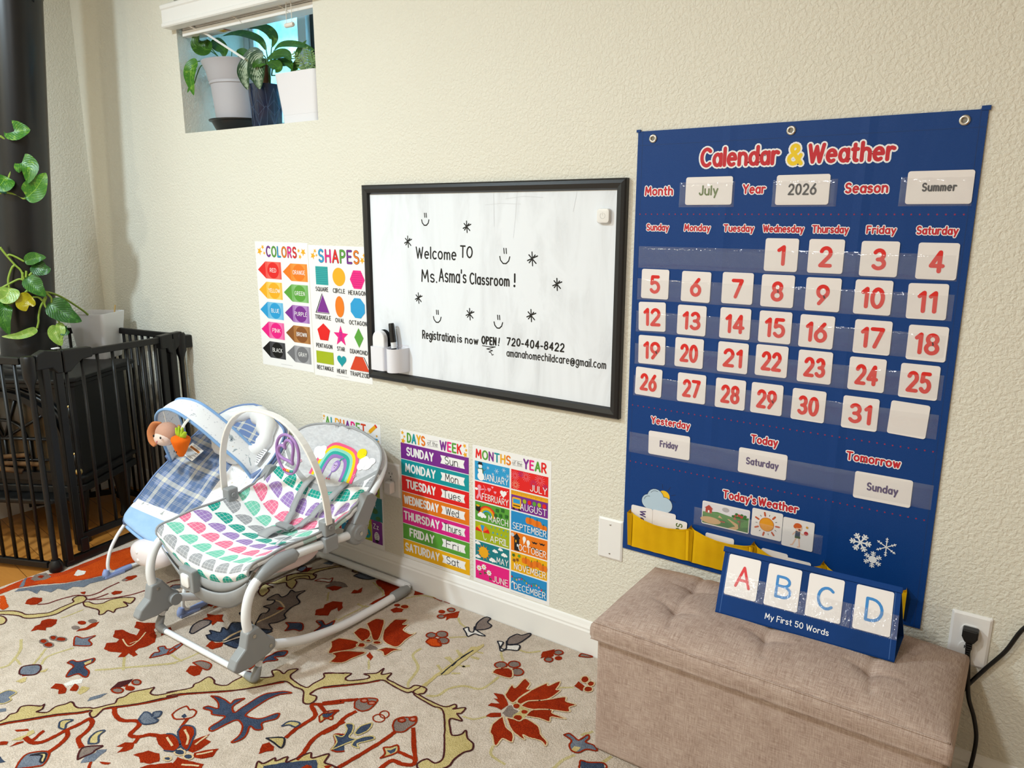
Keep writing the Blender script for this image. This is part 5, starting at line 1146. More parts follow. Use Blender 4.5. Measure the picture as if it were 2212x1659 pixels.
# alphabet
p, fin = sheet('wall_poster', -2.0, .552, 'alphabet poster mostly hidden behind the grey rocker seat'); p = Flip(p)
t = 'ALPHABET'; p.text(t, 113, 42, 31, cycle(t, ['green', 'teal', 'gold', 'orange', 'purple', 'hot', 'green', 'dred']), w=2.0, width=200, sp=1.6)
p.h = .0005; p.poly([(222, 34), (228, 24), (256, 2), (264, 10), (234, 36)], C_['gold']); p.up(); p.poly([(253, 4), (257, 0), (266, 9), (262, 13)], C_['red']); p.poly([(216, 40), (223, 28), (232, 36)], C_['cream'])
stars(p, [(8, 10, 7), (6, 20, 4), (262, 40, 5), (268, 58, 6)])
cols = ['lime', 'sky', 'hot', 'orange', 'teal', 'purple', 'red', 'green']
for r in range(7):
    n_ = 4 if r < 5 else 3+(r % 2 == 0)
    for c in range(4):
        k = r*4+c
        if k > 25: break
        x0, y0 = 4+c*66, 50+r*52.5 if r < 7 else 0
        p.h = .0002; p.rect(x0, y0, x0+64, y0+51, C_[cols[(k*3+r) % 8]]); p.up()
        L_ = chr(65+k)+chr(97+k); p.text(L_, x0+18, y0+22, 15, WH, w=1.4, sp=2); p.ell(x0+42, y0+34, 12, 10, C_[cols[(k*5+2) % 8]], 14)
p.h = .0007; p.rect(176, 260, 275, 345, C_['dteal']); p.rect(176, 347, 222, 425, C_['lime']); p.rect(224, 347, 272, 428, C_['purple']); p.up()
p.up(); p.text('Tt', 234, 294, 17, WH, w=1.3); p.text('Yy', 197, 372, 17, WH, w=1.4); p.text('Zz', 243, 374, 17, WH, w=1.4)
p.ell(240, 310, 15, 10, C_['dgreen'], 16); p.ell(255, 335, 12, 8, C_['dgreen'], 14); p.ell(198, 400, 18, 18, C_['teal'], 20); p.ell(196, 312, 16, 24, C_['orange'], 20); p.up(); p.star(198, 400, 10, C_['gold']); p.ell(246, 402, 12, 17, WH, 16); p.up()
for i in range(5): p.rect(238, 390+i*6, 254, 392+i*6, K)
p.ell(246, 419, 8, 6, K, 12); fin()
# days of the week
p, fin = sheet('wall_poster', -1.6309, .5547, 'poster of the days of the week in seven coloured bands'); p = Flip(p)
p.text('DAYS', 67, 38, 28, cycle('DAYS', ['green', 'teal', 'gold', 'orange']), w=2.1, width=78, sp=1.5); p.text('WEEK', 209, 38, 27, cycle('WEEK', ['purple', 'hot', 'green', 'red']), w=2.1, width=88, sp=1.5)
p.text('of the', 136, 32, 13, K, w=.8, width=42); p.line([(114, 18), (157, 16)], .7, K); p.line([(114, 36), (157, 34)], .7, K)
stars(p, [(9, 11, 8), (17, 23, 6), (11, 38, 11), (264, 10, 8), (270, 23, 6), (266, 38, 10)])
for i, (t, ab, c, w_) in enumerate([('SUNDAY', 'Sun.', 'purple', 116), ('MONDAY', 'Mon.', 'teal', 130), ('TUESDAY', 'Tues.', 'red', 127), ('WEDNESDAY', 'Wed.', 'orange', 150), ('THURSDAY', 'Thurs.', 'pink', 155), ('FRIDAY', 'Fri.', 'green', 108), ('SATURDAY', 'Sat.', 'yellow', 150)]):
    y = 45+i*55.8; p.h = .0002; p.rect(0, y, 279.4, y+53.5, C_[c]); p.up()
    p.poly([(167, y+12), (264, y+12), (259, y+25), (264, y+39), (167, y+39), (173, y+25)], WH)
    p.text(t, 82, y+38, 25, WH, w=2.3, width=w_, sp=1.5, serif=True); p.text(ab, 214, y+37, 24, K, w=1.0, width=58 if len(ab) < 5 else 76, sp=1.6)
p.rect(110, 438, 170, 438.8, paint('b9b9b9')); fin()
# months of the year
p, fin = sheet('wall_poster', -1.3362, .5542, 'poster of the twelve months of the year in a two column grid'); p = Flip(p)
p.text('MONTHS', 76, 37, 25, cycle('MONTHS', ['red', 'green', 'purple', 'teal', 'gold', 'orange']), w=2.0, width=130, sp=1.4); p.text('YEAR', 224, 37, 26, cycle('YEAR', ['purple', 'hot', 'green', 'red']), w=2.1, width=80, sp=1.5)
p.text('of the', 163, 33, 11, K, w=.8, width=34); p.line([(146, 21), (181, 20)], .6, K); p.line([(146, 36), (181, 35)], .6, K)
def flake(x, y, r, mat=WH):
    for a in range(3): p.line([(x-r*math.cos(R(a*60)), y-r*math.sin(R(a*60))), (x+r*math.cos(R(a*60)), y+r*math.sin(R(a*60)))], .8, mat)
def heart(x, y, s, mat): p.ell(x-s*.45, y-s*.3, s*.55, s*.55, mat, 10); p.ell(x+s*.45, y-s*.3, s*.55, s*.55, mat, 10); p.poly([(x-s*.95, y-s*.1), (x, y+s), (x+s*.95, y-s*.1)], mat)
def pumpkin(x, y, s):
    for dx in (-.7, .7, -.3, .3): p.ell(x+dx*s, y, s*.55, s*.8, C_['orange'], 12)
    p.up(); p.ell(x, y, s*.35, s*.8, paint('d96a10'), 12); p.rect(x-1.2, y-s*1.15, x+1.2, y-s*.7, C_['dgreen'])
for i, (t, c) in enumerate([('JANUARY', 'sky'), ('FEBRUARY', 'red'), ('MARCH', 'green'), ('APRIL', 'lime'), ('MAY', 'dteal'), ('JUNE', 'hot'), ('JULY', 'red'), ('AUGUST', 'purple'), ('SEPTEMBER', 'blue'), ('OCTOBER', 'orange'), ('NOVEMBER', 'yellow'), ('DECEMBER', 'blue')]):
    x = 8 if i < 6 else 142; y = 48+(i % 6)*64.6; w_, h_ = 128, 60.5
    p.h = .0002; p.rect(x, y, x+w_, y+h_, C_[c]); p.up(2)
    if i == 0:
        p.ell(x+23, y+46, 13, 13, WH); p.ell(x+22, y+28, 10, 10, WH); p.ell(x+21, y+14, 7, 7, WH); p.up(); p.rect(x+14, y+1, x+28, y+8, K); p.rect(x+11, y+7, x+31, y+9.5, K); p.line([(x+14, y+22), (x+30, y+21), (x+31, y+34)], 3, C_['dgreen']); p.line([(x+31, y+28), (x+42, y+20)], 1, C_['brown']); p.line([(x+12, y+28), (x+3, y+18)], 1, C_['brown'])
        for a, b, r in ((50, 14, 5), (68, 30, 4), (82, 18, 8), (108, 10, 7), (104, 34, 5), (122, 26, 7), (56, 36, 3)): flake(x+a, y+b, r)
    if i == 1:
        P2_ = C_['lpink']; p.ell(x+17, y+16, 7, 7, P2_); p.line([(x+16, y+22), (x+17, y+38), (x+9, y+52)], 8, P2_); p.line([(x+18, y+38), (x+25, y+54)], 6, P2_); p.line([(x+18, y+25), (x+33, y+20)], 4, P2_); p.line([(x+33, y+8), (x+40, y+20), (x+33, y+34)], 1.6, P2_); p.line([(x+26, y+20), (x+46, y+20)], 1.2, P2_); p.ell(x+6, y+24, 6, 4, WH)
        heart(x+54, y+18, 7, P2_); heart(x+76, y+22, 5, P2_); heart(x+66, y+8, 4, P2_); heart(x+106, y+20, 12, WH); p.line([(x+92, y+32), (x+122, y+8)], 1.4, WH)
    if i == 2:
        for k, cc in enumerate(('red', 'orange', 'gold', 'lime', 'sky')):
            r = 31-k*3.6; p.line([(x+46+r*math.cos(R(180+a*15)), y+40+r*math.sin(R(180+a*15))) for a in range(13)], 3.8, C_[cc]); p.up()
        p.ell(x+12, y+22, 9, 9, K); p.rect(x+4, y+12, x+21, y+16, K); p.ell(x+12, y+12, 7, 3, C_['gold']); cloud(p.q, x+27, y+42, 11, WH)
        for a, b in ((84, 12), (104, 8), (96, 26), (118, 24), (78, 30)):
            for k in range(4): p.ell(x+a+3.6*math.cos(R(45+90*k)), y+b+3.6*math.sin(R(45+90*k)), 3.4, 3.4, C_['dgreen'], 8)
    if i == 3:
        for k, cc in enumerate(('red', 'gold', 'sky', 'orange', 'red')):
            a0, a1 = 180+k*36, 216+k*36; p.poly([(x+28, y+31)]+[(x+28+27*math.cos(R(a)), y+30+22*math.sin(R(a))) for a in (a0, (a0+a1)/2, a1)], C_[cc])
        p.line([(x+28, y+28), (x+34, y+52), (x+40, y+54), (x+42, y+48)], 1.6, WH)
        for k in range(12): p.ell(x+62+(k*23) % 62, y+6+(k*17) % 34, 1.6, 3, C_['sky'], 8)
    if i == 4:
        for k in range(12): p.poly([(x+32+15*math.cos(R(k*30-9)), y+32+15*math.sin(R(k*30-9))), (x+32+26*math.cos(R(k*30)), y+32+26*math.sin(R(k*30))), (x+32+15*math.cos(R(k*30+9)), y+32+15*math.sin(R(k*30+9)))], C_['orange'])
        p.ell(x+32, y+32, 18, 18, C_['gold']); 
        for a, b, s in ((76, 18, 8), (110, 22, 9), (6, 6, 8), (10, 54, 8), (66, 50, 10), (96, 2, 7)): cloud(p.q, x+max(10, a), y+max(7, min(b, 52)), s*.85, WH)
    if i == 5:
        for a, b in ((14, 24), (33, 16), (53, 30)):
            p.line([(x+a, y+b), (x+a+2, y+b+24)], 1.4, C_['dgreen']); p.ell(x+a+5, y+b+18, 5, 2.4, C_['dgreen'], 8); p.up()
            for k in range(8): p.ell(x+a+6*math.cos(R(45*k)), y+b+6*math.sin(R(45*k)), 4.2, 2.2, WH, 8, 45*k)
            p.up(); p.ell(x+a, y+b, 2.8, 2.8, C_['gold'], 10)
    if i == 6:
        for a, b, r, cc in ((14, 18, 14, 'lpink'), (52, 14, 15, 'lpink'), (100, 16, 17, 'lpink'), (78, 30, 13, 'purple'), (118, 34, 10, 'purple'), (16, 46, 14, 'cream'), (34, 10, 10, 'purple')):
            for k in range(14): p.line([(x+max(1, min(127, a+r*.3*math.cos(R(k*25.7)))), y+max(1, b+r*.3*math.sin(R(k*25.7)))), (x+max(1, min(127, a+r*math.cos(R(k*25.7)))), y+max(1, min(59, b+r*math.sin(R(k*25.7)))))], .7, C_[cc], 4)
    if i == 7:
        p.rect(x, y, x+w_, y+13, C_['gold']); p.up(); 
        for k in range(30): p.rect(x+3+k*4.2, y+1, x+3.6+k*4.2, y+(7 if k % 4 else 10), K)
        p.rrect(x+4, y+20, x+36, y+54, 5, C_['gold']); p.up(); p.rect(x+8, y+25, x+32, y+38, C_['sky']); p.rect(x+8, y+44, x+32, y+47, K); p.ell(x+10, y+56, 4, 4, K, 10); p.ell(x+30, y+56, 4, 4, K, 10)
        for k, cc in enumerate(('lime', 'red', 'green', 'lime', 'red')): p.ell(x+48+k*17, y+26, 6.5, 7, C_[cc], 14)
    if i == 8: pumpkin(x+68, y+18, 13); pumpkin(x+92, y+21, 13); pumpkin(x+114, y+28, 10)
    if i == 9:
        p.rect(x+12, y+18, x+30, y+58, K); p.poly([(x+8, y+18), (x+21, y+2), (x+34, y+18)], K); p.poly([(x+2, y+14), (x+10, y+6), (x+16, y+16)], K); p.ell(x+6, y+10, 6, 6, paint('cfd2da')); p.up(); p.rect(x+16, y+24, x+20, y+32, C_['gold']); p.rect(x+22, y+36, x+26, y+44, WH)
        for a, b in ((48, 14), (62, 22)): p.ell(x+a, y+b, 6, 8, WH, 14); p.poly([(x+a-5, y+b), (x+a+6, y+b+2), (x+a-2, y+b+18)], WH)
        for a, b in ((84, 16), (110, 14), (82, 34), (102, 36)): p.poly([(x+a-11, y+b-2), (x+a-3, y+b), (x+a, y+b-3), (x+a+3, y+b), (x+a+11, y+b-2), (x+a+5, y+b+5), (x+a, y+b+3), (x+a-5, y+b+5)], K)
    if i == 10:
        for k in range(4): pumpkin(x+54+k*20, y+18+(k % 2)*6, 12)
        for a, b, cc in ((10, 10, 'dgreen'), (24, 22, 'brown'), (12, 26, 'brown'), (30, 8, 'green'), (60, 36, 'dgreen'), (100, 40, 'dgreen')): p.star(x+a, y+b, 7, C_[cc], r2=.5)
    if i == 11:
        q = [(x+2+k*8.8, y+12+5*math.sin(k*1.1)+k*.9) for k in range(15)]; p.line(q, 1, C_['dgreen']); p.up()
        for k, (a, b) in enumerate(q[:-1]): p.ell(a+2, b+5, 2.4, 3.6, C_[['red', 'green', 'gold', 'lpink'][k % 4]], 8)
        p.line([(x+14, y+54), (x+12, y+34), (x+7, y+32), (x+4, y+36)], 3.4, WH); p.up(); p.line([(x+13, y+46), (x+12.4, y+42)], 3.4, C_['red']); p.line([(x+13.6, y+53), (x+13.4, y+51)], 3.4, C_['red'])
    p.up(2); L_ = {'JANUARY': 92, 'FEBRUARY': 98, 'MARCH': 74, 'APRIL': 68, 'MAY': 44, 'JUNE': 58, 'JULY': 58, 'AUGUST': 92, 'SEPTEMBER': 118, 'OCTOBER': 98, 'NOVEMBER': 112, 'DECEMBER': 112}[t]
    p.text(t, x+w_-3-L_/2, y+h_-7, 19, WH, w=1.15, width=L_, sp=1.6, serif=True)
p.rect(140, 438, 195, 438.8, paint('c4c4c4')); fin()
# ------------------------------------------------------------------ whiteboard
WBX0, WBX1, WBZ0, WBZ1 = -1.7511, -.8475, .7119, 1.3172
wb = empty('whiteboard', ((WBX0+WBX1)/2, 0, WBZ0), 0, 'black framed whiteboard with handwritten welcome message on the wall', 'whiteboard')
n = NM('black_frame', .38, .5); n.bump(n.noise(n.coord(), 240, 2), .12, .001); M_FRAME = n.col(rgb('17181b'))
mb = MB(); pf_ = [(0, 0), (0, .013), (.004, .016), (.012, .019), (.024, .016), (.028, .007), (.028, .003)]
vs = []; 
for d, y in pf_: vs += [(WBX0+d, -y, WBZ0+d), (WBX1-d, -y, WBZ0+d), (WBX1-d, -y, WBZ1-d), (WBX0+d, -y, WBZ1-d)]
mb.add(vs, [(i*4+k, i*4+(k+1) % 4, (i+1)*4+(k+1) % 4, (i+1)*4+k) for i in range(len(pf_)-1) for k in range(4)], M_FRAME)
at(wb, 'frame', mb)
n = NM('marker_board', .22, .5); v = n.coord('Object', (1, 1, .35)); a = n.noise(v, 7, 4, .65, 1.4); b = n.noise(n.coord('Object', (6, 1, .7)), 3, 3, .6, .5)
f = n.math('MULTIPLY', n.ramp(a, [(.45, (0, 0, 0)), (.72, (1, 1, 1))]), n.ramp(b, [(.35, (0, 0, 0)), (.7, (1, 1, 1))]))
n.put(n.b.inputs['Roughness'], n.math('ADD', n.math('MULTIPLY', f, .25), .2))
M_WBS = n.col(n.mix(n.math('MULTIPLY', f, .6), rgb('eef3fa'), rgb('b2b4b8')))
mb = MB(); mb.box((WBX0+.02, -.0066, WBZ0+.02), (WBX1-.02, -.001, WBZ1-.02), M_WBS)
p = Print(mb, lambda X, Y, h: (WBX0+X/1000, -.0066-h, WBZ1-Y/1000), .0002); p = Flip(p); p.h = .0002
MK = paint('0c0c0e', .45, .4)
for t, x, y, h, w_, wt, sl in [('Welcome', 213, 215, 31, 156, 1.15, .02), ('TO', 382, 207, 30, 46, 1.2, .04), ('Ms.', 233, 283, 35, 62, 1.05, 0), ('Asma\'s', 301, 280, 35, 104, 1.05, .03), ('Classroom', 416, 280, 29, 140, 1.25, 0),
                      ('Registration', 231, 456, 25, 130, 1.3, .03), ('is now', 368, 454, 21, 78, 1.5, .03), ('OPEN', 457, 450, 20, 54, 1.9, .03), ('720-404-8422', 545, 445, 20, 190, 1.7, .06), ('amanahomechildcare@gmail.com', 545, 477, 20, 316, 1.2, .03)]:
    p.text(t, x, y, h, MK, w=wt*1.2, width=w_, align='l', slant=sl, jit=.35, wob=.06, sp=2.0)
p.line([(571, 247), (571, 268)], 5.5, MK); p.ell(570, 279, 3.6, 3.6, MK); p.line([(519, 429), (517, 443)], 4, MK); p.ell(516, 449, 2.3, 2.3, MK)
p.line([(459, 456), (480, 457), (505, 455), (482, 462), (474, 464), (495, 467), (482, 472), (490, 474), (493, 480), (498, 478)], 2.2, MK)
for x, y, s in ((252, 105, 1.05), (538, 203, 1.25), (291, 388, 1.1), (516, 386, 1.1)):
    p.line([(x-3*s, y-20*s), (x-2*s, y-9*s)], 3.2, MK); p.line([(x+3*s, y-20*s), (x+4*s, y-9*s)], 3.2, MK)
    p.line([(x-14*s, y-2*s), (x-12*s, y+6*s), (x-5*s, y+13*s), (x+3*s, y+13*s), (x+10*s, y+7*s), (x+13*s, y-2*s)], 3.4, MK)
for x, y, s in ((181, 167, 1.0), (406, 121, .95), (628, 203, 1.1), (707, 267, .95), (218, 334, .95), (414, 368, 1), (626, 356, 1)):
    p.line([(x-1*s, y-16*s), (x+1*s, y+17*s)], 3.4, MK); p.line([(x-14*s, y+5*s), (x+15*s, y-7*s)], 3.4, MK); p.line([(x-10*s, y-9*s), (x+11*s, y+11*s)], 3.4, MK); p.line([(x-9*s, y+10*s), (x+8*s, y-9*s)], 3.4, MK)
p.h = .0002
for q in ([(500, 30), (502, 120)], [(578, 28), (572, 100), (566, 150)], [(470, 62), (520, 58), (590, 60)], [(540, 46), (600, 40), (660, 44)], [(762, 30), (752, 80)]): p.line(q, 1.0, paint('d5d8de', .4))
at(wb, 'board_surface', mb)
# caddy stuck on the board with an eraser and a marker in it
M_CUP = plastic('e9e8ee', .3)
cup = empty('marker_caddy', (-1.64, -.0066, .752), 0, 'white two part marker cup stuck at lower left of the whiteboard', 'cup')
def cupmesh(poly_o, poly_i, z0, z1):
    mb = MB(); n = len(poly_o)
    vs = [(x, y, z0) for x, y in poly_o]+[(x, y, z1) for x, y in poly_o]+[(x, y, z1) for x, y in poly_i]+[(x, y, z0+.004) for x, y in poly_i]
    fs = [tuple(range(n))[::-1], tuple(3*n+k for k in range(n))]+[(i*n+k, i*n+(k+1) % n, (i+1)*n+(k+1) % n, (i+1)*n+k) for i in range(3) for k in range(n)]
    mb.add(vs, fs, M_CUP); return mb
def cup_poly(x0, x1, y0, y1, r, off):
    return [(min(max(x, x0), x1), y) for x, y in rr(x0+off, y0+off, x1-off, y1-off, max(.002, r-off), 6)]
at(cup, 'eraser_pocket', cupmesh(cup_poly(-1.698, -1.641, -.056, -.0072, .006, 0), cup_poly(-1.698, -1.641, -.056, -.0072, .006, .0022), .752, .826), smooth=True, auto=40)
def half(x0, x1, yb, d, off):
    xc = (x0+x1)/2; q = [(x1-off, yb-off), (x0+off, yb-off)]
    q += [(xc+(x1-x0-2*off)/2*math.cos(R(a)), yb-off-.012+(d-.012-off)*math.sin(R(a))) for a in range(180, 361, 15)]
    return q
at(cup, 'marker_pocket', cupmesh(half(-1.639, -1.577, -.0072, .058, 0), half(-1.639, -1.577, -.0072, .058, .0022), .752, .826), smooth=True, auto=40)
mb = MB(); mb.box((-1.695, -.0072, .76), (-1.58, -.0067, .834), M_CUP); at(cup, 'back_plate', mb)
er = empty('whiteboard_eraser', (-1.67, -.032, .757), 0, 'white round topped eraser standing in the left pocket of the marker cup', 'eraser')
mb = MB(); q = [(-.025, 0), (.025, 0)]+[(.025*math.cos(R(a)), .092+.028*math.sin(R(a))) for a in range(0, 181, 15)]
mb.prism(q, .02, plastic('f1f0f2', .3), Matrix(((1, 0, 0, -1.6695), (0, 0, -1, -.028), (0, 1, 0, .757), (0, 0, 0, 1)))); at(er, 'shell', mb, bevel=.004)
mb = MB(); mb.prism([(x*1.01, y) for x, y in q], .012, fabric('1c1c1e'), Matrix(((1, 0, 0, -1.6695), (0, 0, -1, -.0145), (0, 1, 0, .757), (0, 0, 0, 1)))); o = at(er, 'felt_pad', mb, bevel=.002); o['label'] = 'black felt pad'
mk = empty('marker_pen', (-1.618, -.03, .758), 0, 'dry erase marker with black cap standing in the right pocket of the marker cup', 'marker')
ax = (V(-1.632, -.026, .902)-V(-1.612, -.03, .760)).normalized(); MM = frame((-1.612, -.03, .760), ax.orthogonal(), None, ax.cross(ax.orthogonal()))
mb = MB(); mb.lathe([(0, 0), (.0075, 0), (.0085, .003), (.0085, .085), (0, .085)], plastic('eeeef0'), MM, 18); mb.lathe([(.0087, .06), (.0087, .064)], K, MM, 18); at(mk, 'barrel', mb, smooth=True, auto=40)
mb = MB(); mb.lathe([(0, .083), (.0098, .083), (.0095, .12), (.0088, .138), (.0078, .142), (0, .142)], plastic('121212', .4), MM, 18); o = at(mk, 'cap', mb, smooth=True, auto=40); o['label'] = 'black cap'
mb = MB(); M_MG = plastic('efedea', .25)
loft(mb, [(rr(-.018, -.018, .018, .018, .007), 0), (rr(-.018, -.018, .018, .018, .007), .008), (rr(-.0165, -.0165, .0165, .0165, .0065), .011), (rr(-.012, -.012, .012, .012, .005), .012)], M_MG, Matrix(((1, 0, 0, -.908), (0, 0, -1, -.0068), (0, 1, 0, 1.227), (0, 0, 0, 1))))
p = Print(mb, lambda X, Y, h: (-.908+X, -.0188-h, 1.227+Y), .0002); g_ = paint('c9c6c4', .4); p.line([(.007*math.cos(R(a)), .007*math.sin(R(a))) for a in range(-240, 61, 20)], .001, g_); p.line([(0, .001), (0, .008)], .001, g_)
tag(mb.build('magnet', smooth=True, auto=35), 'white rounded square magnet in upper right corner of the whiteboard', 'magnet')
# ------------------------------------------------------------------ calendar pocket chart
CX0, CX1, CZ0, CZ1 = -.8265, -.1155, .3575, 1.4225
ch = empty('calendar_chart', ((CX0+CX1)/2, 0, CZ1), 0, 'big blue cloth calendar and weather pocket chart hanging on the wall', 'chart')
n = NM('blue_nylon', .45, .25); v = n.coord('Object', (1, 1, .3))
w_ = n.math('ADD', n.noise(v, 6, 3, .5, .8), n.math('MULTIPLY', n.noise(n.coord(), 900, 1), .12))
xx = n.sep(n.coord())[0]
for cx in (-.603, -.318):
    d = n.math('ABSOLUTE', n.math('SUBTRACT', xx, cx)); w_ = n.math('ADD', w_, n.math('MULTIPLY', n.math('MAXIMUM', n.math('SUBTRACT', 1.0, n.math('MULTIPLY', d, 60)), 0.0), .5))
n.bump(w_, .45, .006); M_BLUE = n.col(rgb('063c80'))
BY = -.0042
mb = MB(); mb.box((CX0, BY, CZ0), (CX1, -.0012, CZ1), M_BLUE)
mb.box((CX0-.004, BY-.0012, CZ1-.002), (CX0+.006, -.001, CZ1+.004), M_BLUE); mb.box((CX1-.012, BY-.0012, CZ1-.002), (CX1+.003, -.001, CZ1+.006), M_BLUE)
p = Print(mb, lambda X, Y, h: (X, BY-h, Y), .0002); p.h = .0002
ST = paint('0a356e', .6)
for x in (CX0+.012, CX1-.012): p.line([(x, CZ0), (x, CZ1)], .0012, ST, 4)
p.line([(CX0, CZ1-.032), (CX1, CZ1-.032)], .001, ST, 4)
RED = paint('c71f2c', .5); YEL = paint('f4cf1c', .5); HAL = paint('f4f4f6', .5)
for z, rot in ((1.3385, 0),):
    p.text('Calendar', -.580, z, .036, RED, w=2.3, width=.178, sp=1.15, halo=HAL, hw=1.9); p.text('&', -.4585, z-.002, .037, YEL, w=2.3, width=.034, halo=HAL, hw=1.9); p.text('Weather', -.349, z, .034, RED, w=2.3, width=.168, sp=1.15, halo=HAL, hw=1.9)
for t, x, z, h, wd in [('Month', -.767, 1.276, .018, .072), ('Year', -.541, 1.277, .0175, .051), ('Season', -.312, 1.275, .018, .082), ('Yesterday', -.709, .716, .016, .104), ('Today', -.476, .710, .017, .063), ('Tomorrow', -.244, .708, .017, .108), ("Today's", -.524, .5595, .018, .082), ('Weather', -.433, .560, .018, .092)]:
    p.text(t, x, z, h, RED, w=2.3, width=wd, sp=1.3, halo=HAL, hw=2.4)
for t, x, wd in [('Sunday', -.766, .058), ('Monday', -.667, .064), ('Tuesday', -.5697, .070), ('Wednesday', -.4714, .088), ('Thursday', -.3745, .074), ('Friday', -.276, .056), ('Saturday', -.1755, .073)]:
    p.text(t, x, 1.1935, .0140, RED, w=2.3, width=wd, sp=1.3, halo=HAL, hw=2.4)
DOT = paint('a32a45', .6)
for z in (1.231, .7545, .604):
    for i in range(46): p.star(CX0+.013+i*.0151, z, .0023, DOT)
cg = paint('b9cfe0', .5); p.h = .0002
def blob(x, y, r, mat): p.ell(x, y, r, r, mat, 20)
blob(-.7165, .527, .016, paint('f6c21b')); 
for a in (20, 60, 100, -15): p.line([(-.7165+.021*math.cos(R(a)), .527+.021*math.sin(R(a))), (-.7165+.033*math.cos(R(a)), .527+.033*math.sin(R(a)))], .0009, K)
p.up()
for x, y, r in ((-.757, .505, .0195), (-.739, .520, .0225), (-.713, .505, .0205), (-.735, .503, .022)): blob(x, y, r+.0010, K)
p.up()
for x, y, r in ((-.757, .505, .0195), (-.739, .520, .0225), (-.713, .505, .0205), (-.735, .503, .022)): blob(x, y, r, cg)
p.up(); p.line([(-.757+.013*math.cos(R(a)), .507+.013*math.sin(R(a))) for a in range(80, 171, 15)], .0009, K); p.line([(-.739+.016*math.cos(R(a)), .522+.016*math.sin(R(a))) for a in range(70, 151, 15)], .0009, K)
def snow(x, y, r, w, style):
    for k in range(6):
        a = R(60*k+(30 if style else 0)); c, s = math.cos(a), math.sin(a)
        p.line([(x, y), (x+r*c, y+r*s)], w, HAL)
        for t in ((.5, .75) if style != 1 else (.55, .8)):
            for sg in (-1, 1):
                b = a+sg*R(55); L = r*(.28 if style != 1 else .14); p.line([(x+r*t*c, y+r*t*s), (x+r*t*c+L*math.cos(b), y+r*t*s+L*math.sin(b))], w*(.9 if style != 1 else .7), HAL)
snow(-.2503, .5235, .021, .0034, 0); snow(-.1985, .526, .021, .0020, 1); snow(-.2225, .4905, .0185, .0024, 2); p.ell(-.2225, .4905, .009, .009, HAL, 6)
at(ch, 'cloth', mb)
M_MET = paint('c9c7c2', .22, .5, 1)
for x in (-.7875, -.471, -.1525):
    z = 1.4045; mb = MB(); mb.lathe([(.0048, 0), (.0048, .0022), (.0062, .0032), (.0092, .0026), (.0102, .0008), (.0102, 0)], M_MET, Matrix(((1, 0, 0, x), (0, 0, -1, BY), (0, 1, 0, z), (0, 0, 0, 1))), 28)
    mb.lathe([(0, .0003), (.0048, .0003)], paint('8f8a80', .8), Matrix(((1, 0, 0, x), (0, 0, -1, BY), (0, 1, 0, z), (0, 0, 0, 1))), 20)
    o = at(ch, 'grommet', mb, smooth=True, auto=50); o['label'] = 'metal grommet'
FILM = clear_film(); FY = -.0074
def film(x0, x1, z0, z1, y=FY, nm='clear_pocket'):
    mb = MB(); rnd = random.Random(x0*77+z0*13)
    ph = [rnd.uniform(0, 6) for _ in range(4)]
    mb.grid(lambda u, v: V(x0+(x1-x0)*u, (y if 0 < v < 1 and 0 < u < 1 else y+.0022)-.0005*math.sin(u*23+ph[0])*math.sin(v*3+ph[1])*(0 < v < 1), z0+(z1-z0)*v), 40, 8, FILM)
    o = at(ch, nm, mb, smooth=True); o['label'] = 'clear plastic pocket'
for z in (1.104, 1.026, .946, .864, .782): film(CX0+.014, CX1-.016, z-.001, z+.051)
film(CX0+.008, CX1-.009, .629, .683)
for x0, x1 in ((-.7148, -.5843), (-.5005, -.3676), (-.2500, -.1238)): film(x0, x1, 1.247, 1.303)
film(-.634, -.3285, .473, .519)
# cards in the pockets: each a thing of its own
M_CARD = paint('f1ebe9', .4, .4); M_NUM = paint('e0241f', .45)
CY = -.0052
def card(cx, cz, w, h, name, label, cat, group, draw=None, rot=0, y=CY, r=.005, mat=None):
    mb = MB(); c, s = math.cos(R(rot)), math.sin(R(rot))
    tr = lambda X, Y: (cx+X*c-Y*s, cz+X*s+Y*c)
    q = rr(-w/2, -h/2, w/2, h/2, r)
    mb.prism(q, .0007, mat or M_CARD, Matrix(((c, -s, 0, cx), (0, 0, -1, y), (s, c, 0, cz), (0, 0, 0, 1))))
    p = Print(mb, lambda X, Y, hh: (tr(X, Y)[0], y-.0007-hh, tr(X, Y)[1]), .0002); p.h = .0002
    if draw: draw(p)
    return tag(mb.build(name), label, cat, group)
NUM = [(1, -.471, 1.144, 0), (2, -.378, 1.144, 0), (3, -.274, 1.142, 0), (4, -.169, 1.141, 0), (5, -.766, 1.065, 0), (6, -.662, 1.064, -.5), (7, -.563, 1.066, 0), (8, -.473, 1.065, 0), (9, -.377, 1.063, 0), (10, -.278, 1.063, 0), (11, -.178, 1.061, 1),
       (12, -.770, .985, 2), (13, -.668, .984, 0), (14, -.563, .985, 0), (15, -.472, .984, 0), (16, -.383, .982, -.5), (17, -.271, .980, 0), (18, -.169, .977, 0), (19, -.767, .902, 1), (20, -.670, .905, 0), (21, -.563, .905, 0), (22, -.474, .907, 0), (23, -.380, .904, 0), (24, -.274, .900, 0), (25, -.175, .897, 0),
       (26, -.772, .820, -1), (27, -.659, .819, 0), (28, -.563, .818, 0), (29, -.478, .818, 0), (30, -.386, .816, -.5), (31, -.279, .814, 0)]
for k, x, z, rt in NUM:
    def dr(p, k=k): p.text(str(k), 0, -.0195, .037, M_NUM, w=2.15, width=(.018 if k == 1 else .028) if k < 10 else (.046 if k not in (11,) else .036), sp=1.6)
    card(x, z, .0715, .0715, 'number_card', 'white square card with red number %d in the calendar' % k, 'card', 'red number cards in the calendar', dr, rt)
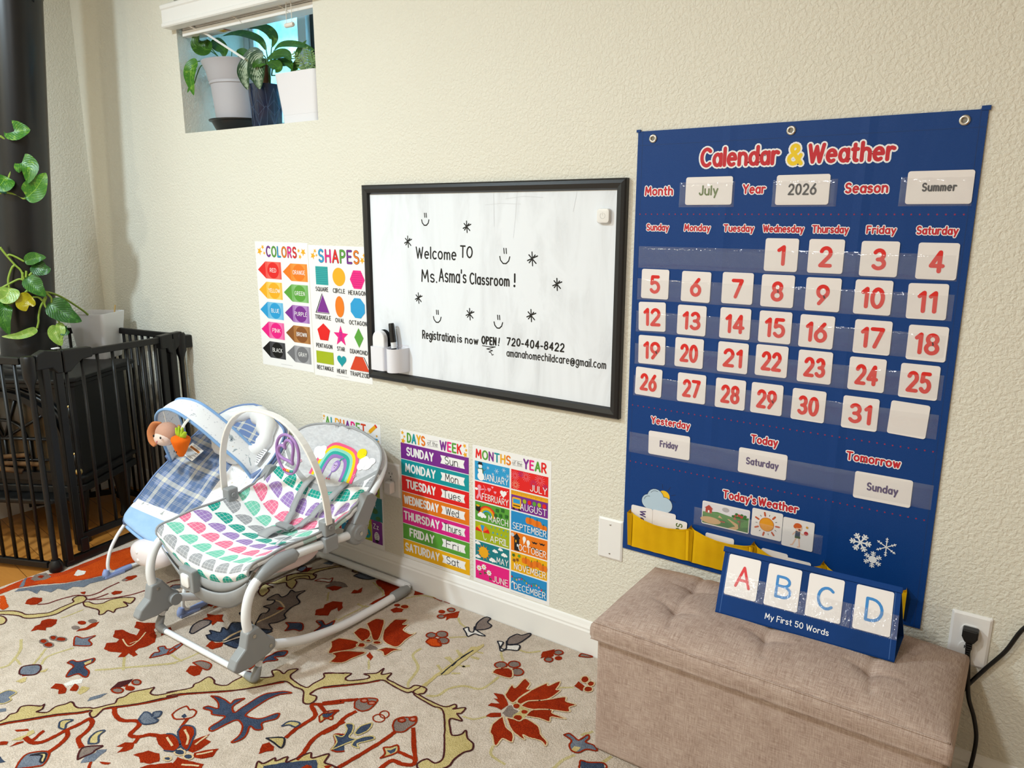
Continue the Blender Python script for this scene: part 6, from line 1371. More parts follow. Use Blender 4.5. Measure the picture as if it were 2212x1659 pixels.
card(-.186, .815, .0725, .0715, 'blank_card', 'blank white card beside the 31 at the end of the calendar', 'card', None, None, -2)
GR = paint('5d7438', .5); VI = paint('48326f', .5); DK = paint('2c2e38', .5)
def wcard(t, x, z, w, h, col, th, tw, lab, rot=0, wt=1.5):
    card(x, z, w, h, 'word_card', lab, 'card', 'word cards in the clear pockets', lambda p: p.text(t, 0, -th*.45, th, col, w=wt+.35, width=tw, sp=1.7), rot)
wcard('July', -.6445, 1.2832, .110, .062, GR, .0195, .046, 'white card reading July in green beside the word Month')
wcard('2026', -.4380, 1.2822, .110, .0625, DK, .0205, .059, 'white card reading 2026 beside the word Year')
wcard('Summer', -.1812, 1.2825, .114, .0630, DK, .0140, .060, 'white card reading Summer beside the word Season', 0, 1.9)
wcard('Friday', -.7095, .6657, .110, .061, VI, .0145, .049, 'white card reading Friday under the word Yesterday', 1, 1.9)
wcard('Saturday', -.4765, .6627, .112, .061, VI, .0150, .076, 'white card reading Saturday under the word Today', 0, 1.8)
wcard('Sunday', -.2192, .6550, .113, .061, VI, .0155, .062, 'white card reading Sunday under the word Tomorrow', 0, 1.8)
def farm(p):
    p.h = .0002; g1 = paint('4d8a3d'); g2 = paint('3a7331'); tn = paint('cfa877'); rd = paint('b8483c')
    p.rect(-.057, .000, .057, .026, paint('e4e0e6')); p.up(); p.ell(.000, .018, .009, .006, paint('b8b3b6'), 14)
    p.poly([(-.057, .002), (-.02, .008), (.02, .003), (.057, .010), (.057, -.027), (-.057, -.027)], g1); p.up()
    p.poly([(-.057, -.006), (-.03, -.012), (.0, -.010), (.03, -.02), (.057, -.014), (.057, -.027), (-.057, -.027)], g2); p.up()
    p.ell(-.036, -.017, .026, .009, tn, 20); p.poly([(.008, -.027), (.026, -.018), (.012, -.008), (.005, -.004), (.010, -.003), (.032, -.012), (.034, -.022), (.028, -.027)], tn); p.poly([(-.014, .001), (-.006, -.006), (-.018, -.005)], tn)
    p.rect(-.050, .001, -.034, .013, rd); p.poly([(-.053, .013), (-.042, .022), (-.031, .013)], rd); p.rect(-.044, .002, -.040, .008, HAL)
    p.line([(.036, -.018), (.037, .002)], .003, paint('6e4a2c')); 
    for i in range(18): p.ell(.036+.017*math.cos(i*2.4)*(i/18)**.5, .006+.010*math.sin(i*2.4)*(i/18)**.5, .004, .0034, g2 if i % 3 else rd, 8)
    for i in range(3): p.ell(-.010+i*.004, -.014, .0022, .0018, rd, 8)
def sunny(p):
    p.h = .0002; o = paint('c9572c')
    for i in range(14):
        a = R(360*i/14); r0, r1 = (.0215, .029) if i % 2 == 0 else (.022, .0255)
        p.line([(r0*math.cos(a), r0*math.sin(a)), (r1*math.cos(a), r1*math.sin(a))], .0042 if i % 2 == 0 else .0012, o if i % 2 == 0 else K)
    p.ell(0, 0, .0172, .0172, o, 28); p.up(); p.ell(0, 0, .0162, .0162, paint('efa021'), 28)
def child(p):
    p.h = .0002; sk = paint('efc3a8'); p.line([(-.002, -.008), (-.010, -.028), (-.014, -.029)], .0028, sk); p.line([(.003, -.008), (.006, -.030), (.002, -.031)], .0028, sk); p.line([(-.005, .006), (-.011, -.003)], .0024, sk); p.line([(.004, .005), (.010, .001), (.015, .003)], .0024, sk)
    p.up(); p.poly([(-.005, .008), (.005, .008), (.005, -.005), (-.006, -.005)], paint('33415c')); p.rect(-.006, -.010, .006, -.005, paint('3a5a30')); p.ell(.001, .015, .0075, .008, sk, 16); p.up(); p.ell(-.001, .021, .0085, .006, paint('d8622a'), 14); p.ell(-.007, .018, .004, .005, paint('d8622a'), 10); p.ell(.018, .006, .0048, .0048, paint('b81e2c'), 14); p.ell(.019, .021, .0028, .0028, paint('d9a040'), 10); p.ell(.003, .0115, .003, .0018, paint('7a2020'), 10)
card(-.5545, .5110, .118, .060, 'weather_card', 'wide card picturing a red barn and hills under the words Weather', 'card', 'weather picture cards', farm, 0, r=.004)
card(-.4550, .5158, .0715, .0690, 'weather_card', 'square card picturing an orange sun in the calendar chart', 'card', 'weather picture cards', sunny, 0, r=.004)
card(-.3832, .5095, .0700, .0705, 'weather_card', 'square card picturing a red haired child with paddle', 'card', 'weather picture cards', child, 0, r=.004)
# yellow pouches along the bottom
M_YEL = fabric('e9b80c', 'dda708', 1100, .25, .7)
def pouch(x0, x1, zl, zm, zr, zb, dep):
    mb = MB()
    def f(u, v):
        top = zl*(1-u)**2+2*u*(1-u)*(2*zm-.5*(zl+zr))+zr*u*u if True else 0
        e = min(u, 1-u)*18; e = min(1, e)
        d = (.004+dep*math.sin(math.pi*u)**.8*v**1.2)*e
        return V(x0+(x1-x0)*u, BY-.0007-d-.0006*math.sin(u*31), zb+(top-zb)*v)
    mb.grid(f, 28, 14, M_YEL)
    for u_, s in ((0, 1), (1, -1)):                      # side pleats standing forward
        x = x0+(x1-x0)*u_; zt = zl if u_ == 0 else zr
        mb.add([(x, BY-.0006, zb), (x, BY-.0006, zt+.006), (x-s*.003, BY-.018, zt+.001), (x-s*.002, BY-.010, zb+.004)], [(0, 1, 2, 3)], M_YEL)
        mb.add([(x-s*.003, BY-.018, zt+.001), (x-s*.002, BY-.010, zb+.004), (x+s*.006, BY-.006, zb+.002), (x+s*.008, BY-.008, zt-.004)], [(0, 1, 2, 3)], M_YEL)
    hem = [f(i/28, 1)+V(0, -.0006, 0) for i in range(29)]; hm2 = [f(i/28, .95)+V(0, -.0008, 0) for i in range(29)]
    mb.add(hem+hm2, [(i, i+1, 30+i, 29+i) for i in range(28)], M_YEL)
    o = at(ch, 'pouch', mb, smooth=True); o['label'] = 'yellow cloth pouch'
for a in ((-.806, -.641, .468, .452, .459, .371, .012), (-.638, -.482, .464, .451, .456, .371, .012), (-.480, -.324, .462, .441, .448, .371, .014), (-.321, -.150, .456, .428, .440, .371, .012)): pouch(*a)
GP = 'cards standing in the yellow pouches'
def back(p, t, col): p.text(t, .028, .012, .016, col, w=2, rot=-90, sp=1.6, align='l')
card(-.7745, .452, .060, .070, 'loose_card', 'white card lettered sideways in purple in leftmost yellow pouch', 'card', GP, lambda p: p.text('We', -.004, .024, .015, VI, w=1.9, rot=-90, align='l'), 0, -.0062)
card(-.7130, .449, .064, .076, 'loose_card', 'plain white card behind the others in leftmost yellow pouch', 'card', GP, None, 0, -.0054)
card(-.6865, .440, .072, .070, 'loose_card', 'white card lettered sideways in green in leftmost yellow pouch', 'card', GP, lambda p: p.text('Sep', .008, .026, .015, GR, w=1.9, rot=-90, align='l'), -2, -.0066)
card(-.565, .4295, .072, .060, 'loose_card', 'white card peeping from the yellow pouch second from left', 'card', GP, None, 0, -.0054)
card(-.432, .4245, .062, .060, 'loose_card', 'white card at left in the third yellow pouch', 'card', GP, None, -1, -.0054)
card(-.378, .4170, .060, .060, 'loose_card', 'white card at right in the third yellow pouch', 'card', GP, None, 0, -.0058)
card(-.275, .4090, .070, .060, 'loose_card', 'white card peeping from the rightmost yellow pouch', 'card', GP, None, 0, -.0054)
# ------------------------------------------------------------------ letter stand (tent of blue cloth) on the ottoman
OT = .378                                                # top of the seat under the stand
A0, A1 = V(-.4915, -.226, OT), V(-.137, -.211, OT); T0 = V(-.5005, -.157, OT+.120); T1 = T0+(A1-A0)
B0, B1 = V(-.4990, -.105, OT), V(-.1360, -.097, OT)
M_NB = fabric('0a3c80', '083672', 1200, .2, .6)
td = empty('letter_stand', (-.318, -.165, OT), 0, 'blue cloth tent stand holding four letter cards on the ottoman', 'stand')
fx = (A1-A0); fy = (T0-A0); fn_ = fx.cross(fy).normalized()
if fn_.y > 0: fn_ = -fn_
def tface(X, Y, h): return A0+fx*X+((T0-A0)*(1-X)+(T1-A1)*X)*Y+fn_*h
def slab(a, b, c, d, th, mat, nrm):
    mb = MB(); q = [a, b, c, d]; mb.add(q+[p_-nrm*th for p_ in q], [(0, 1, 2, 3), (7, 6, 5, 4)]+[(i, 4+i, 4+(i+1) % 4, (i+1) % 4) for i in range(4)], mat); return mb
mb = slab(A0, A1, T1, T0, .003, M_NB, fn_)
p = Print(mb, tface, .0002); ST2 = paint('2b5a9e', .6)
for x in (.028, .972): p.line([(x, .01), (x, .97)], .004, ST2, 4)
for x in [i*.012+.012 for i in range(81)]: p.rect(x, .285, x+.004, .289, ST2)
TW_ = fx.length; TH_ = fy.length
pm = Print(mb, lambda X, Y, h: tface(X/TW_, Y/TH_, h), .0002); pm.h = .0002
pm.text('My First 50 Words', .5*TW_-.009, .0155, .0112, HAL, w=1.5, width=.128, sp=1.5)
at(td, 'front_panel', mb)
bn = (B1-B0).cross(T0-B0).normalized(); bn = bn if bn.y > 0 else -bn
at(td, 'back_panel', slab(B0, B1, T1, T0, .003, M_NB, bn))
at(td, 'base_panel', slab(A0+V(0, 0, .0005), A1+V(0, 0, .0005), B1+V(0, 0, .0005), B0+V(0, 0, .0005), .002, M_NB, V(0, 0, -1)))
mb = MB(); mb.bar(T0+V(-.003, 0, .001), T1+V(.002, 0, .001), .012, .005, M_NB, fn_); at(td, 'top_hem', mb, bevel=.001)
for t, xc, col in (('A', .131, 'e0242c'), ('B', .372, '2c86cf'), ('C', .609, '2c86cf'), ('D', .868, '2c86cf')):
    mb = MB(); w_, h_ = .0690/TW_, .088/TH_; yc = .632
    q = rr(-.0345, -.044, .0345, .044, .004); f2 = lambda X, Y, h: tface(xc+X/TW_, yc+Y/TH_, .0006+h)
    n_ = len(q); mb.add([f2(x, y, 0) for x, y in q]+[f2(x, y, .0006) for x, y in q], [tuple(range(n_))[::-1], tuple(range(n_, 2*n_))]+[(i, (i+1) % n_, n_+(i+1) % n_, n_+i) for i in range(n_)], M_CARD)
    p = Print(mb, lambda X, Y, h: f2(X, Y, .0006+h), .0002); p.h = .00012
    p.text(t, .002, -.021, .042, paint(col, .45), w=1.35, width=.034)
    tag(mb.build('letter_card'), 'white card with %s letter %s in the blue tent stand' % ('red' if t == 'A' else 'blue', t), 'card', 'letter cards in the tent stand')
FILM2 = clear_film('clear_film_glossy', .08, .8, 60)
for i in range(4):
    x0, x1 = .035+i*.2425, .035+(i+1)*.2425-.004; mb = MB()
    mb.grid(lambda u, v: tface(x0+(x1-x0)*u, .30+.345*v, .0034+.0012*math.sin(math.pi*u)*math.sin(math.pi*min(1, v*.8))), 14, 8, FILM2)
    o = at(td, 'clear_pocket', mb, smooth=True); o['label'] = 'clear plastic pocket'
# ------------------------------------------------------------------ tufted storage ottoman
def linen(top):
    """thread runs along x and along y (lid) or z (body)"""
    n = NM('linen_weave', .92, .15)
    k = (1, 0) if top else (0, 1)
    a = n.noise(n.coord('Object', (40, 700*k[0], 700*k[1])), 1, 3, .6); b = n.noise(n.coord('Object', (700, 40*k[0], 40*k[1])), 1, 3, .6)
    c = n.noise(n.coord('Object', (14, 14*k[0], 14*k[1])), 1, 3, .6)
    sx = n.wave(n.coord(), 210, .8, 'X'); sz = n.wave(n.coord(), 210, .8, 'Y' if top else 'Z')
    f = n.math('ADD', n.math('MULTIPLY', n.math('ADD', a, b), .5), n.math('MULTIPLY', n.math('SUBTRACT', c, .5), .22))
    wv = n.math('MULTIPLY', n.math('ADD', sx, sz), .5)
    n.bump(n.math('ADD', wv, n.math('MULTIPLY', f, .8)), .35, .0010)
    return n.col(n.ramp(n.math('ADD', f, n.math('MULTIPLY', n.math('SUBTRACT', wv, .5), .16)), [(.32, rgb('8c7468')), (.5, rgb('b49d90')), (.70, rgb('d2c0b4'))]))
M_LIN = linen(False); M_LID = linen(True)
OX0, OX1, OY0, OY1 = -.716, -.028, -.348, -.038
ot = empty('storage_ottoman', ((OX0+OX1)/2, (OY0+OY1)/2, .012), 0, 'beige linen storage ottoman with tufted lid under the calendar chart', 'ottoman')
mb = MB(); mb.box((OX0, OY0, .012), (OX1, OY1, .300), M_LIN); at(ot, 'body', mb, bevel=.008, seg=3)
# tufted lid: a cushion surface with creases meeting at buttons
cxm, cym = (OX0+OX1)/2, (OY0+OY1)/2; hx, hy = (OX1-OX0)/2+.004, (OY1-OY0)/2+.008
TUF = [(cxm+dx, y) for y in (-.140, -.252) for dx in (-.20, .0, .20)]
def segd(px, py, ax, ay, bx, by):
    dx, dy = bx-ax, by-ay; t = max(0, min(1, ((px-ax)*dx+(py-ay)*dy)/(dx*dx+dy*dy))); return math.hypot(px-ax-t*dx, py-ay-t*dy)
SEG = []
for i, (x, y) in enumerate(TUF):
    SEG.append((x, y, x-.012, OY1+.02) if y > -.2 else (x, y, x+.012, y-.062))
for dx in (-.20, .0, .20): SEG.append((cxm+dx, -.140, cxm+dx, -.252))
for y in (-.140, -.252):
    SEG.append((cxm-.2, y, cxm-.255, y+(.0 if y > -.2 else .018))); SEG.append((cxm+.2, y, cxm+.255, y))
    for a in (-.2, 0): SEG.append((cxm+a, y, cxm+a+.045, y-.003)); SEG.append((cxm+a+.2, y, cxm+a+.155, y+.003))
def lid_z(x, y):
    u, v = (x-cxm)/hx, (y-cym)/hy
    z = .342+.037*max(0, 1-abs(u)**5)**.62*max(0, 1-abs(v)**3)**.66
    for (bx, by) in TUF: z -= .0105*math.exp(-((x-bx)**2+(y-by)**2)/(2*.020**2))
    for i, sg in enumerate(SEG):
        d = segd(x, y, *sg); k = .0042 if i < 9 else .0030; z -= k*math.exp(-(d/.0075)**2)
    return z
mb = MB(); NU, NV = 150, 76
def lidf(u, v):
    x = cxm+(u*2-1)*hx; y = cym+(v*2-1)*hy; return V(x, y, lid_z(x, y))
mb.grid(lidf, NU, NV, M_LID)
ring = [lidf(i/NU, 0) for i in range(NU)]+[lidf(1, j/NV) for j in range(NV)]+[lidf(1-i/NU, 1) for i in range(NU)]+[lidf(0, 1-j/NV) for j in range(NV)]
N_ = len(ring); rows = []
for k, (o_, z) in enumerate([(0, None), (.0045, -.006), (.0065, -.015), (.0065, -.031), (.004, -.0395), (-.006, -.0420)]):
    row = []
    for p_ in ring:
        d = V(p_.x-cxm, p_.y-cym, 0); ex = abs(abs(d.x)-hx) < 1e-4; ey = abs(abs(d.y)-hy) < 1e-4
        off = V(math.copysign(o_, d.x) if ex else 0, math.copysign(o_, d.y) if ey else 0, 0)
        row.append(V(p_.x, p_.y, p_.z if z is None else .342+z)+off)
    rows += row
mb.add(rows, [(k*N_+i, k*N_+(i+1) % N_, (k+1)*N_+(i+1) % N_, (k+1)*N_+i) for k in range(5) for i in range(N_)]+[tuple(5*N_+i for i in range(N_))], M_LIN)
at(ot, 'lid', mb, smooth=True, weld=True)
mb = MB(); q = [lidf(i/60, 0)+V(0, -.0022, -.001) for i in range(61)]; mb.tube(q, .0016, M_LIN, 6); o = at(ot, 'front_piping', mb, smooth=True)
# ------------------------------------------------------------------ wall plates, plug, cords
M_PL = plastic('f3f1ef', .3); M_HOLE = paint('1a1a1a', .6); M_SCR = paint('b9b6b0', .35, .5, 1)
def plate(name, cx, cz, label, w=.0735, h=.1165, th=.0062):
    r = empty(name, (cx, 0, cz), 0, label, 'outlet' if 'outlet' in name else 'wall plate')
    mb = MB(); M = Matrix(((1, 0, 0, cx), (0, 0, -1, 0), (0, 1, 0, cz), (0, 0, 0, 1)))
    loft(mb, [(rr(-w/2, -h/2, w/2, h/2, .003), 0), (rr(-w/2, -h/2, w/2, h/2, .003), th*.45), (rr(-w/2+.005, -h/2+.005, w/2-.005, h/2-.005, .003), th)], M_PL, M)
    at(r, 'plate', mb, bevel=.0008)
    return r, M, th
def sock_face(r, M, th, dz):
    mb = MB(); q = [(.0172*math.cos(R(a)), max(-.0140, min(.0140, .0172*math.sin(R(a))))+dz) for a in range(0, 360, 10)]
    mb.prism(q, .0018, M_PL, M @ Matrix.Translation((0, 0, th)))
    s = mb.build('receptacle', None); s.parent = r; s.matrix_parent_inverse = Matrix.Translation(r.location).inverted()
    mb = MB()
    for dx, hh in ((-.0063, .0035), (.0063, .0042)): mb.prism(rr(dx-.0009, dz+.0035-hh, dx+.0009, dz+.0035+hh, .0003, 1), .0003, M_HOLE, M @ Matrix.Translation((0, 0, th+.0018)))
    mb.prism([(.0024*math.cos(R(a)), dz-.0075+.0024*math.sin(R(a))) for a in range(0, 360, 30)], .0003, M_HOLE, M @ Matrix.Translation((0, 0, th+.0018)))
    k = mb.build('slots', None); k.parent = s
def screw(r, M, th, dx, dz):
    mb = MB(); mb.lathe([(.0026, 0), (.0026, .0006), (.0018, .0011), (0, .0012)], M_SCR, M @ Matrix.Translation((dx, dz, th)), 12)
    s = mb.build('screw'); s.parent = r; s.matrix_parent_inverse = Matrix.Translation(r.location).inverted()
r, M, th = plate('power_outlet', -.0245, .3640, 'white wall outlet with a black plug in it beside the ottoman')
sock_face(r, M, th, .0195); sock_face(r, M, th, -.0195); screw(r, M, th, 0, 0)
r2, M2, th2 = plate('power_outlet', -1.6735, .3735, 'white wall outlet behind the grey rocker with a plug-in unit')
sock_face(r2, M2, th2, .0195); screw(r2, M2, th2, 0, 0)
r3, M3, th3 = plate('blank_wall_plate', -.8650, .3720, 'blank white wall plate at lower left of the calendar chart', th=.005)
for dz in (-.0415, .0415): screw(r3, M3, th3, 0, dz)
mb = MB(); loft(mb, [(rr(-.0145, -.020, .0145, .020, .006), 0), (rr(-.0145, -.020, .0145, .020, .006), .018), (rr(-.012, -.017, .012, .017, .005), .021)], plastic('f2eeec', .35), Matrix(((1, 0, 0, -1.671), (0, 0, -1, -.0085), (0, 1, 0, .352), (0, 0, 0, 1))))
tag(mb.build('plug_in_unit', smooth=True, auto=40), 'small white plug-in unit in the outlet behind the rocker', 'plug')
M_BLK = paint('101012', .45, .4)
pg = empty('appliance_cord', (-.0225, -.02, .378), 0, 'black power cord plugged into the outlet and hanging past the ottoman', 'cord')
mb = MB(); PMx = Matrix(((1, 0, 0, -.0235), (0, 0, -1, -.0083), (0, 1, 0, .3835), (0, 0, 0, 1)))
q = [(-.0145, .013), (.0145, .013), (.0145, -.004), (.008, -.016), (-.008, -.016), (-.0145, -.004)]
mb.prism(q, .022, M_BLK, PMx); at(pg, 'plug_body', mb, bevel=.003)
mb = MB(); 
for i in range(5): mb.box((-.0235-.0062+i*.0004, -.0265, .3610-i*.0052), (-.0235+.0062-i*.0004, -.0145, .3645-i*.0052), M_BLK)
mb.box((-.0275, -.0235, .338), (-.0195, -.0155, .369), M_BLK); at(pg, 'strain_relief', mb, bevel=.001)
mb = MB(); mb.tube([(-.0235, -.0190, .345), (-.0200, -.0165, .318), (-.0165, -.0175, .285), (-.010, -.026, .245), (.004, -.026, .205), (.013, -.025, .165), (.014, -.024, .125), (.010, -.026, .070), (.004, -.030, .034), (.02, -.04, .0195), (.10, -.06, .0185), (.25, -.05, .0185)], .0042, M_BLK, 10, smooth=6); at(pg, 'cable', mb, smooth=True)
mb = MB(); mb.tube([(.46, -.018, .012), (.32, -.02, .30), (.20, -.018, .44), (.105, -.016, .455), (.066, -.014, .428), (.040, -.012, .364), (.011, -.012, .313), (-.022, -.012, .250), (-.060, -.013, .16), (-.10, -.0145, .11), (-.14, -.0165, .0185)], .0052, M_BLK, 10, smooth=6, flat=.7)
tag(mb.build('extension_cord', smooth=True), 'thicker black cord slanting along the wall down behind the ottoman', 'cord')
# ------------------------------------------------------------------ corner stove, flue, fence, climbing pothos
M_IRON = None
n = NM('cast_iron', .42, .45); n.bump(n.noise(n.coord(), 350, 2), .15, .001); M_IRON = n.col(rgb('0b0c0d'))
n = NM('satin_black_steel', .33, .5); M_STEEL = n.col(rgb('0d0e10'))
M_GATE = paint('0b0b0c', .42, .4); M_BRASS = paint('c9b27a', .25, .5, 1)
SFR = V(-2.80, -.47, 0)                                   # right front corner of the stove top
sx_ = V(-.87, -.49, 0).normalized(); sy_ = V(-.49, .87, 0).normalized()   # to the left along the front; towards the back
SM = Matrix(((-sx_.x, sy_.x, 0, SFR.x), (-sx_.y, sy_.y, 0, SFR.y), (0, 0, 1, 0), (0, 0, 0, 1)))   # local: X from left to right (0 at right), Y to the back
SW, SD = .60, .42
st = empty('gas_stove', (SM @ V(-SW/2, SD/2, 0)), math.atan2(-sx_.y, -sx_.x), 'black cast iron freestanding stove in the corner behind the fence', 'stove')
def sb(name, boxes, mat=None, bevel=.006, par=st):
    mb = MB()
    for lo, hi in boxes: mb.box(lo, hi, mat or M_IRON, SM)
    return at(par, name, mb, bevel=bevel)
def chamf(mb, x0, x1, y0, y1, z0, z1, c, mat, c2=0):
    q = [(x0+c, y0), (x1-c, y0), (x1, y0+c), (x1, y1), (x0, y1), (x0, y0+c)]
    mb.prism([(x, y) for x, y in q], z1-z0, mat, SM @ Matrix.Translation((0, 0, z0)))
mb = MB(); chamf(mb, -SW, 0, 0, SD, .632, .650, .05, M_IRON); chamf(mb, -SW+.012, -.012, .012, SD-.02, .612, .632, .045, M_IRON); at(st, 'top_plate', mb, bevel=.006, seg=3)
mb = MB(); chamf(mb, -SW+.03, -.03, .045, SD-.04, .20, .612, .03, M_IRON); chamf(mb, -SW+.02, -.02, .035, SD-.03, .205, .235, .03, M_IRON); chamf(mb, -SW+.015, -.015, .03, SD-.025, .255, .27, .03, M_IRON); at(st, 'firebox', mb, bevel=.005)
mb = MB(); chamf(mb, -SW+.05, -.05, -.03, .10, .185, .205, .05, M_IRON); at(st, 'ash_lip', mb, bevel=.006)
for (x, y) in ((-SW+.06, .07), (-.06, .07), (-SW+.06, SD-.08), (-.06, SD-.08)):
    mb = MB(); mb.lathe([(0, 0), (.022, 0), (.024, .01), (.018, .022), (.017, .05), (.027, .12), (.033, .17), (.036, .206), (0, .206)], M_IRON, SM @ Matrix.Translation((x, y, 0)), 16); at(st, 'leg', mb, smooth=True, auto=40)
# arched door with glass and bars
DX, DZ0, DZ1, DR = -SW/2, .27, .415, .205
def arch(r, z0, z1, n_=18): return [(DX+r, z0), (DX+r, z1)]+[(DX+r*math.cos(R(a)), z1+.78*r*math.sin(R(a))) for a in range(10, 180, 10)]+[(DX-r, z1), (DX-r, z0)]
FM = SM @ Matrix(((1, 0, 0, 0), (0, 0, -1, .045), (0, 1, 0, 0), (0, 0, 0, 1)))
mb = MB(); o_, i_ = arch(DR+.028, DZ0-.01, DZ1), arch(DR, DZ0+.02, DZ1); k = len(o_)
vs = [FM @ V(x, z, .0) for x, z in o_]+[FM @ V(x, z, .020) for x, z in o_]+[FM @ V(x, z, .020) for x, z in i_]+[FM @ V(x, z, .004) for x, z in i_]
mb.add(vs, [(a*k+i, a*k+(i+1) % k, (a+1)*k+(i+1) % k, (a+1)*k+i) for a in range(3) for i in range(k)], M_IRON); dr_ = at(st, 'door_frame', mb)
mb = MB(); q = [FM @ V(x, z, .006) for x, z in arch(DR+.045, DZ0+.0, DZ1)]; mb.tube(q[1:-1], .007, M_IRON, 8); q = [FM @ V(x, z, .006) for x, z in arch(DR+.062, DZ0+.0, DZ1)]; mb.tube(q[1:-1], .005, M_IRON, 8); at(st, 'arch_molding', mb, smooth=True)
n = NM('stove_glass', .08, .5); M_SG = n.col(rgb('2a241a'))
mb = MB(); mb.prism(arch(DR, DZ0+.02, DZ1), .002, M_SG, FM @ Matrix.Translation((0, 0, .003))); o = at(st, 'glass', mb); o['label'] = 'dark glass'
mb = MB()
def gb(x0, z0, x1, z1, w=.006): mb.tube([FM @ V(x0, z0, .010), FM @ V(x1, z1, .010)], w, M_IRON, 6)
gb(DX-DR, DZ1, DX+DR, DZ1)
for a in (36, 72, 108, 144): gb(DX, DZ1, DX+DR*math.cos(R(a)), DZ1+.78*DR*math.sin(R(a)), .005)
mb.tube([FM @ V(DX+.09*math.cos(R(a)), DZ1+.07*math.sin(R(a)), .010) for a in range(0, 181, 15)], .005, M_IRON, 6)
for x in (DX-.10, DX, DX+.10): gb(x, DZ0+.02, x, DZ1, .005)
gb(DX-DR, .335, DX+DR, .335, .004); at(st, 'door_grille', mb, smooth=True)
for i, (x, z, r, L) in enumerate(((-.35, .30, .018, .22), (-.26, .32, .015, .18), (-.31, .345, .014, .2))):
    mb = MB(); n_ = fabric('7b5a38', '4a3524', 60, .8); c = SM @ V(x, .03, z); d = (SM @ V(x+L, .03, z+.02*(i-1)))-c
    mb.tube([c-d*.5+V(0, 0, 0), c, c+d*.5], r*.6, n_, 8); 
    o = at(st, 'log', mb, smooth=True); o['label'] = 'brown ceramic log'
mb = MB(); mb.ball(SM @ V(-.012, .02, .30), .014, M_BRASS); at(st, 'knob', mb, smooth=True)
for z in (.52, .34):
    mb = MB(); mb.tube([SM @ V(-.028, .034, z-.02), SM @ V(-.028, .034, z+.02)], .006, M_STEEL, 8); mb.ball(SM @ V(-.028, .034, z+.024), .007, M_BRASS); at(st, 'hinge', mb, smooth=True)
# flue: leans a little like in the photograph
PB = V(-3.12, -.45, .652); PD = V(.071, .050, 1).normalized()
fl = empty('stove_pipe', PB, 0, 'fat black flue pipe rising from the corner stove', 'pipe')
PMx = frame(PB, V(1, 0, 0).cross(PD).cross(PD)*-1, None, V(1, 0, 0).cross(PD)*-1)
def pipe(prof, name, par=fl, mat=M_STEEL): mb = MB(); mb.lathe(prof, mat, PMx, 56); return at(par, name, mb, smooth=True, auto=40)
pipe([(.0915, .03), (.0915, 1.318), (.0905, 1.318), (.0905, 1.76), (.08, 1.76)], 'pipe')
pipe([(.122, -.006), (.124, .012), (.120, .022), (.108, .026), (.106, .034), (.098, .040), (.0925, .06), (.0922, .15), (.0915, .152)], 'collar', mat=M_IRON)
pipe([(.0918, 1.316), (.0935, 1.318), (.0935, 1.324), (.0918, 1.326)], 'seam_ring')
for a in (-62, -20, 20):
    mb = MB(); mb.lathe([(0, 0), (.004, 0), (.004, .003), (0, .004)], M_STEEL, PMx @ Matrix.Rotation(R(a), 4, 'Z') @ Matrix.Translation((.0915, 0, 1.30)) @ Matrix.Rotation(R(90), 4, 'Y'), 10); at(fl, 'screw', mb)
# safety fence: hinged panels of round bars
GH = .755
gt = empty('safety_fence', (-2.69, -.63, 0), 0, 'black metal hinged safety fence around the corner stove', 'fence')
def panel(a, b, name, nb, post0=False, post1=False, zb=.03, zt=GH, r=.0062):
    a, b = Vector(a), Vector(b); d = (b-a).normalized(); L = (b-a).length
    mb = MB(); mb.bar(a+V(0, 0, zt), b+V(0, 0, zt), .016, .024, M_GATE); o = at(gt, name+'top_rail', mb, bevel=.003)
    mb = MB(); mb.bar(a+V(0, 0, zb), b+V(0, 0, zb), .016, .024, M_GATE); at(gt, name+'bottom_rail', mb, bevel=.003)
    for i in range(nb):
        p = a+d*(L*(i+.5)/nb); m2 = MB(); m2.tube([p+V(0, 0, zb+.006), p+V(0, 0, zt-.006)], r, M_GATE, 10)
        at(gt, name+'bar', m2, smooth=True)
    return o
GA, GB_ = V(-2.69, -.63, 0), V(-2.765, -.045, 0)
dB = (GB_-GA).normalized()
GL_ = V(-3.36, -.905, 0); GC = V(-3.235, -.105, 0); GD = V(-3.385, -.42, 0)
panel(GL_, GA+(GL_-GA).normalized()*.03, '', 13)
panel(GB_+V(-.02, 0, 0), GC, '', 12); panel(GC+V(-.012, -.018, 0), GD, '', 8)
# walk-through section between the corner and the wall
mb = MB(); mb.bar(GA+dB*.03+V(0, 0, .027), GB_-dB*.02+V(0, 0, .027), .022, .028, M_GATE); at(gt, 'threshold_bar', mb, bevel=.004)
for t, w_ in ((.045, .032), (.545, .030)):
    p = GA+dB*t; mb = MB(); mb.bar(p+V(0, 0, .028), p+V(0, 0, GH), w_, .026, M_GATE, dB); at(gt, 'post', mb, bevel=.004)
DA, DB_ = GA+dB*.092, GA+dB*.505
o = panel(DA, DB_, 'door_', 7, zb=.10)
for p in (DA, DB_):
    mb = MB(); mb.bar(p+V(0, 0, .075), p+V(0, 0, GH+.004), .020, .026, M_GATE, dB); at(gt, 'door_stile', mb, bevel=.003)
for z0, z1 in ((.045, .098), (.05, .09)):
    mb = MB(); p = DA+dB*.012; mb.bar(p+V(0, 0, z0), p+V(0, 0, z1), .03, .03, M_GATE, dB); at(gt, 'door_pivot', mb, bevel=.004); break
nB = V(-dB.y, dB.x, 0)
GM = Matrix(((dB.x, 0, nB.x, GA.x), (dB.y, 0, nB.y, GA.y), (0, 1, 0, 0), (0, 0, 0, 1)))
mb = MB(); prof = [(.012, .722), (.068, .722), (.085, .70), (.104, .70), (.104, .775), (.05, .785), (.02, .772)]
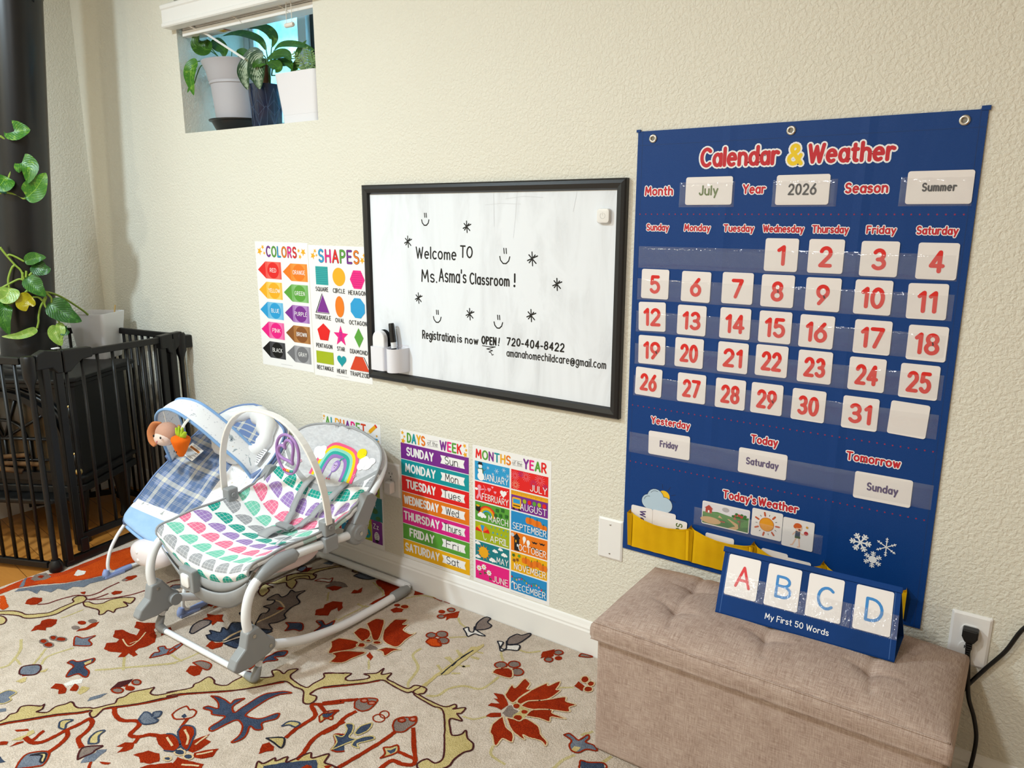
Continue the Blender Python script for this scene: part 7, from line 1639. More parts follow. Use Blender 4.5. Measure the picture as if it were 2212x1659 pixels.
mb.prism(prof, .036, M_GATE, GM @ Matrix.Translation((0, 0, -.018))); at(gt, 'latch_housing', mb, bevel=.005, seg=3)
mb = MB(); prof = [(.108, .698), (.132, .70), (.150, .718), (.175, .735), (.215, .738), (.215, .774), (.108, .778)]
mb.prism(prof, .032, M_GATE, GM @ Matrix.Translation((0, 0, -.016))); at(gt, 'latch_handle', mb, bevel=.005, seg=3)
mb = MB(); mb.box((.085, .7835, -.008), (.106, .786, .008), paint('e8e8e8', .5), GM); o = at(gt, 'latch_button', mb); o['label'] = 'white latch button'
mb = MB(); mb.prism([(.492, .722), (.518, .722), (.525, .705), (.545, .69), (.545, .776), (.492, .772)], .034, M_GATE, GM @ Matrix.Translation((0, 0, -.017))); mb.prism([(.548, .70), (.566, .715), (.592, .735), (.592, .778), (.548, .776)], .030, M_GATE, GM @ Matrix.Translation((0, 0, -.015))); at(gt, 'hinge_bracket', mb, bevel=.004)
for p, nm in ((GA, 1), (GB_, 1), (GC, 0)):
    mb = MB(); M_ = Matrix.Translation(p)
    mb.lathe([(0, .655), (.009, .655), (.012, .675), (.021, .700), (.022, .765), (.018, .772), (0, .772)], M_GATE, M_, 18); at(gt, 'hinge_knuckle', mb, smooth=True, auto=35)
    mb = MB(); mb.tube([p+V(0, 0, .03), p+V(0, 0, .67)], .0095, M_GATE, 12); at(gt, 'corner_pole', mb, smooth=True, auto=40)
    if p is GA: M_ = Matrix.Translation(p+V(0, 0, .0125))
    mb = MB(); mb.lathe([(0, 0), (.022, 0), (.024, .006), (.022, .026), (.014, .040), (0, .042)], M_GATE, M_, 18); at(gt, 'foot', mb, smooth=True, auto=35)
mb = MB(); mb.bar(GB_+V(0, .004, .735), V(GB_.x, -.001, .735), .03, .05, M_GATE); at(gt, 'wall_bracket', mb, bevel=.004)
# climbing pothos in the white pot on the stove
PC = V(-3.165, -.158, .650)
po = empty('climbing_pothos', PC, 0, 'trailing pothos vine in white square pot winding around the stove pipe', 'plant')
mb = MB(); PMt = Matrix.Translation(PC) @ Matrix.Rotation(R(29+0), 4, 'Z')
def sq2(h_, r=.014): return rr(-h_, -h_, h_, h_, r, 4)
loft(mb, [(sq2(.058), 0), (sq2(.060), .004), (sq2(.078), .182), (sq2(.078), .186), (sq2(.0745), .186), (sq2(.070), .15)], plastic('f1f0f2', .35), PMt); at(po, 'pot', mb, smooth=True, auto=40)
mb = MB(); loft(mb, [(sq2(.0715), .160)], M_SOIL, PMt, False, True); at(po, 'soil', mb)
mb = MB(); mb.tube([PMt @ V(.05, .03, .14), PMt @ V(.062, .036, .212)], .003, paint('c9a566', .7), 6); o = at(po, 'plant_stake', mb); o['label'] = 'light wooden stake'
LV = [leafm('35701a', '7ea834'), leafm('2a5f18', '578a2a'), leafm('205018', '447a2a')]
LY = leafm('a89a10', '8c7c0a'); LW = leafm('7fa040', 'b6c268')
for s_ in POTHOS_STEMS:
    mb = MB(); mb.tube(s_, [.0045]+[.0036]*(len(s_)-1), paint('86a03a', .5), 8, smooth=6); at(po, 'stem', mb, smooth=True)
mb = MB(); mb.tube([V(*POTHOS_STEMS[5][-1]), (-3.03, -.36, .93), (-3.09, -.25, .86), (-3.13, -.20, .82)], .004, paint('86a03a', .5), 8, smooth=6); at(po, 'stem', mb, smooth=True)
for i, (pts, wd) in enumerate(POTHOS_LEAVES):
    m_ = LY if i == 8 else (LW if i in (7, 11, 12, 14) else LV[0 if i < 4 else 1+i % 2])
    at(po, 'leaf', leaf_mesh(pts, wd*1.25, m_, 'h', (.86, -.46, .25)), smooth=True)
mb = MB(); t_ = V(*POTHOS_STEMS[0][-1]); mb.tube([t_+V(-.01, -.01, .006), t_+V(.004, .0, .008), t_+V(.02, .012, .004)], .003, paint('0f6b5f', .4), 6); o = at(po, 'plant_clip', mb); o['label'] = 'green plant clip'
# ------------------------------------------------------------------ baby seats
M_WT = paint('eceef0', .28, .5); M_GP = plastic('909395', .42); M_GF = fabric('a9abad', '9a9c9f', 900, .3, .85)
def tab_surface(tab, xc, pw=2.2, dz=0.0, ks=1.0, pad=None, tilt=0):
    """padded sling: table rows v, edge y, edge z, centre y, centre z, half width"""
    def P(a, v):
        ye, ze, yc, zc, hw = lerp_tab(tab, v); k = abs(a)**pw
        z = zc+(ze-zc)*k+dz-tilt*max(0, a)*min(1, v*4); y = yc+(ye-yc)*k
        if pad: 
            q = pad(a, v); z += q*.8; y -= q*.5
        return V(xc+hw*ks*a, y, z)
    return P
def normal_of(P, a, v):
    e = .004; da = P(a+e, v)-P(a-e, v); dv = P(a, min(1, v+e))-P(a, max(0, v-e)); n_ = da.cross(dv)
    n_.normalize(); return n_ if n_.dot(V(.0, -.8, .6)) > 0 else -n_
def scallop_mat():
    n = NM('scallop_print', .9, .12); uv = n.coord('UV'); s = n.sep(uv); u, v = s[0], s[1]
    rows = 16.0; r = n.math('MULTIPLY', v, rows); ri = n.math('FLOOR', r); fv = n.math('FRACT', r)
    off = n.math('MULTIPLY', n.math('MODULO', ri, 2.0), .5)
    fu = n.math('SUBTRACT', n.math('FRACT', n.math('ADD', n.math('MULTIPLY', u, 7.0), off)), .5)
    ex = n.math('DIVIDE', fu, .43); ey = n.math('DIVIDE', n.math('SUBTRACT', fv, .10), .82)
    rad = n.math('ADD', n.math('MULTIPLY', ex, ex), n.math('MULTIPLY', ey, ey))
    m = n.math('MULTIPLY', n.math('LESS_THAN', rad, 1.0), n.math('GREATER_THAN', fv, .10))
    g1 = n.math('LESS_THAN', n.math('FRACT', n.math('MULTIPLY', u, 30.0)), .09); g2 = n.math('LESS_THAN', n.math('FRACT', n.math('MULTIPLY', v, 64.0)), .09)
    grid = n.math('MAXIMUM', g1, g2)
    gy, mi, pk, pu, te = rgb('a2a4a8'), rgb('7fd0b6'), rgb('ee7c9c'), rgb('a384c2'), rgb('27a594')
    seq = [te, gy, mi, pk, pu, te, gy, mi, pk, pu, te, gy, mi, pk, gy, gy]
    c = n.ramp(n.math('ADD', n.math('DIVIDE', ri, rows), .001), [(i/rows, q) for i, q in enumerate(seq)], 'CONSTANT')
    wt = rgb('f4f4f5'); c2 = n.mix(n.math('MULTIPLY', grid, .55), c, wt)
    body = n.mix(m, wt, c2)
    au = n.math('ABSOLUTE', n.math('SUBTRACT', n.math('MULTIPLY', u, 2.0), 1.0)); bd = n.math('ADD', .655, n.math('MULTIPLY', n.math('MULTIPLY', au, au), .10))
    head = n.math('GREATER_THAN', v, bd); band = n.math('MULTIPLY', head, n.math('LESS_THAN', v, n.math('ADD', bd, .022)))
    nz = n.noise(n.coord('Object', (1, 1, 3)), 60, 4, .7)
    hg = n.mix(n.ramp(nz, [(.3, (0, 0, 0)), (.7, (1, 1, 1))]), rgb('c3c4c8'), rgb('dcdde0'))
    body = n.mix(head, body, hg); body = n.mix(band, body, rgb('a9abad'))
    pad = n.noise(n.coord(), 14, 2, .5); n.bump(n.math('ADD', n.math('MULTIPLY', pad, 3.0), n.noise(n.coord(), 1000, 1)), .4, .004)
    return n.col(body)
RX = -1.805
TABA = [(0, -.606, .288, -.612, .222, .190), (.05, -.622, .312, -.626, .256, .212), (.11, -.604, .334, -.606, .288, .217), (.25, -.51, .350, -.50, .296, .220), (.38, -.40, .350, -.41, .287, .223), (.48, -.31, .362, -.335, .282, .222), (.56, -.25, .386, -.272, .303, .220), (.68, -.190, .415, -.195, .388, .217), (.79, -.137, .474, -.142, .458, .213), (.88, -.112, .512, -.110, .505, .195), (.94, -.097, .535, -.094, .533, .155), (.98, -.087, .549, -.085, .549, .095), (1.0, -.083, .555, -.083, .555, .045)]
ra = empty('baby_rocker', (RX, -.33, .012), 0, 'grey and white infant rocker with scalloped seat pad and rainbow headrest', 'baby seat')
def padA(a, v):
    q = 0
    if v < .16: q += .010*math.sin(math.pi*min(1, v/.16))
    for va in (.45, .515, .56): q -= .004*math.exp(-((v-va)/.012)**2)
    if v > .72: q += .006*math.cos(a*9)*min(1, (v-.72)*12)*(1-abs(a))
    return q-.003*math.exp(-((abs(a)-.62)/.06)**2)
PA = tab_surface(TABA, RX, pad=padA); M_SC = scallop_mat()
mb = MB(); mb.grid(lambda u, v: PA(u*2-1, v), 60, 110, M_SC)
pa_ = at(ra, 'seat_pad', mb, smooth=True, solid=.014)
# piping round the pad and creases
mb = MB(); q = [PA(-1, v/60) for v in range(61)]+[PA(a/12, 1) for a in range(-11, 12)]+[PA(1, 1-v/60) for v in range(61)]
mb.tube(q, .0038, M_GF, 8); o = at(ra, 'piping', mb, smooth=True); o['label'] = 'grey piping'
SL = tab_surface([(v, ye, ze-.012, yc, zc-.028, hw*.985) for v, ye, ze, yc, zc, hw in TABA], RX)
mb = MB(); mb.grid(lambda u, v: SL(u*2-1, .005+v*.94), 40, 60, M_GF); o = at(ra, 'sling', mb, smooth=True, solid=.003); o['label'] = 'grey sling cloth'
def skirt(u, v):
    a = (u*2-1)*.985; p = SL(a, .03); return p+V(0, -.004+.020*v*v+.004*math.sin(u*13)*v, -.004-.058*v*(1-.45*abs(a)**2))
mb = MB(); mb.grid(skirt, 40, 8, M_GF); o = at(ra, 'front_skirt', mb, smooth=True, solid=.002); o['label'] = 'grey cloth skirt'
mb = MB(); c = PA(-.21, .045); mb.box((c.x-.032, c.y-.019, c.z-.064), (c.x+.032, c.y+.01, c.z+.002), M_GP); sn = at(ra, 'front_snap', mb, bevel=.004)
mb = MB(); loft(mb, [(rr(-.018, -.019, .018, .019, .008), 0), (rr(-.018, -.019, .018, .019, .008), .004), (rr(-.014, -.015, .014, .015, .006), .0055)], plastic('f4f4f2', .35), Matrix(((1, 0, 0, c.x), (0, 0, -1, c.y-.019), (0, 1, 0, c.z-.030), (0, 0, 0, 1)))); o = mb.build('button', sn, smooth=True, auto=40); o['label'] = 'white square button'
# printed headrest picture, laid on the pad surface
def hface(X, Y, h):
    v = .70+Y*1.42; ye, ze, yc, zc, hw = lerp_tab(TABA, v); a = X/hw; p = PA(a, v); return p+normal_of(PA, a, v)*(h*1.0+.0010)
mb = MB(); p = Print(mb, hface, .0007); p.h = .0004
def bandq(pts_o, pts_i, mat):
    for i in range(len(pts_o)-1): p.poly([pts_o[i], pts_o[i+1], pts_i[i+1], pts_i[i]], mat)
cx_ = .032
def rb(k, n_=22):
    d = .0115*k; out = []
    for i in range(n_+1):
        t = i/n_; s = -1 if t < .5 else 1; w_ = abs(2*t-1)
        xx = s*(.098-d)*(1-(1-w_)**1.9)**.9; yy = .004+(.121-d*.95)*(1-w_**2.1)
        out.append((cx_+xx, yy))
    return out
for k, cc in enumerate(('f0628a', 'f8cf1e', '8fd4bf', '37a79b', '9a76b8')): bandq(rb(k), rb(k+1), paint(cc, .85, .1))
p.up(); cw = paint('fbfbfb', .85, .1)
for x, y, r in ((-.070, .080, .020), (-.052, .088, .018), (-.046, .068, .017), (-.074, .060, .015)): p.ell(x, y, r, r*.9, cw, 14)
for x, y, r in ((.155, .078, .020), (.172, .066, .022), (.150, .060, .017), (.186, .078, .016)): p.ell(x-.012, y, r, r*.9, cw, 14)
p.ell(.122, .104, .021, .021, paint('f7dc1c', .85, .1), 18, -20); p.up()
for dx in (-.005, .007): p.ell(.126+dx, .102, .0016, .0022, K, 8)
p.line([(.124, .098), (.127, .0965), (.130, .098)], .0010, K, 4)
pv = paint('9a7cc4', .85, .1); pl = paint('c9b2dc', .85, .1)
p.h = .0006; p.ell(.034, .045, .013, .020, pv, 18, -18); p.up(); p.ell(.031, .042, .0095, .0145, pl, 16, -18); p.line([(.041, .064), (.044, .072)], .003, paint('37a79b', .85, .1)); p.ell(.049, .074, .006, .003, paint('37a79b', .85, .1), 8, 40)
p.line([(.028, .026), (.026, .014)], .0028, pv); p.line([(.025, .016), (.020, .006)], .002, pv); p.line([(.027, .016), (.029, .006)], .002, pv); p.ell(.019, .005, .0034, .002, paint('e8506a', .8), 8); p.ell(.030, .005, .0034, .002, paint('e8506a', .8), 8)
p.up(); 
for dx in (-.0035, .0035): p.ell(.032+dx, .046, .0016, .0022, K, 8)
p.line([(.030, .040), (.033, .0385), (.036, .040)], .0009, K, 4)
for x in (-.125, .128):
    for k in range(4): p.ell(x+.004*math.cos(k*1.57), .028+.004*math.sin(k*1.57), .003, .002, paint('e79ab4', .85), 8)
o = mb.build('headrest_print', pa_); o['label'] = 'rainbow, clouds and a smiling sun'
# harness straps
M_STR = fabric('aeb0b2', 'a0a2a4', 1200, .3, .8)
def strap(P, path, w, lift=.006, name='strap', par=None, mat=None):
    mb = MB(); sp, _ = spline([V(a, v, 0) for a, v in path], 8); vs = []
    for i, q in enumerate(sp):
        d = P(*sp[min(i+1, len(sp)-1)][:2])-P(*sp[max(i-1, 0)][:2]); n_ = normal_of(P, q[0], q[1]); s_ = d.cross(n_).normalized()
        b = P(q[0], q[1])+n_*(lift+.014*math.sin(math.pi*i/(len(sp)-1))); vs += [b-s_*w/2, b+s_*w/2]
    mb.add(vs, [(2*i, 2*i+1, 2*i+3, 2*i+2) for i in range(len(sp)-1)], mat or M_STR)
    return at(par or ra, name, mb, smooth=True, solid=.0018)
strap(PA, [(-.17, .700), (-.20, .64), (-.16, .56), (-.06, .475)], .024, name='shoulder_strap'); strap(PA, [(.52, .705), (.46, .65), (.26, .57), (.10, .475)], .024, name='shoulder_strap')
strap(PA, [(0.0, .36), (.0, .43), (.02, .475)], .045, .004, 'crotch_strap')
mb = MB(); c = PA(.02, .468); mb.box((c.x-.03, c.y-.012, c.z+.012), (c.x+.03, c.y+.012, c.z+.024), M_GP); at(ra, 'buckle', mb, bevel=.004)
strap(PA, [(.55, .30), (.75, .36), (.88, .44)], .05, .008, 'waist_pad', mat=fabric('d3d4d8', 'c2c3c6', 500))
# tube frame
XRt, XLt = -1.578, -2.026
C_SIDE = [(-.10, .0265), (-.20, .0258), (-.33, .030), (-.46, .052), (-.56, .086), (-.612, .112), (-.643, .150), (-.653, .198), (-.645, .245), (-.624, .282), (-.588, .304), (-.53, .317), (-.45, .318), (-.36, .311), (-.275, .303)]
for x in (XRt, XLt):
    mb = MB(); mb.tube([(x, y, z) for y, z in C_SIDE], .0128, M_WT, 14, smooth=6); at(ra, 'rocker_rail', mb, smooth=True, auto=60)
    s = 1 if x == XRt else -1
    mb = MB(); mb.prism([(-.662, .170), (-.628, .176), (-.598, .132), (-.578, .118), (-.578, .092), (-.60, .082), (-.655, .070), (-.70, .072), (-.712, .086), (-.700, .108), (-.672, .130)], .034, M_GP, Matrix(((0, 0, 1, x-.017), (1, 0, 0, 0), (0, 1, 0, 0), (0, 0, 0, 1)))); ft = at(ra, 'rocker_foot', mb, bevel=.006, seg=3); ft['label'] = 'grey plastic foot'
    mb = MB()
    for y, z in ((-.644, .155), (-.592, .105), (-.69, .092)):
        for sg in (-1, 1): mb.lathe([(0, 0), (.0052, 0), (.0052, .0016), (.003, .0022), (0, .0018)], M_SCR, Matrix(((0, 0, sg, x+sg*.017), (1, 0, 0, y), (0, 1, 0, z), (0, 0, 0, 1))), 12)
        break
    mb = MB(); mb.lathe([(0, 0), (.0052, 0), (.0052, .0016), (0, .0022)], M_SCR, Matrix(((0, 0, 1, x+.017), (1, 0, 0, -.644), (0, 1, 0, .155), (0, 0, 0, 1))), 12); k = mb.build('rivet', ft)
    mb = MB(); mb.lathe([(0, 0), (.0052, 0), (.0052, .0016), (0, .0022)], M_SCR, Matrix(((0, 0, 1, x+.017), (1, 0, 0, -.596), (0, 1, 0, .104), (0, 0, 0, 1))), 12); k = mb.build('rivet', ft)
    mb = MB(); mb.tube([(x, -.045, .0265), (x, -.060, .0265), (x, -.062, .0265), (x, -.112, .0265), (x, -.116, .0265)], [.0135, .0150, .0170, .0170, .0150], M_GP, 14); o = at(ra, 'joint_sleeve', mb, smooth=True, auto=50); o['label'] = 'grey joint sleeve'
    mb = MB(); mb.tube([(x, -.612, .292), (x, -.585, .308), (x, -.54, .320), (x, -.495, .320), (x, -.49, .319)], [.012, .0185, .022, .0205, .015], M_GP, 14, smooth=3); o = at(ra, 'seat_tube_cover', mb, smooth=True, auto=50); o['label'] = 'grey tube cover'
    mb = MB(); mb.box((x-.020, -.394, .288), (x+.020, -.345, .335), M_GP); mb.box((x-.016, -.388, .335), (x+.016, -.350, .382), M_GP); cl = at(ra, 'toy_bar_clamp', mb, bevel=.005, seg=3); cl['label'] = 'grey clamp'
    mb = MB(); mb.lathe([(0, 0), (.008, 0), (.009, .002), (.006, .004), (.003, .002), (0, .002)], plastic('8e9092'), Matrix(((0, 0, 1, x+.016), (1, 0, 0, -.369), (0, 1, 0, .360), (0, 0, 0, 1))), 16); mb.build('knob', cl, smooth=True)
    mb = MB(); M_ = Matrix(((0, 0, s, x-s*.02), (1, 0, 0, -.258), (0, 1, 0, .304), (0, 0, 0, 1)))
    mb.lathe([(0, 0), (.034, 0), (.038, .004), (.038, .028), (.034, .034), (.024, .036), (.022, .039), (.012, .040), (0, .040)], M_GP, M_, 30)
    mb.prism([(-.02, .034), (.034, .012), (.078, .088), (.058, .108), (.036, .108)], .030, M_GP, Matrix(((0, 0, 1, x-.015), (1, 0, 0, -.258), (0, 1, 0, .304), (0, 0, 0, 1)))); hb = at(ra, 'recline_hub', mb, bevel=.003, smooth=True, auto=35); hb['label'] = 'grey recline joint'
    mb = MB(); mb.lathe([(0, 0), (.006, 0), (.006, .003), (0, .004)], M_SCR, M_ @ Matrix.Translation((0, 0, .039)), 14); mb.build('rivet', hb)
    mb = MB(); mb.tube([(x, -.190, .400), (x-.012*s, -.140, .436), (x-.034*s, -.098, .470), (x-.075*s, -.072, .498), (x-.14*s, -.060, .510), (RX, -.056, .514)], .0105, M_WT, 12, smooth=6); at(ra, 'back_tube', mb, smooth=True)
    # kick stand leg
    mb = MB(); mb.tube([(x, -.606, .100), (x+.004*s, -.628, .060), (x+.002*s, -.640, .030), (x-.02*s, -.642, .0215), (x-.05*s, -.642, .0215)], .0082, M_WT, 10, smooth=5); at(ra, 'stand_leg', mb, smooth=True)
    mb = MB(); mb.tube([(x+.004*s, -.630, .056), (x+.003*s, -.641, .0285), (x-.012*s, -.642, .0225), (x-.034*s, -.642, .0215)], [.0095, .0125, .0125, .0090], M_GP, 12, smooth=4); o = at(ra, 'stand_corner', mb, smooth=True); o['label'] = 'grey corner cap'
    mb = MB(); mb.tube([(x, -.604, .104), (x+.002*s, -.622, .070)], [.0135, .0105], M_GP, 12); mb.lathe([(0, -.012), (.018, -.012), (.018, .012), (0, .012)], M_GP, Matrix(((0, 0, 1, x-.02*s*0-(0.022*s)), (1, 0, 0, -.600), (0, 1, 0, .106), (0, 0, 0, 1))), 18); at(ra, 'stand_hinge', mb, smooth=True, auto=40)
mb = MB(); mb.tube([(XLt+.045, -.642, .0215), (XRt-.045, -.642, .0215)], .0082, M_WT, 10); at(ra, 'stand_bar', mb, smooth=True, auto=60)
mb = MB(); mb.tube([(XLt, -.105, .0265), (XLt, -.062, .0265), (XLt+.010, -.038, .0265), (XLt+.035, -.0305, .0265), (RX, -.0300, .0265), (XRt-.035, -.0305, .0265), (XRt-.010, -.038, .0265), (XRt, -.062, .0265), (XRt, -.105, .0265)], .0122, M_WT, 14, smooth=6); at(ra, 'rear_bar', mb, smooth=True)
# toy bar
mb = MB(); bar_ = [(RX-.243*math.copysign(abs(math.cos(R(a)))**.85, math.cos(R(a))), -.374-.016*math.sin(R(a)), .372+.297*math.sin(R(a))**.92) for a in range(0, 181, 6)]
vs = []
for i, c in enumerate(bar_):
    a_ = V(*bar_[max(i-1, 0)]); b_ = V(*bar_[min(i+1, len(bar_)-1)]); d = (b_-a_).normalized(); y_ = V(0, 1, 0); nn_ = d.cross(y_).normalized(); w_ = .011; t_ = .0032
    vs += [V(*c)+y_*(sx*w_)+nn_*(sz*t_) for sx, sz in ((-1, -1), (1, -1), (1, 1), (-1, 1))]
n_ = len(bar_); mb.add(vs, [(4*i+k, 4*i+(k+1) % 4, 4*(i+1)+(k+1) % 4, 4*(i+1)+k) for i in range(n_-1) for k in range(4)]+[(3, 2, 1, 0), tuple(4*(n_-1)+k for k in range(4))], plastic('efece6', .38)); tb = at(ra, 'toy_bar', mb, bevel=.0015)
mb = MB(); mb.ball((-1.69, -.388, .634), (.006, .006, .006), plastic('efece6', .38)); mb.build('toy_hook', tb, smooth=True)
mb = MB(); mb.ball((RX+.02, -.375, .232), (.105, .125, .045), plastic('eed9d9', .4), None, 28); o = at(ra, 'vibration_unit', mb, smooth=True); o['label'] = 'pale pink plastic shell under the seat'
# heart toy hanging from the bar
ht = empty('hanging_toy', (-1.690, -.392, .628), 0, 'purple heart shaped rattle hanging from the toy bar of the grey rocker', 'toy')
M_HT = plastic('a57dbb', .25)
def hpt(s, off=0, rot=-14):
    q = []
    for i in range(40):
        t = 2*math.pi*i/40; x = 16*math.sin(t)**3; y = 13*math.cos(t)-5*math.cos(2*t)-2*math.cos(3*t)-math.cos(4*t)+2
        q.append((x*s*math.cos(R(rot))-y*s*math.sin(R(rot)), x*s*math.sin(R(rot))+y*s*math.cos(R(rot))))
    return q
hc = V(-1.697, -.397, .562)
mb = MB(); mb.tube([hc+V(x, .002, y) for x, y in [(.048*math.cos(R(a))*(1+.10*math.sin(R(a))), .058*math.sin(R(a))-.002) for a in range(0, 360, 12)]], .0046, M_HT, 8, closed=True); at(ht, 'outer_ring', mb, smooth=True)
mb = MB(); mb.tube([hc+V(x+.002, 0, y+.002) for x, y in hpt(.0023, rot=34)], .0048, M_HT, 8, closed=True); at(ht, 'heart_ring', mb, smooth=True)
mb = MB(); mb.tube([(-1.690, -.392, .634), (-1.692, -.394, .612), (-1.695, -.396, .602)], .0045, fabric('e6e0da'), 6, flat=.4); at(ht, 'hang_strap', mb)
for i, cc in enumerate(('e2506a', 'e2506a', 'f0b52e', 'f0b52e', '37a898', '37a898')):
    mb = MB(); mb.ball(hc+V(-.018+i*.0075, -.001, -.050+.0002*(i-2.5)**2), .0042, plastic(cc, .3), None, 10); at(ht, 'bead', mb, smooth=True)
# ------------------------------------------------------------------ blue bouncer
BX = -2.272
TABB = [(0, -.470, .170, -.468, .140, .178), (.07, -.487, .196, -.492, .168, .200), (.16, -.462, .232, -.456, .196, .210), (.32, -.372, .312, -.350, .268, .214), (.48, -.288, .374, -.268, .335, .215), (.64, -.205, .430, -.190, .400, .210), (.80, -.130, .482, -.116, .468, .195), (.91, -.078, .520, -.068, .515, .155), (.97, -.056, .538, -.052, .537, .095), (1, -.048, .545, -.048, .545, .045)]
bb = empty('baby_bouncer', (BX, -.3, .012), 0, 'blue plaid baby bouncer with toy canopy, nearest the black fence', 'baby seat')
def plaid_mat():
    n = NM('plaid_print', .9, .12); s = n.sep(n.coord('UV')); u, v = s[0], s[1]
    def stripes(t, sc):
        f = n.math('FRACT', n.math('MULTIPLY', t, sc)); d = n.math('ABSOLUTE', n.math('SUBTRACT', f, .5))
        wide = n.math('LESS_THAN', d, .085); thin = n.math('MULTIPLY', n.math('LESS_THAN', n.math('FRACT', n.math('MULTIPLY', f, 16.0)), .35), n.math('LESS_THAN', n.math('ABSOLUTE', n.math('SUBTRACT', d, .20)), .06))
        thin2 = n.math('MULTIPLY', n.math('GREATER_THAN', d, .44), n.math('LESS_THAN', n.math('FRACT', n.math('MULTIPLY', f, 22.0)), .4))
        return n.math('ADD', n.math('MULTIPLY', wide, .75), n.math('MULTIPLY', n.math('MAXIMUM', thin, thin2), .4)), d
    t1, d1 = stripes(u, 5.2); t2, d2 = stripes(v, 7.0)
    base = n.mix(n.math('GREATER_THAN', n.math('MAXIMUM', d1, d2), .30), rgb('7d90ba'), rgb('62789f'))
    pl = n.mix(n.math('MINIMUM', n.math('MULTIPLY', n.math('ADD', t1, t2), .62), 1.0), base, rgb('e3dfcf'))
    nz = n.noise(n.coord('Object'), 26, 3, .6, .6); vo = n.n('ShaderNodeTexVoronoi'); vo.inputs['Scale'].default_value = 95; n.put(vo.inputs['Vector'], n.coord())
    dots = n.math('LESS_THAN', vo.outputs[0], .18)
    wt = n.mix(n.math('MULTIPLY', dots, .35), rgb('f2f2f3'), rgb('a9adb8')); wt = n.mix(n.math('GREATER_THAN', nz, .665), wt, rgb('b7b9b8')); wt = n.mix(n.math('GREATER_THAN', nz, .72), wt, rgb('5c6672')); wt = n.mix(n.math('LESS_THAN', nz, .30), wt, rgb('d8cdb8'))
    lb = n.mix(n.noise(n.coord('Object', (1, 1, 2)), 18, 3), rgb('8fb6e6'), rgb('b4d4f4'))
    c = n.mix(n.math('MAXIMUM', n.math('GREATER_THAN', u, .585), n.math('GREATER_THAN', v, .80)), pl, wt)
    uu = n.math('SUBTRACT', u, .5); bnd = n.math('ADD', .205, n.math('MULTIPLY', n.math('MULTIPLY', uu, uu), -.12))
    c = n.mix(n.math('LESS_THAN', v, n.math('ADD', bnd, .045)), c, wt); c = n.mix(n.math('LESS_THAN', v, bnd), c, lb)
    n.bump(n.math('ADD', n.math('MULTIPLY', n.noise(n.coord(), 22, 3, .6), 2.0), n.noise(n.coord(), 900, 1)), .4, .003)
    MATS['whiteprint'] = None
    return n.col(c)
def white_print():
    n = NM('white_print', .9, .12); nz = n.noise(n.coord('Object'), 30, 3, .6, .6); vo = n.n('ShaderNodeTexVoronoi'); vo.inputs['Scale'].default_value = 80; n.put(vo.inputs['Vector'], n.coord())
    wt = n.mix(n.math('MULTIPLY', n.math('LESS_THAN', vo.outputs[0], .2), .4), rgb('f0f1f3'), rgb('a9adb8')); wt = n.mix(n.math('GREATER_THAN', nz, .64), wt, rgb('a9b3ba')); wt = n.mix(n.math('GREATER_THAN', nz, .71), wt, rgb('4f5a6a')); wt = n.mix(n.math('LESS_THAN', nz, .29), wt, rgb('cfc0a6'))
    n.bump(n.noise(n.coord(), 500, 2), .3, .001); return n.col(wt)
PB_ = tab_surface(TABB, BX, 2.0, tilt=.035, pad=lambda a, v: .008*math.sin(math.pi*min(1, v/.2))*(v < .2)+.003*math.sin(v*30+a*3)*(v > .2)*.5)
mb = MB(); mb.grid(lambda u, v: PB_(u*2-1, v), 50, 90, plaid_mat()); pb_ = at(bb, 'seat_pad', mb, smooth=True, solid=.014)
M_LB = fabric('9cc0ea', '8ab2e2', 700, .3); M_WP = white_print(); M_BT = plastic('8d9fd0', .4); M_NT = paint('3c4a68', .4)
mb = MB(); q = [PB_(-1, .2+v*.8/50) for v in range(51)]+[PB_(a/12, 1) for a in range(-11, 12)]+[PB_(1, 1-v*.8/50) for v in range(51)]
mb.tube(q, .0036, fabric('8199c4', '7289b6'), 8); o = at(bb, 'piping', mb, smooth=True); o['label'] = 'blue piping'
mb = MB(); mb.tube([PB_(a/14, .035)+V(0, -.004, -.004) for a in range(-14, 15)], .0055, M_LB, 8); o = at(bb, 'pocket_hem', mb, smooth=True); o['label'] = 'light blue hem'
# head support ring with a plaid middle
mb = MB(); K_ = 40; sp = []; rs = []
for i in range(K_):
    a = 2*math.pi*i/K_; aa = .60*math.sin(a)+.05; vv = .775+.135*math.cos(a); q = PB_(aa, vv)+normal_of(PB_, aa, vv)*.016; sp.append(q); rs.append(.030+.0045*math.sin(a*9)+.004*math.sin(a*3))
mb.tube(sp, rs, fabric('f0f0f0', 'e2e2e4', 300, .5), 14, closed=True); o = at(bb, 'head_support', mb, smooth=True); o['label'] = 'puffy white head support'
mb = MB(); n_ = NM('plaid_patch', .9, .1); s_ = n_.sep(n_.coord('UV')); f1 = n_.math('LESS_THAN', n_.math('ABSOLUTE', n_.math('SUBTRACT', n_.math('FRACT', n_.math('MULTIPLY', s_[0], 2.0)), .5)), .1); f2 = n_.math('LESS_THAN', n_.math('FRACT', n_.math('MULTIPLY', s_[1], 5.0)), .2)
pm_ = n_.col(n_.mix(n_.math('MULTIPLY', n_.math('ADD', f1, f2), .6), rgb('7287b2'), rgb('dcd8c8')))
mb.grid(lambda u, v: PB_(.05+.42*(u*2-1), .685+.18*v)+V(0, -.010, .010), 10, 10, pm_); o = at(bb, 'head_patch', mb, smooth=True); o['label'] = 'blue plaid middle of the head support'
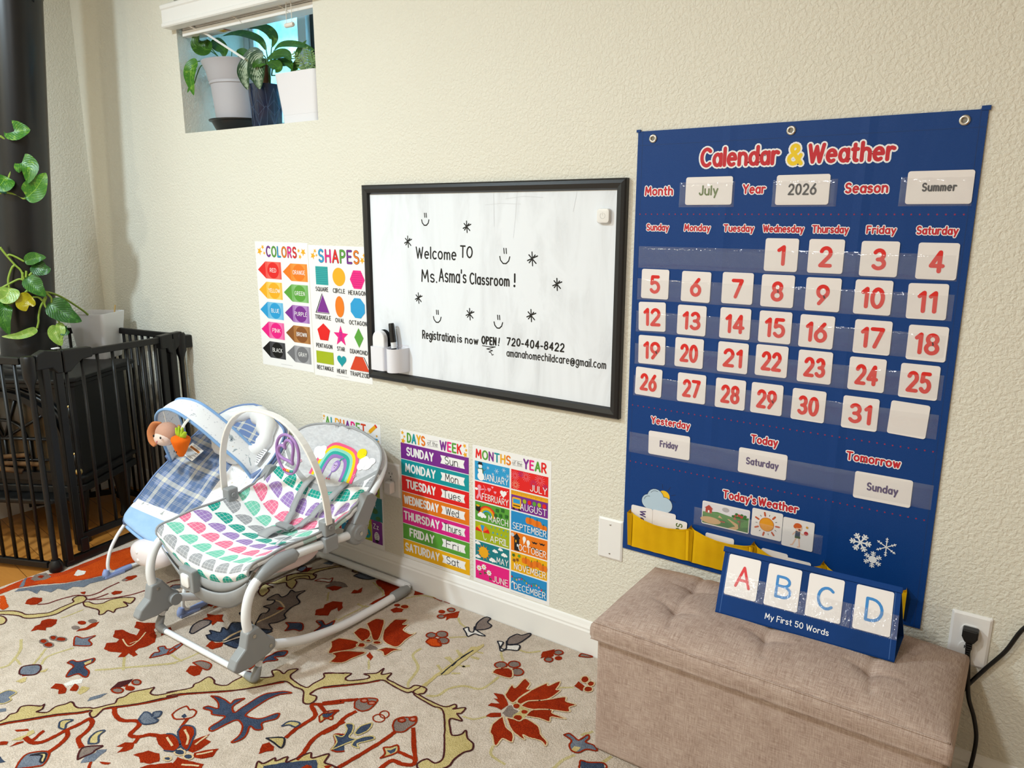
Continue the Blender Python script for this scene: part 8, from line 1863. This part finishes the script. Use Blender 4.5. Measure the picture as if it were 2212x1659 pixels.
# wire frame, feet, control unit
M_WW = paint('f0f1f2', .3, .5)
for s in (-1, 1):
    x = BX+s*.222
    mb = MB(); mb.tube([(x, -.470, .185), (x, -.505, .150), (x, -.535, .105), (x, -.549, .06), (x, -.546, .034), (x, -.525, .0225), (x, -.46, .0215), (x, -.25, .0215), (x, -.09, .0215), (x-s*.02, -.05, .0215), (x-s*.05, -.044, .0215)], .0058, M_WW, 10, smooth=7); at(bb, 'wire_leg', mb, smooth=True)
    mb = MB(); mb.tube([(x, -.555, .040), (x, -.560, .024), (x, -.548, .0195), (x, -.50, .0205), (x, -.472, .0215)], [.009, .0118, .0085, .0100, .0085], M_BT, 12, smooth=4); mb.box((x-.012, -.566, .012), (x+.012, -.50, .020), M_BT); o = at(bb, 'foot_pad', mb, bevel=.004, smooth=True, auto=40); o['label'] = 'lavender blue rubber foot'
    mb = MB(); mb.tube([PB_(s*.985, .06+i*.9/30)+V(s*.006, .006, -.010) for i in range(31)], .0075, plastic('5a6c96', .4), 10); o = at(bb, 'side_tube', mb, smooth=True); o['label'] = 'slate blue seat tube'
mb = MB(); mb.tube([(BX-.175, -.044, .0215), (BX+.175, -.044, .0215)], .0058, M_WW, 10); at(bb, 'rear_wire', mb, smooth=True)
for s in (-1, 1):
    mb = MB(); mb.tube([(BX+s*.17, -.046, .0215), (BX+s*.19, -.055, .12), (BX+s*.20, -.10, .30), (BX+s*.20, -.12, .46)], .006, M_WW, 8, smooth=5); at(bb, 'back_wire', mb, smooth=True)
mb = MB(); mb.ball((BX-.035, -.485, .128), (.105, .050, .046), plastic('efe6e8', .35), Matrix.Rotation(R(-8), 3, 'Y').to_4x4(), 30, .8); cu = at(bb, 'vibration_unit', mb, smooth=True); cu['label'] = 'pinkish white vibration unit'
for dx, dz in ((-.052, .014), (-.048, -.012)):
    mb = MB(); mb.ball((BX+dx, -.531, .128+dz), (.0085, .006, .0075), plastic('f6f0f0', .3), None, 12); mb.build('button', cu, smooth=True)
# toy canopy
CF = [(-2.478, -.296, .362), (-2.462, -.330, .455), (-2.424, -.366, .545), (-2.360, -.377, .588), (-2.295, -.367, .588), (-2.224, -.333, .536), (-2.165, -.293, .468), (-2.116, -.262, .413), (-2.090, -.236, .352)]
CR_ = [(-2.482, -.215, .405), (-2.470, -.250, .500), (-2.424, -.290, .587), (-2.349, -.297, .611), (-2.271, -.279, .597), (-2.205, -.225, .520), (-2.160, -.185, .450), (-2.120, -.165, .405), (-2.075, -.150, .380)]
F1, _ = spline([V(*q) for q in CF], 6); R1, _ = spline([V(*q) for q in CR_], 6); k = len(F1)-1
def cnp(u, v):
    i = min(int(u*k), k-1); t = u*k-i; a, b = F1[i].lerp(F1[i+1], t), R1[i].lerp(R1[i+1], t); return a.lerp(b, v)+V(0, -.002, .006)*math.sin(math.pi*v)
mb = MB(); mb.grid(cnp, 60, 8, M_WP); o = at(bb, 'toy_canopy', mb, smooth=True, solid=.004); o['label'] = 'white printed fabric arch'
for q in (F1, R1):
    mb = MB(); mb.tube(q, .0052, fabric('8fb4e0', '7fa6d6', 700), 8); o = at(bb, 'canopy_trim', mb, smooth=True); o['label'] = 'light blue trim'
for a, b in ((CF[0], CR_[0]), (CF[-1], CR_[-1])):
    a, b = V(*a), V(*b); m_ = (a+b)/2; d = (b-a).normalized(); mb = MB(); u_ = V(0, -.64, .77); mb.bar(a-d*.006+V(.006 if a.x > BX else -.006, 0, .004), b+d*.006+V(.006 if a.x > BX else -.006, 0, .004), .018, .046, plastic('7388b4', .4), u_); o = at(bb, 'canopy_clip', mb, bevel=.005, seg=3); o['label'] = 'slate blue clip'
mb = MB(); p = None
l0, l1, l3 = V(-2.435, -.232, .424), V(-2.350, -.245, .412), V(-2.452, -.270, .392)
lu = l1-l0; lv = l3-l0; ln = lu.cross(lv).normalized(); ln = ln if ln.y < 0 else -ln
mb.add([l0, l1, l1+lv, l0+lv], [(0, 1, 2, 3)], paint('f3f3f3', .6)); p = Print(mb, lambda X, Y, h: l0+lu*X+lv*Y+ln*h, .0003)
p.rect(.1, .2, .9, .36, paint('d9842a')); p.up()
for i in range(8): p.rect(.08, .42+i*.065, .92-.1*(i % 3), .45+i*.065, paint('6b6b70'))
for i in range(2): p.rect(.2, .06+i*.06, .8, .08+i*.06, paint('8a8a90'))
for i in range(7): p.rect(.16+i*.1, .23, .21+i*.1, .33, K)
o = at(bb, 'care_label', mb); o['label'] = 'white warning label with orange bar'
mb = MB(); l0, l1, l3 = PB_(.66, .74)+V(0, -.01, .012), PB_(.86, .74)+V(0, -.012, .014), PB_(.66, .64)+V(0, -.012, .008)
lu = l1-l0; lv = l3-l0; ln = lu.cross(lv).normalized(); ln = ln if ln.y < 0 else -ln
mb.add([l0, l1, l1+lv, l0+lv], [(0, 1, 2, 3)], paint('f0f0f0', .6)); p = Print(mb, lambda X, Y, h: l0+lu*X+lv*Y+ln*h, .0003)
for i in range(7): p.rect(.1, .1+i*.12, .9-.1*(i % 2), .14+i*.12, paint('55555c'))
o = at(bb, 'care_label', mb); o['label'] = 'white text label'
# plush toys hanging from the canopy
M_BUN = fabric('c69b86', 'b98d79', 260, .6); M_BUNL = fabric('e9d2c6', 'e0c8bc', 260, .6)
bn_ = empty('plush_bunny', (-2.352, -.366, .545), 0, 'tan plush bunny head hanging from the canopy of the blue bouncer', 'toy')
mb = MB(); mb.ball((-2.352, -.372, .505), (.046, .036, .040), M_BUN, Matrix.Rotation(R(-12), 3, 'Y').to_4x4(), 24); h_ = at(bn_, 'head', mb, smooth=True)
mb = MB(); mb.ball((-2.350, -.386, .494), (.037, .030, .027), M_BUNL, None, 20); o = at(bn_, 'muzzle', mb, smooth=True); o['label'] = 'pale muzzle'
for x in (-2.366, -2.325):
    mb = MB(); mb.ball((x+.002, -.4135, .505), (.0036, .0028, .0046), paint('141414', .2), None, 10); o = at(bn_, 'eye', mb, smooth=True)
mb = MB(); q = [(-2.352, -.414, .492), (-2.346, -.4165, .487), (-2.340, -.414, .492)]; mb.tube(q, .001, paint('d0707c'), 5); mb.tube([q[1], (-2.346, -.415, .480)], .001, paint('d0707c'), 5); at(bn_, 'nose_stitch', mb)
mb = MB(); mb.tube([(-2.372, -.378, .540), (-2.400, -.384, .534), (-2.420, -.388, .506), (-2.418, -.390, .474), (-2.402, -.390, .458)], [.006, .012, .015, .013, .007], fabric('c98256', 'bf774b', 300), 10, smooth=4, flat=.5); o = at(bn_, 'ear', mb, smooth=True); o['label'] = 'orange brown ear'
mb = MB(); mb.tube([(-2.318, -.350, .535), (-2.306, -.345, .520), (-2.302, -.350, .500)], [.005, .010, .008], fabric('c98256', 'bf774b', 300), 10, smooth=4, flat=.5); o = at(bn_, 'ear', mb, smooth=True)
mb = MB(); mb.tube([(-2.352, -.372, .545), (-2.354, -.374, .570), (-2.356, -.376, .586)], .003, fabric('e8e4dc'), 6, flat=.4); at(bn_, 'hang_loop', mb)
cr = empty('plush_carrot', (-2.236, -.385, .52), 0, 'orange plush carrot with green top hanging from the canopy of the blue bouncer', 'toy')
cm = Matrix.Translation((-2.246, -.392, .455)) @ Matrix.Rotation(R(6), 4, 'Y')
mb = MB(); mb.lathe([(0, -.006), (.008, -.004), (.014, .006), (.020, .020), (.027, .040), (.031, .052), (.029, .060), (.018, .066), (0, .067)], fabric('f0741e', 'e2620f', 240, .5), cm, 24); at(cr, 'body', mb, smooth=True)
for i, (dx, L_, r_) in enumerate(((-.016, .026, .010), (-.004, .034, .010), (.010, .034, .010), (.022, .024, .009))):
    mb = MB(); mb.tube([cm @ V(dx*.4, 0, .060), cm @ V(dx*.9, -.002, .072), cm @ V(dx*1.35, -.001, .064+L_)], [.005, r_, r_*.55], fabric('b2c93a', 'a2bb2c', 400, .5), 10, smooth=4, flat=.6); at(cr, 'leaf', mb, smooth=True)
for dx in (-.006, .005):
    mb = MB(); mb.ball(cm @ V(dx, -.0205, .016), (.0016, .0014, .004), K, None, 8); at(cr, 'eye', mb, smooth=True)
mb = MB(); mb.tube([cm @ V(.008, 0, .09), (-2.238, -.378, .555), (-2.25, -.352, .568)], .005, fabric('e9e6e0'), 6, smooth=4, flat=.3); at(cr, 'hang_strap', mb)
# ------------------------------------------------------------------ patterned rug: pile inlaid in colours
def pile(h, h2, sc=330):
    n = NM('rug_pile', .97, .06); a = n.noise(n.coord(), sc, 2, .6); b = n.noise(n.coord(), 30, 4, .65); c = n.noise(n.coord(), 5, 2)
    f = n.math('ADD', n.math('MULTIPLY', a, .55), n.math('ADD', n.math('MULTIPLY', b, .35), n.math('MULTIPLY', c, .2)))
    n.bump(n.math('ADD', a, n.math('MULTIPLY', b, .8)), .8, .005)
    return n.col(n.mix(n.ramp(f, [(.38, (0, 0, 0)), (.70, (1, 1, 1))]), rgb(h), rgb(h2)))
RC = {k: pile(*v) for k, v in dict(base=('b3a392', 'dccdbe'), r=('741a08', 'a83410'), R=('9a2c12', 'c5481c'), o=('b0390c', 'd4541a'), n=('232b3e', '4a566c'), B=('4f5765', '7d8490'), g=('6a5c56', '8f8077'), t=('a8955c', 'd3c08a'), m=('34161a', '5a2a2a'), w=('d2ccc4', 'efebe5'), k=('1a1a20', '32323c'), v=('5e2624', '8a4640'), c=('c3a67e', 'dfc8a2'), P=('a4604e', 'c88a78')).items()}
# names seen from the room: the leaf stems are a softer olive
RC['tl'] = pile('ab9a66', 'cdbf90')
RZ = .0105
mb = MB(); RX0, RX1, RY0, RY1 = -2.72, .40, -3.0, -.0165
NXr, NYr = 60, 50
mb.box((RX0, RY0, .0005), (RX1, RY1, RZ), RC['base'])
mb.box((RX0-.004, RY0, .0005), (RX0, RY1, .009), RC['R']); 
rnd = random.Random(3); hh = [0]
def rp(x, y): return (x/1000, y/1000)
def fuzz(pts, closed=True, amp=.0013, step=.008):
    out = []; n = len(pts)
    for i in range(n if closed else n-1):
        (x0, y0), (x1, y1) = pts[i], pts[(i+1) % n]; d = math.hypot(x1-x0, y1-y0); k = max(1, int(d/step))
        for j in range(k):
            t = j/k; a = amp if j else amp*.3; out.append((x0+(x1-x0)*t+rnd.uniform(-a, a), y0+(y1-y0)*t+rnd.uniform(-a, a)))
    if not closed: out.append(pts[-1])
    return out
pr = Print(mb, lambda x, y, h: (x, y, RZ+h), .0004); pr.h = .0003
def rline(pts, w, mat):
    sp = [Vector((x, y, 0)) for x, y in pts]
    if len(sp) > 2: sp, _ = spline(sp, 5)
    q = fuzz([(p_.x, p_.y) for p_ in sp], False, .0012, .009)
    for i in range(len(q)-1):
        (x0, y0), (x1, y1) = q[i], q[i+1]; d = math.hypot(x1-x0, y1-y0) or 1; nx, ny = -(y1-y0)/d, (x1-x0)/d
        w0, w1 = w/2*rnd.uniform(.85, 1.15), w/2*rnd.uniform(.85, 1.15); e = (x1-x0)/d*.001, (y1-y0)/d*.001
        pr.poly([(x0-e[0]+nx*w0, y0-e[1]+ny*w0), (x0-e[0]-nx*w0, y0-e[1]-ny*w0), (x1+e[0]-nx*w1, y1+e[1]-ny*w1), (x1+e[0]+nx*w1, y1+e[1]+ny*w1)], mat)
lay = 0
for ln in RUG.split('\n'):
    t = ln.split(' '); pts = [rp(*map(float, q.split(','))) for q in t[3:]]
    pts = [(min(max(x, RX0+.002), RX1), min(y, RY1-.002)) for x, y in pts]
    if t[0] == 'q':
        pr.h = .0016; rline(pts, .0036 if t[1] in 'cgt' else .0042, RC['r' if t[1] == 'o' else t[1]])
    elif t[0] == 'l':
        pr.h = .0003 if t[1] == 't' else .0012
        rline(pts, float(t[2])/1000, RC['tl'] if t[1] == 't' else RC[t[1]])
    else:
        pr.h = .0006 if t[1] != 'c' else .0012
        lay = (lay+1) % 6; pr.h += lay*.000113
        pr.poly(fuzz(pts), RC[t[1]])
rug = tag(mb.build('area_rug'), 'cream rug with rust, navy and tan floral vines under the rocker', 'rug')
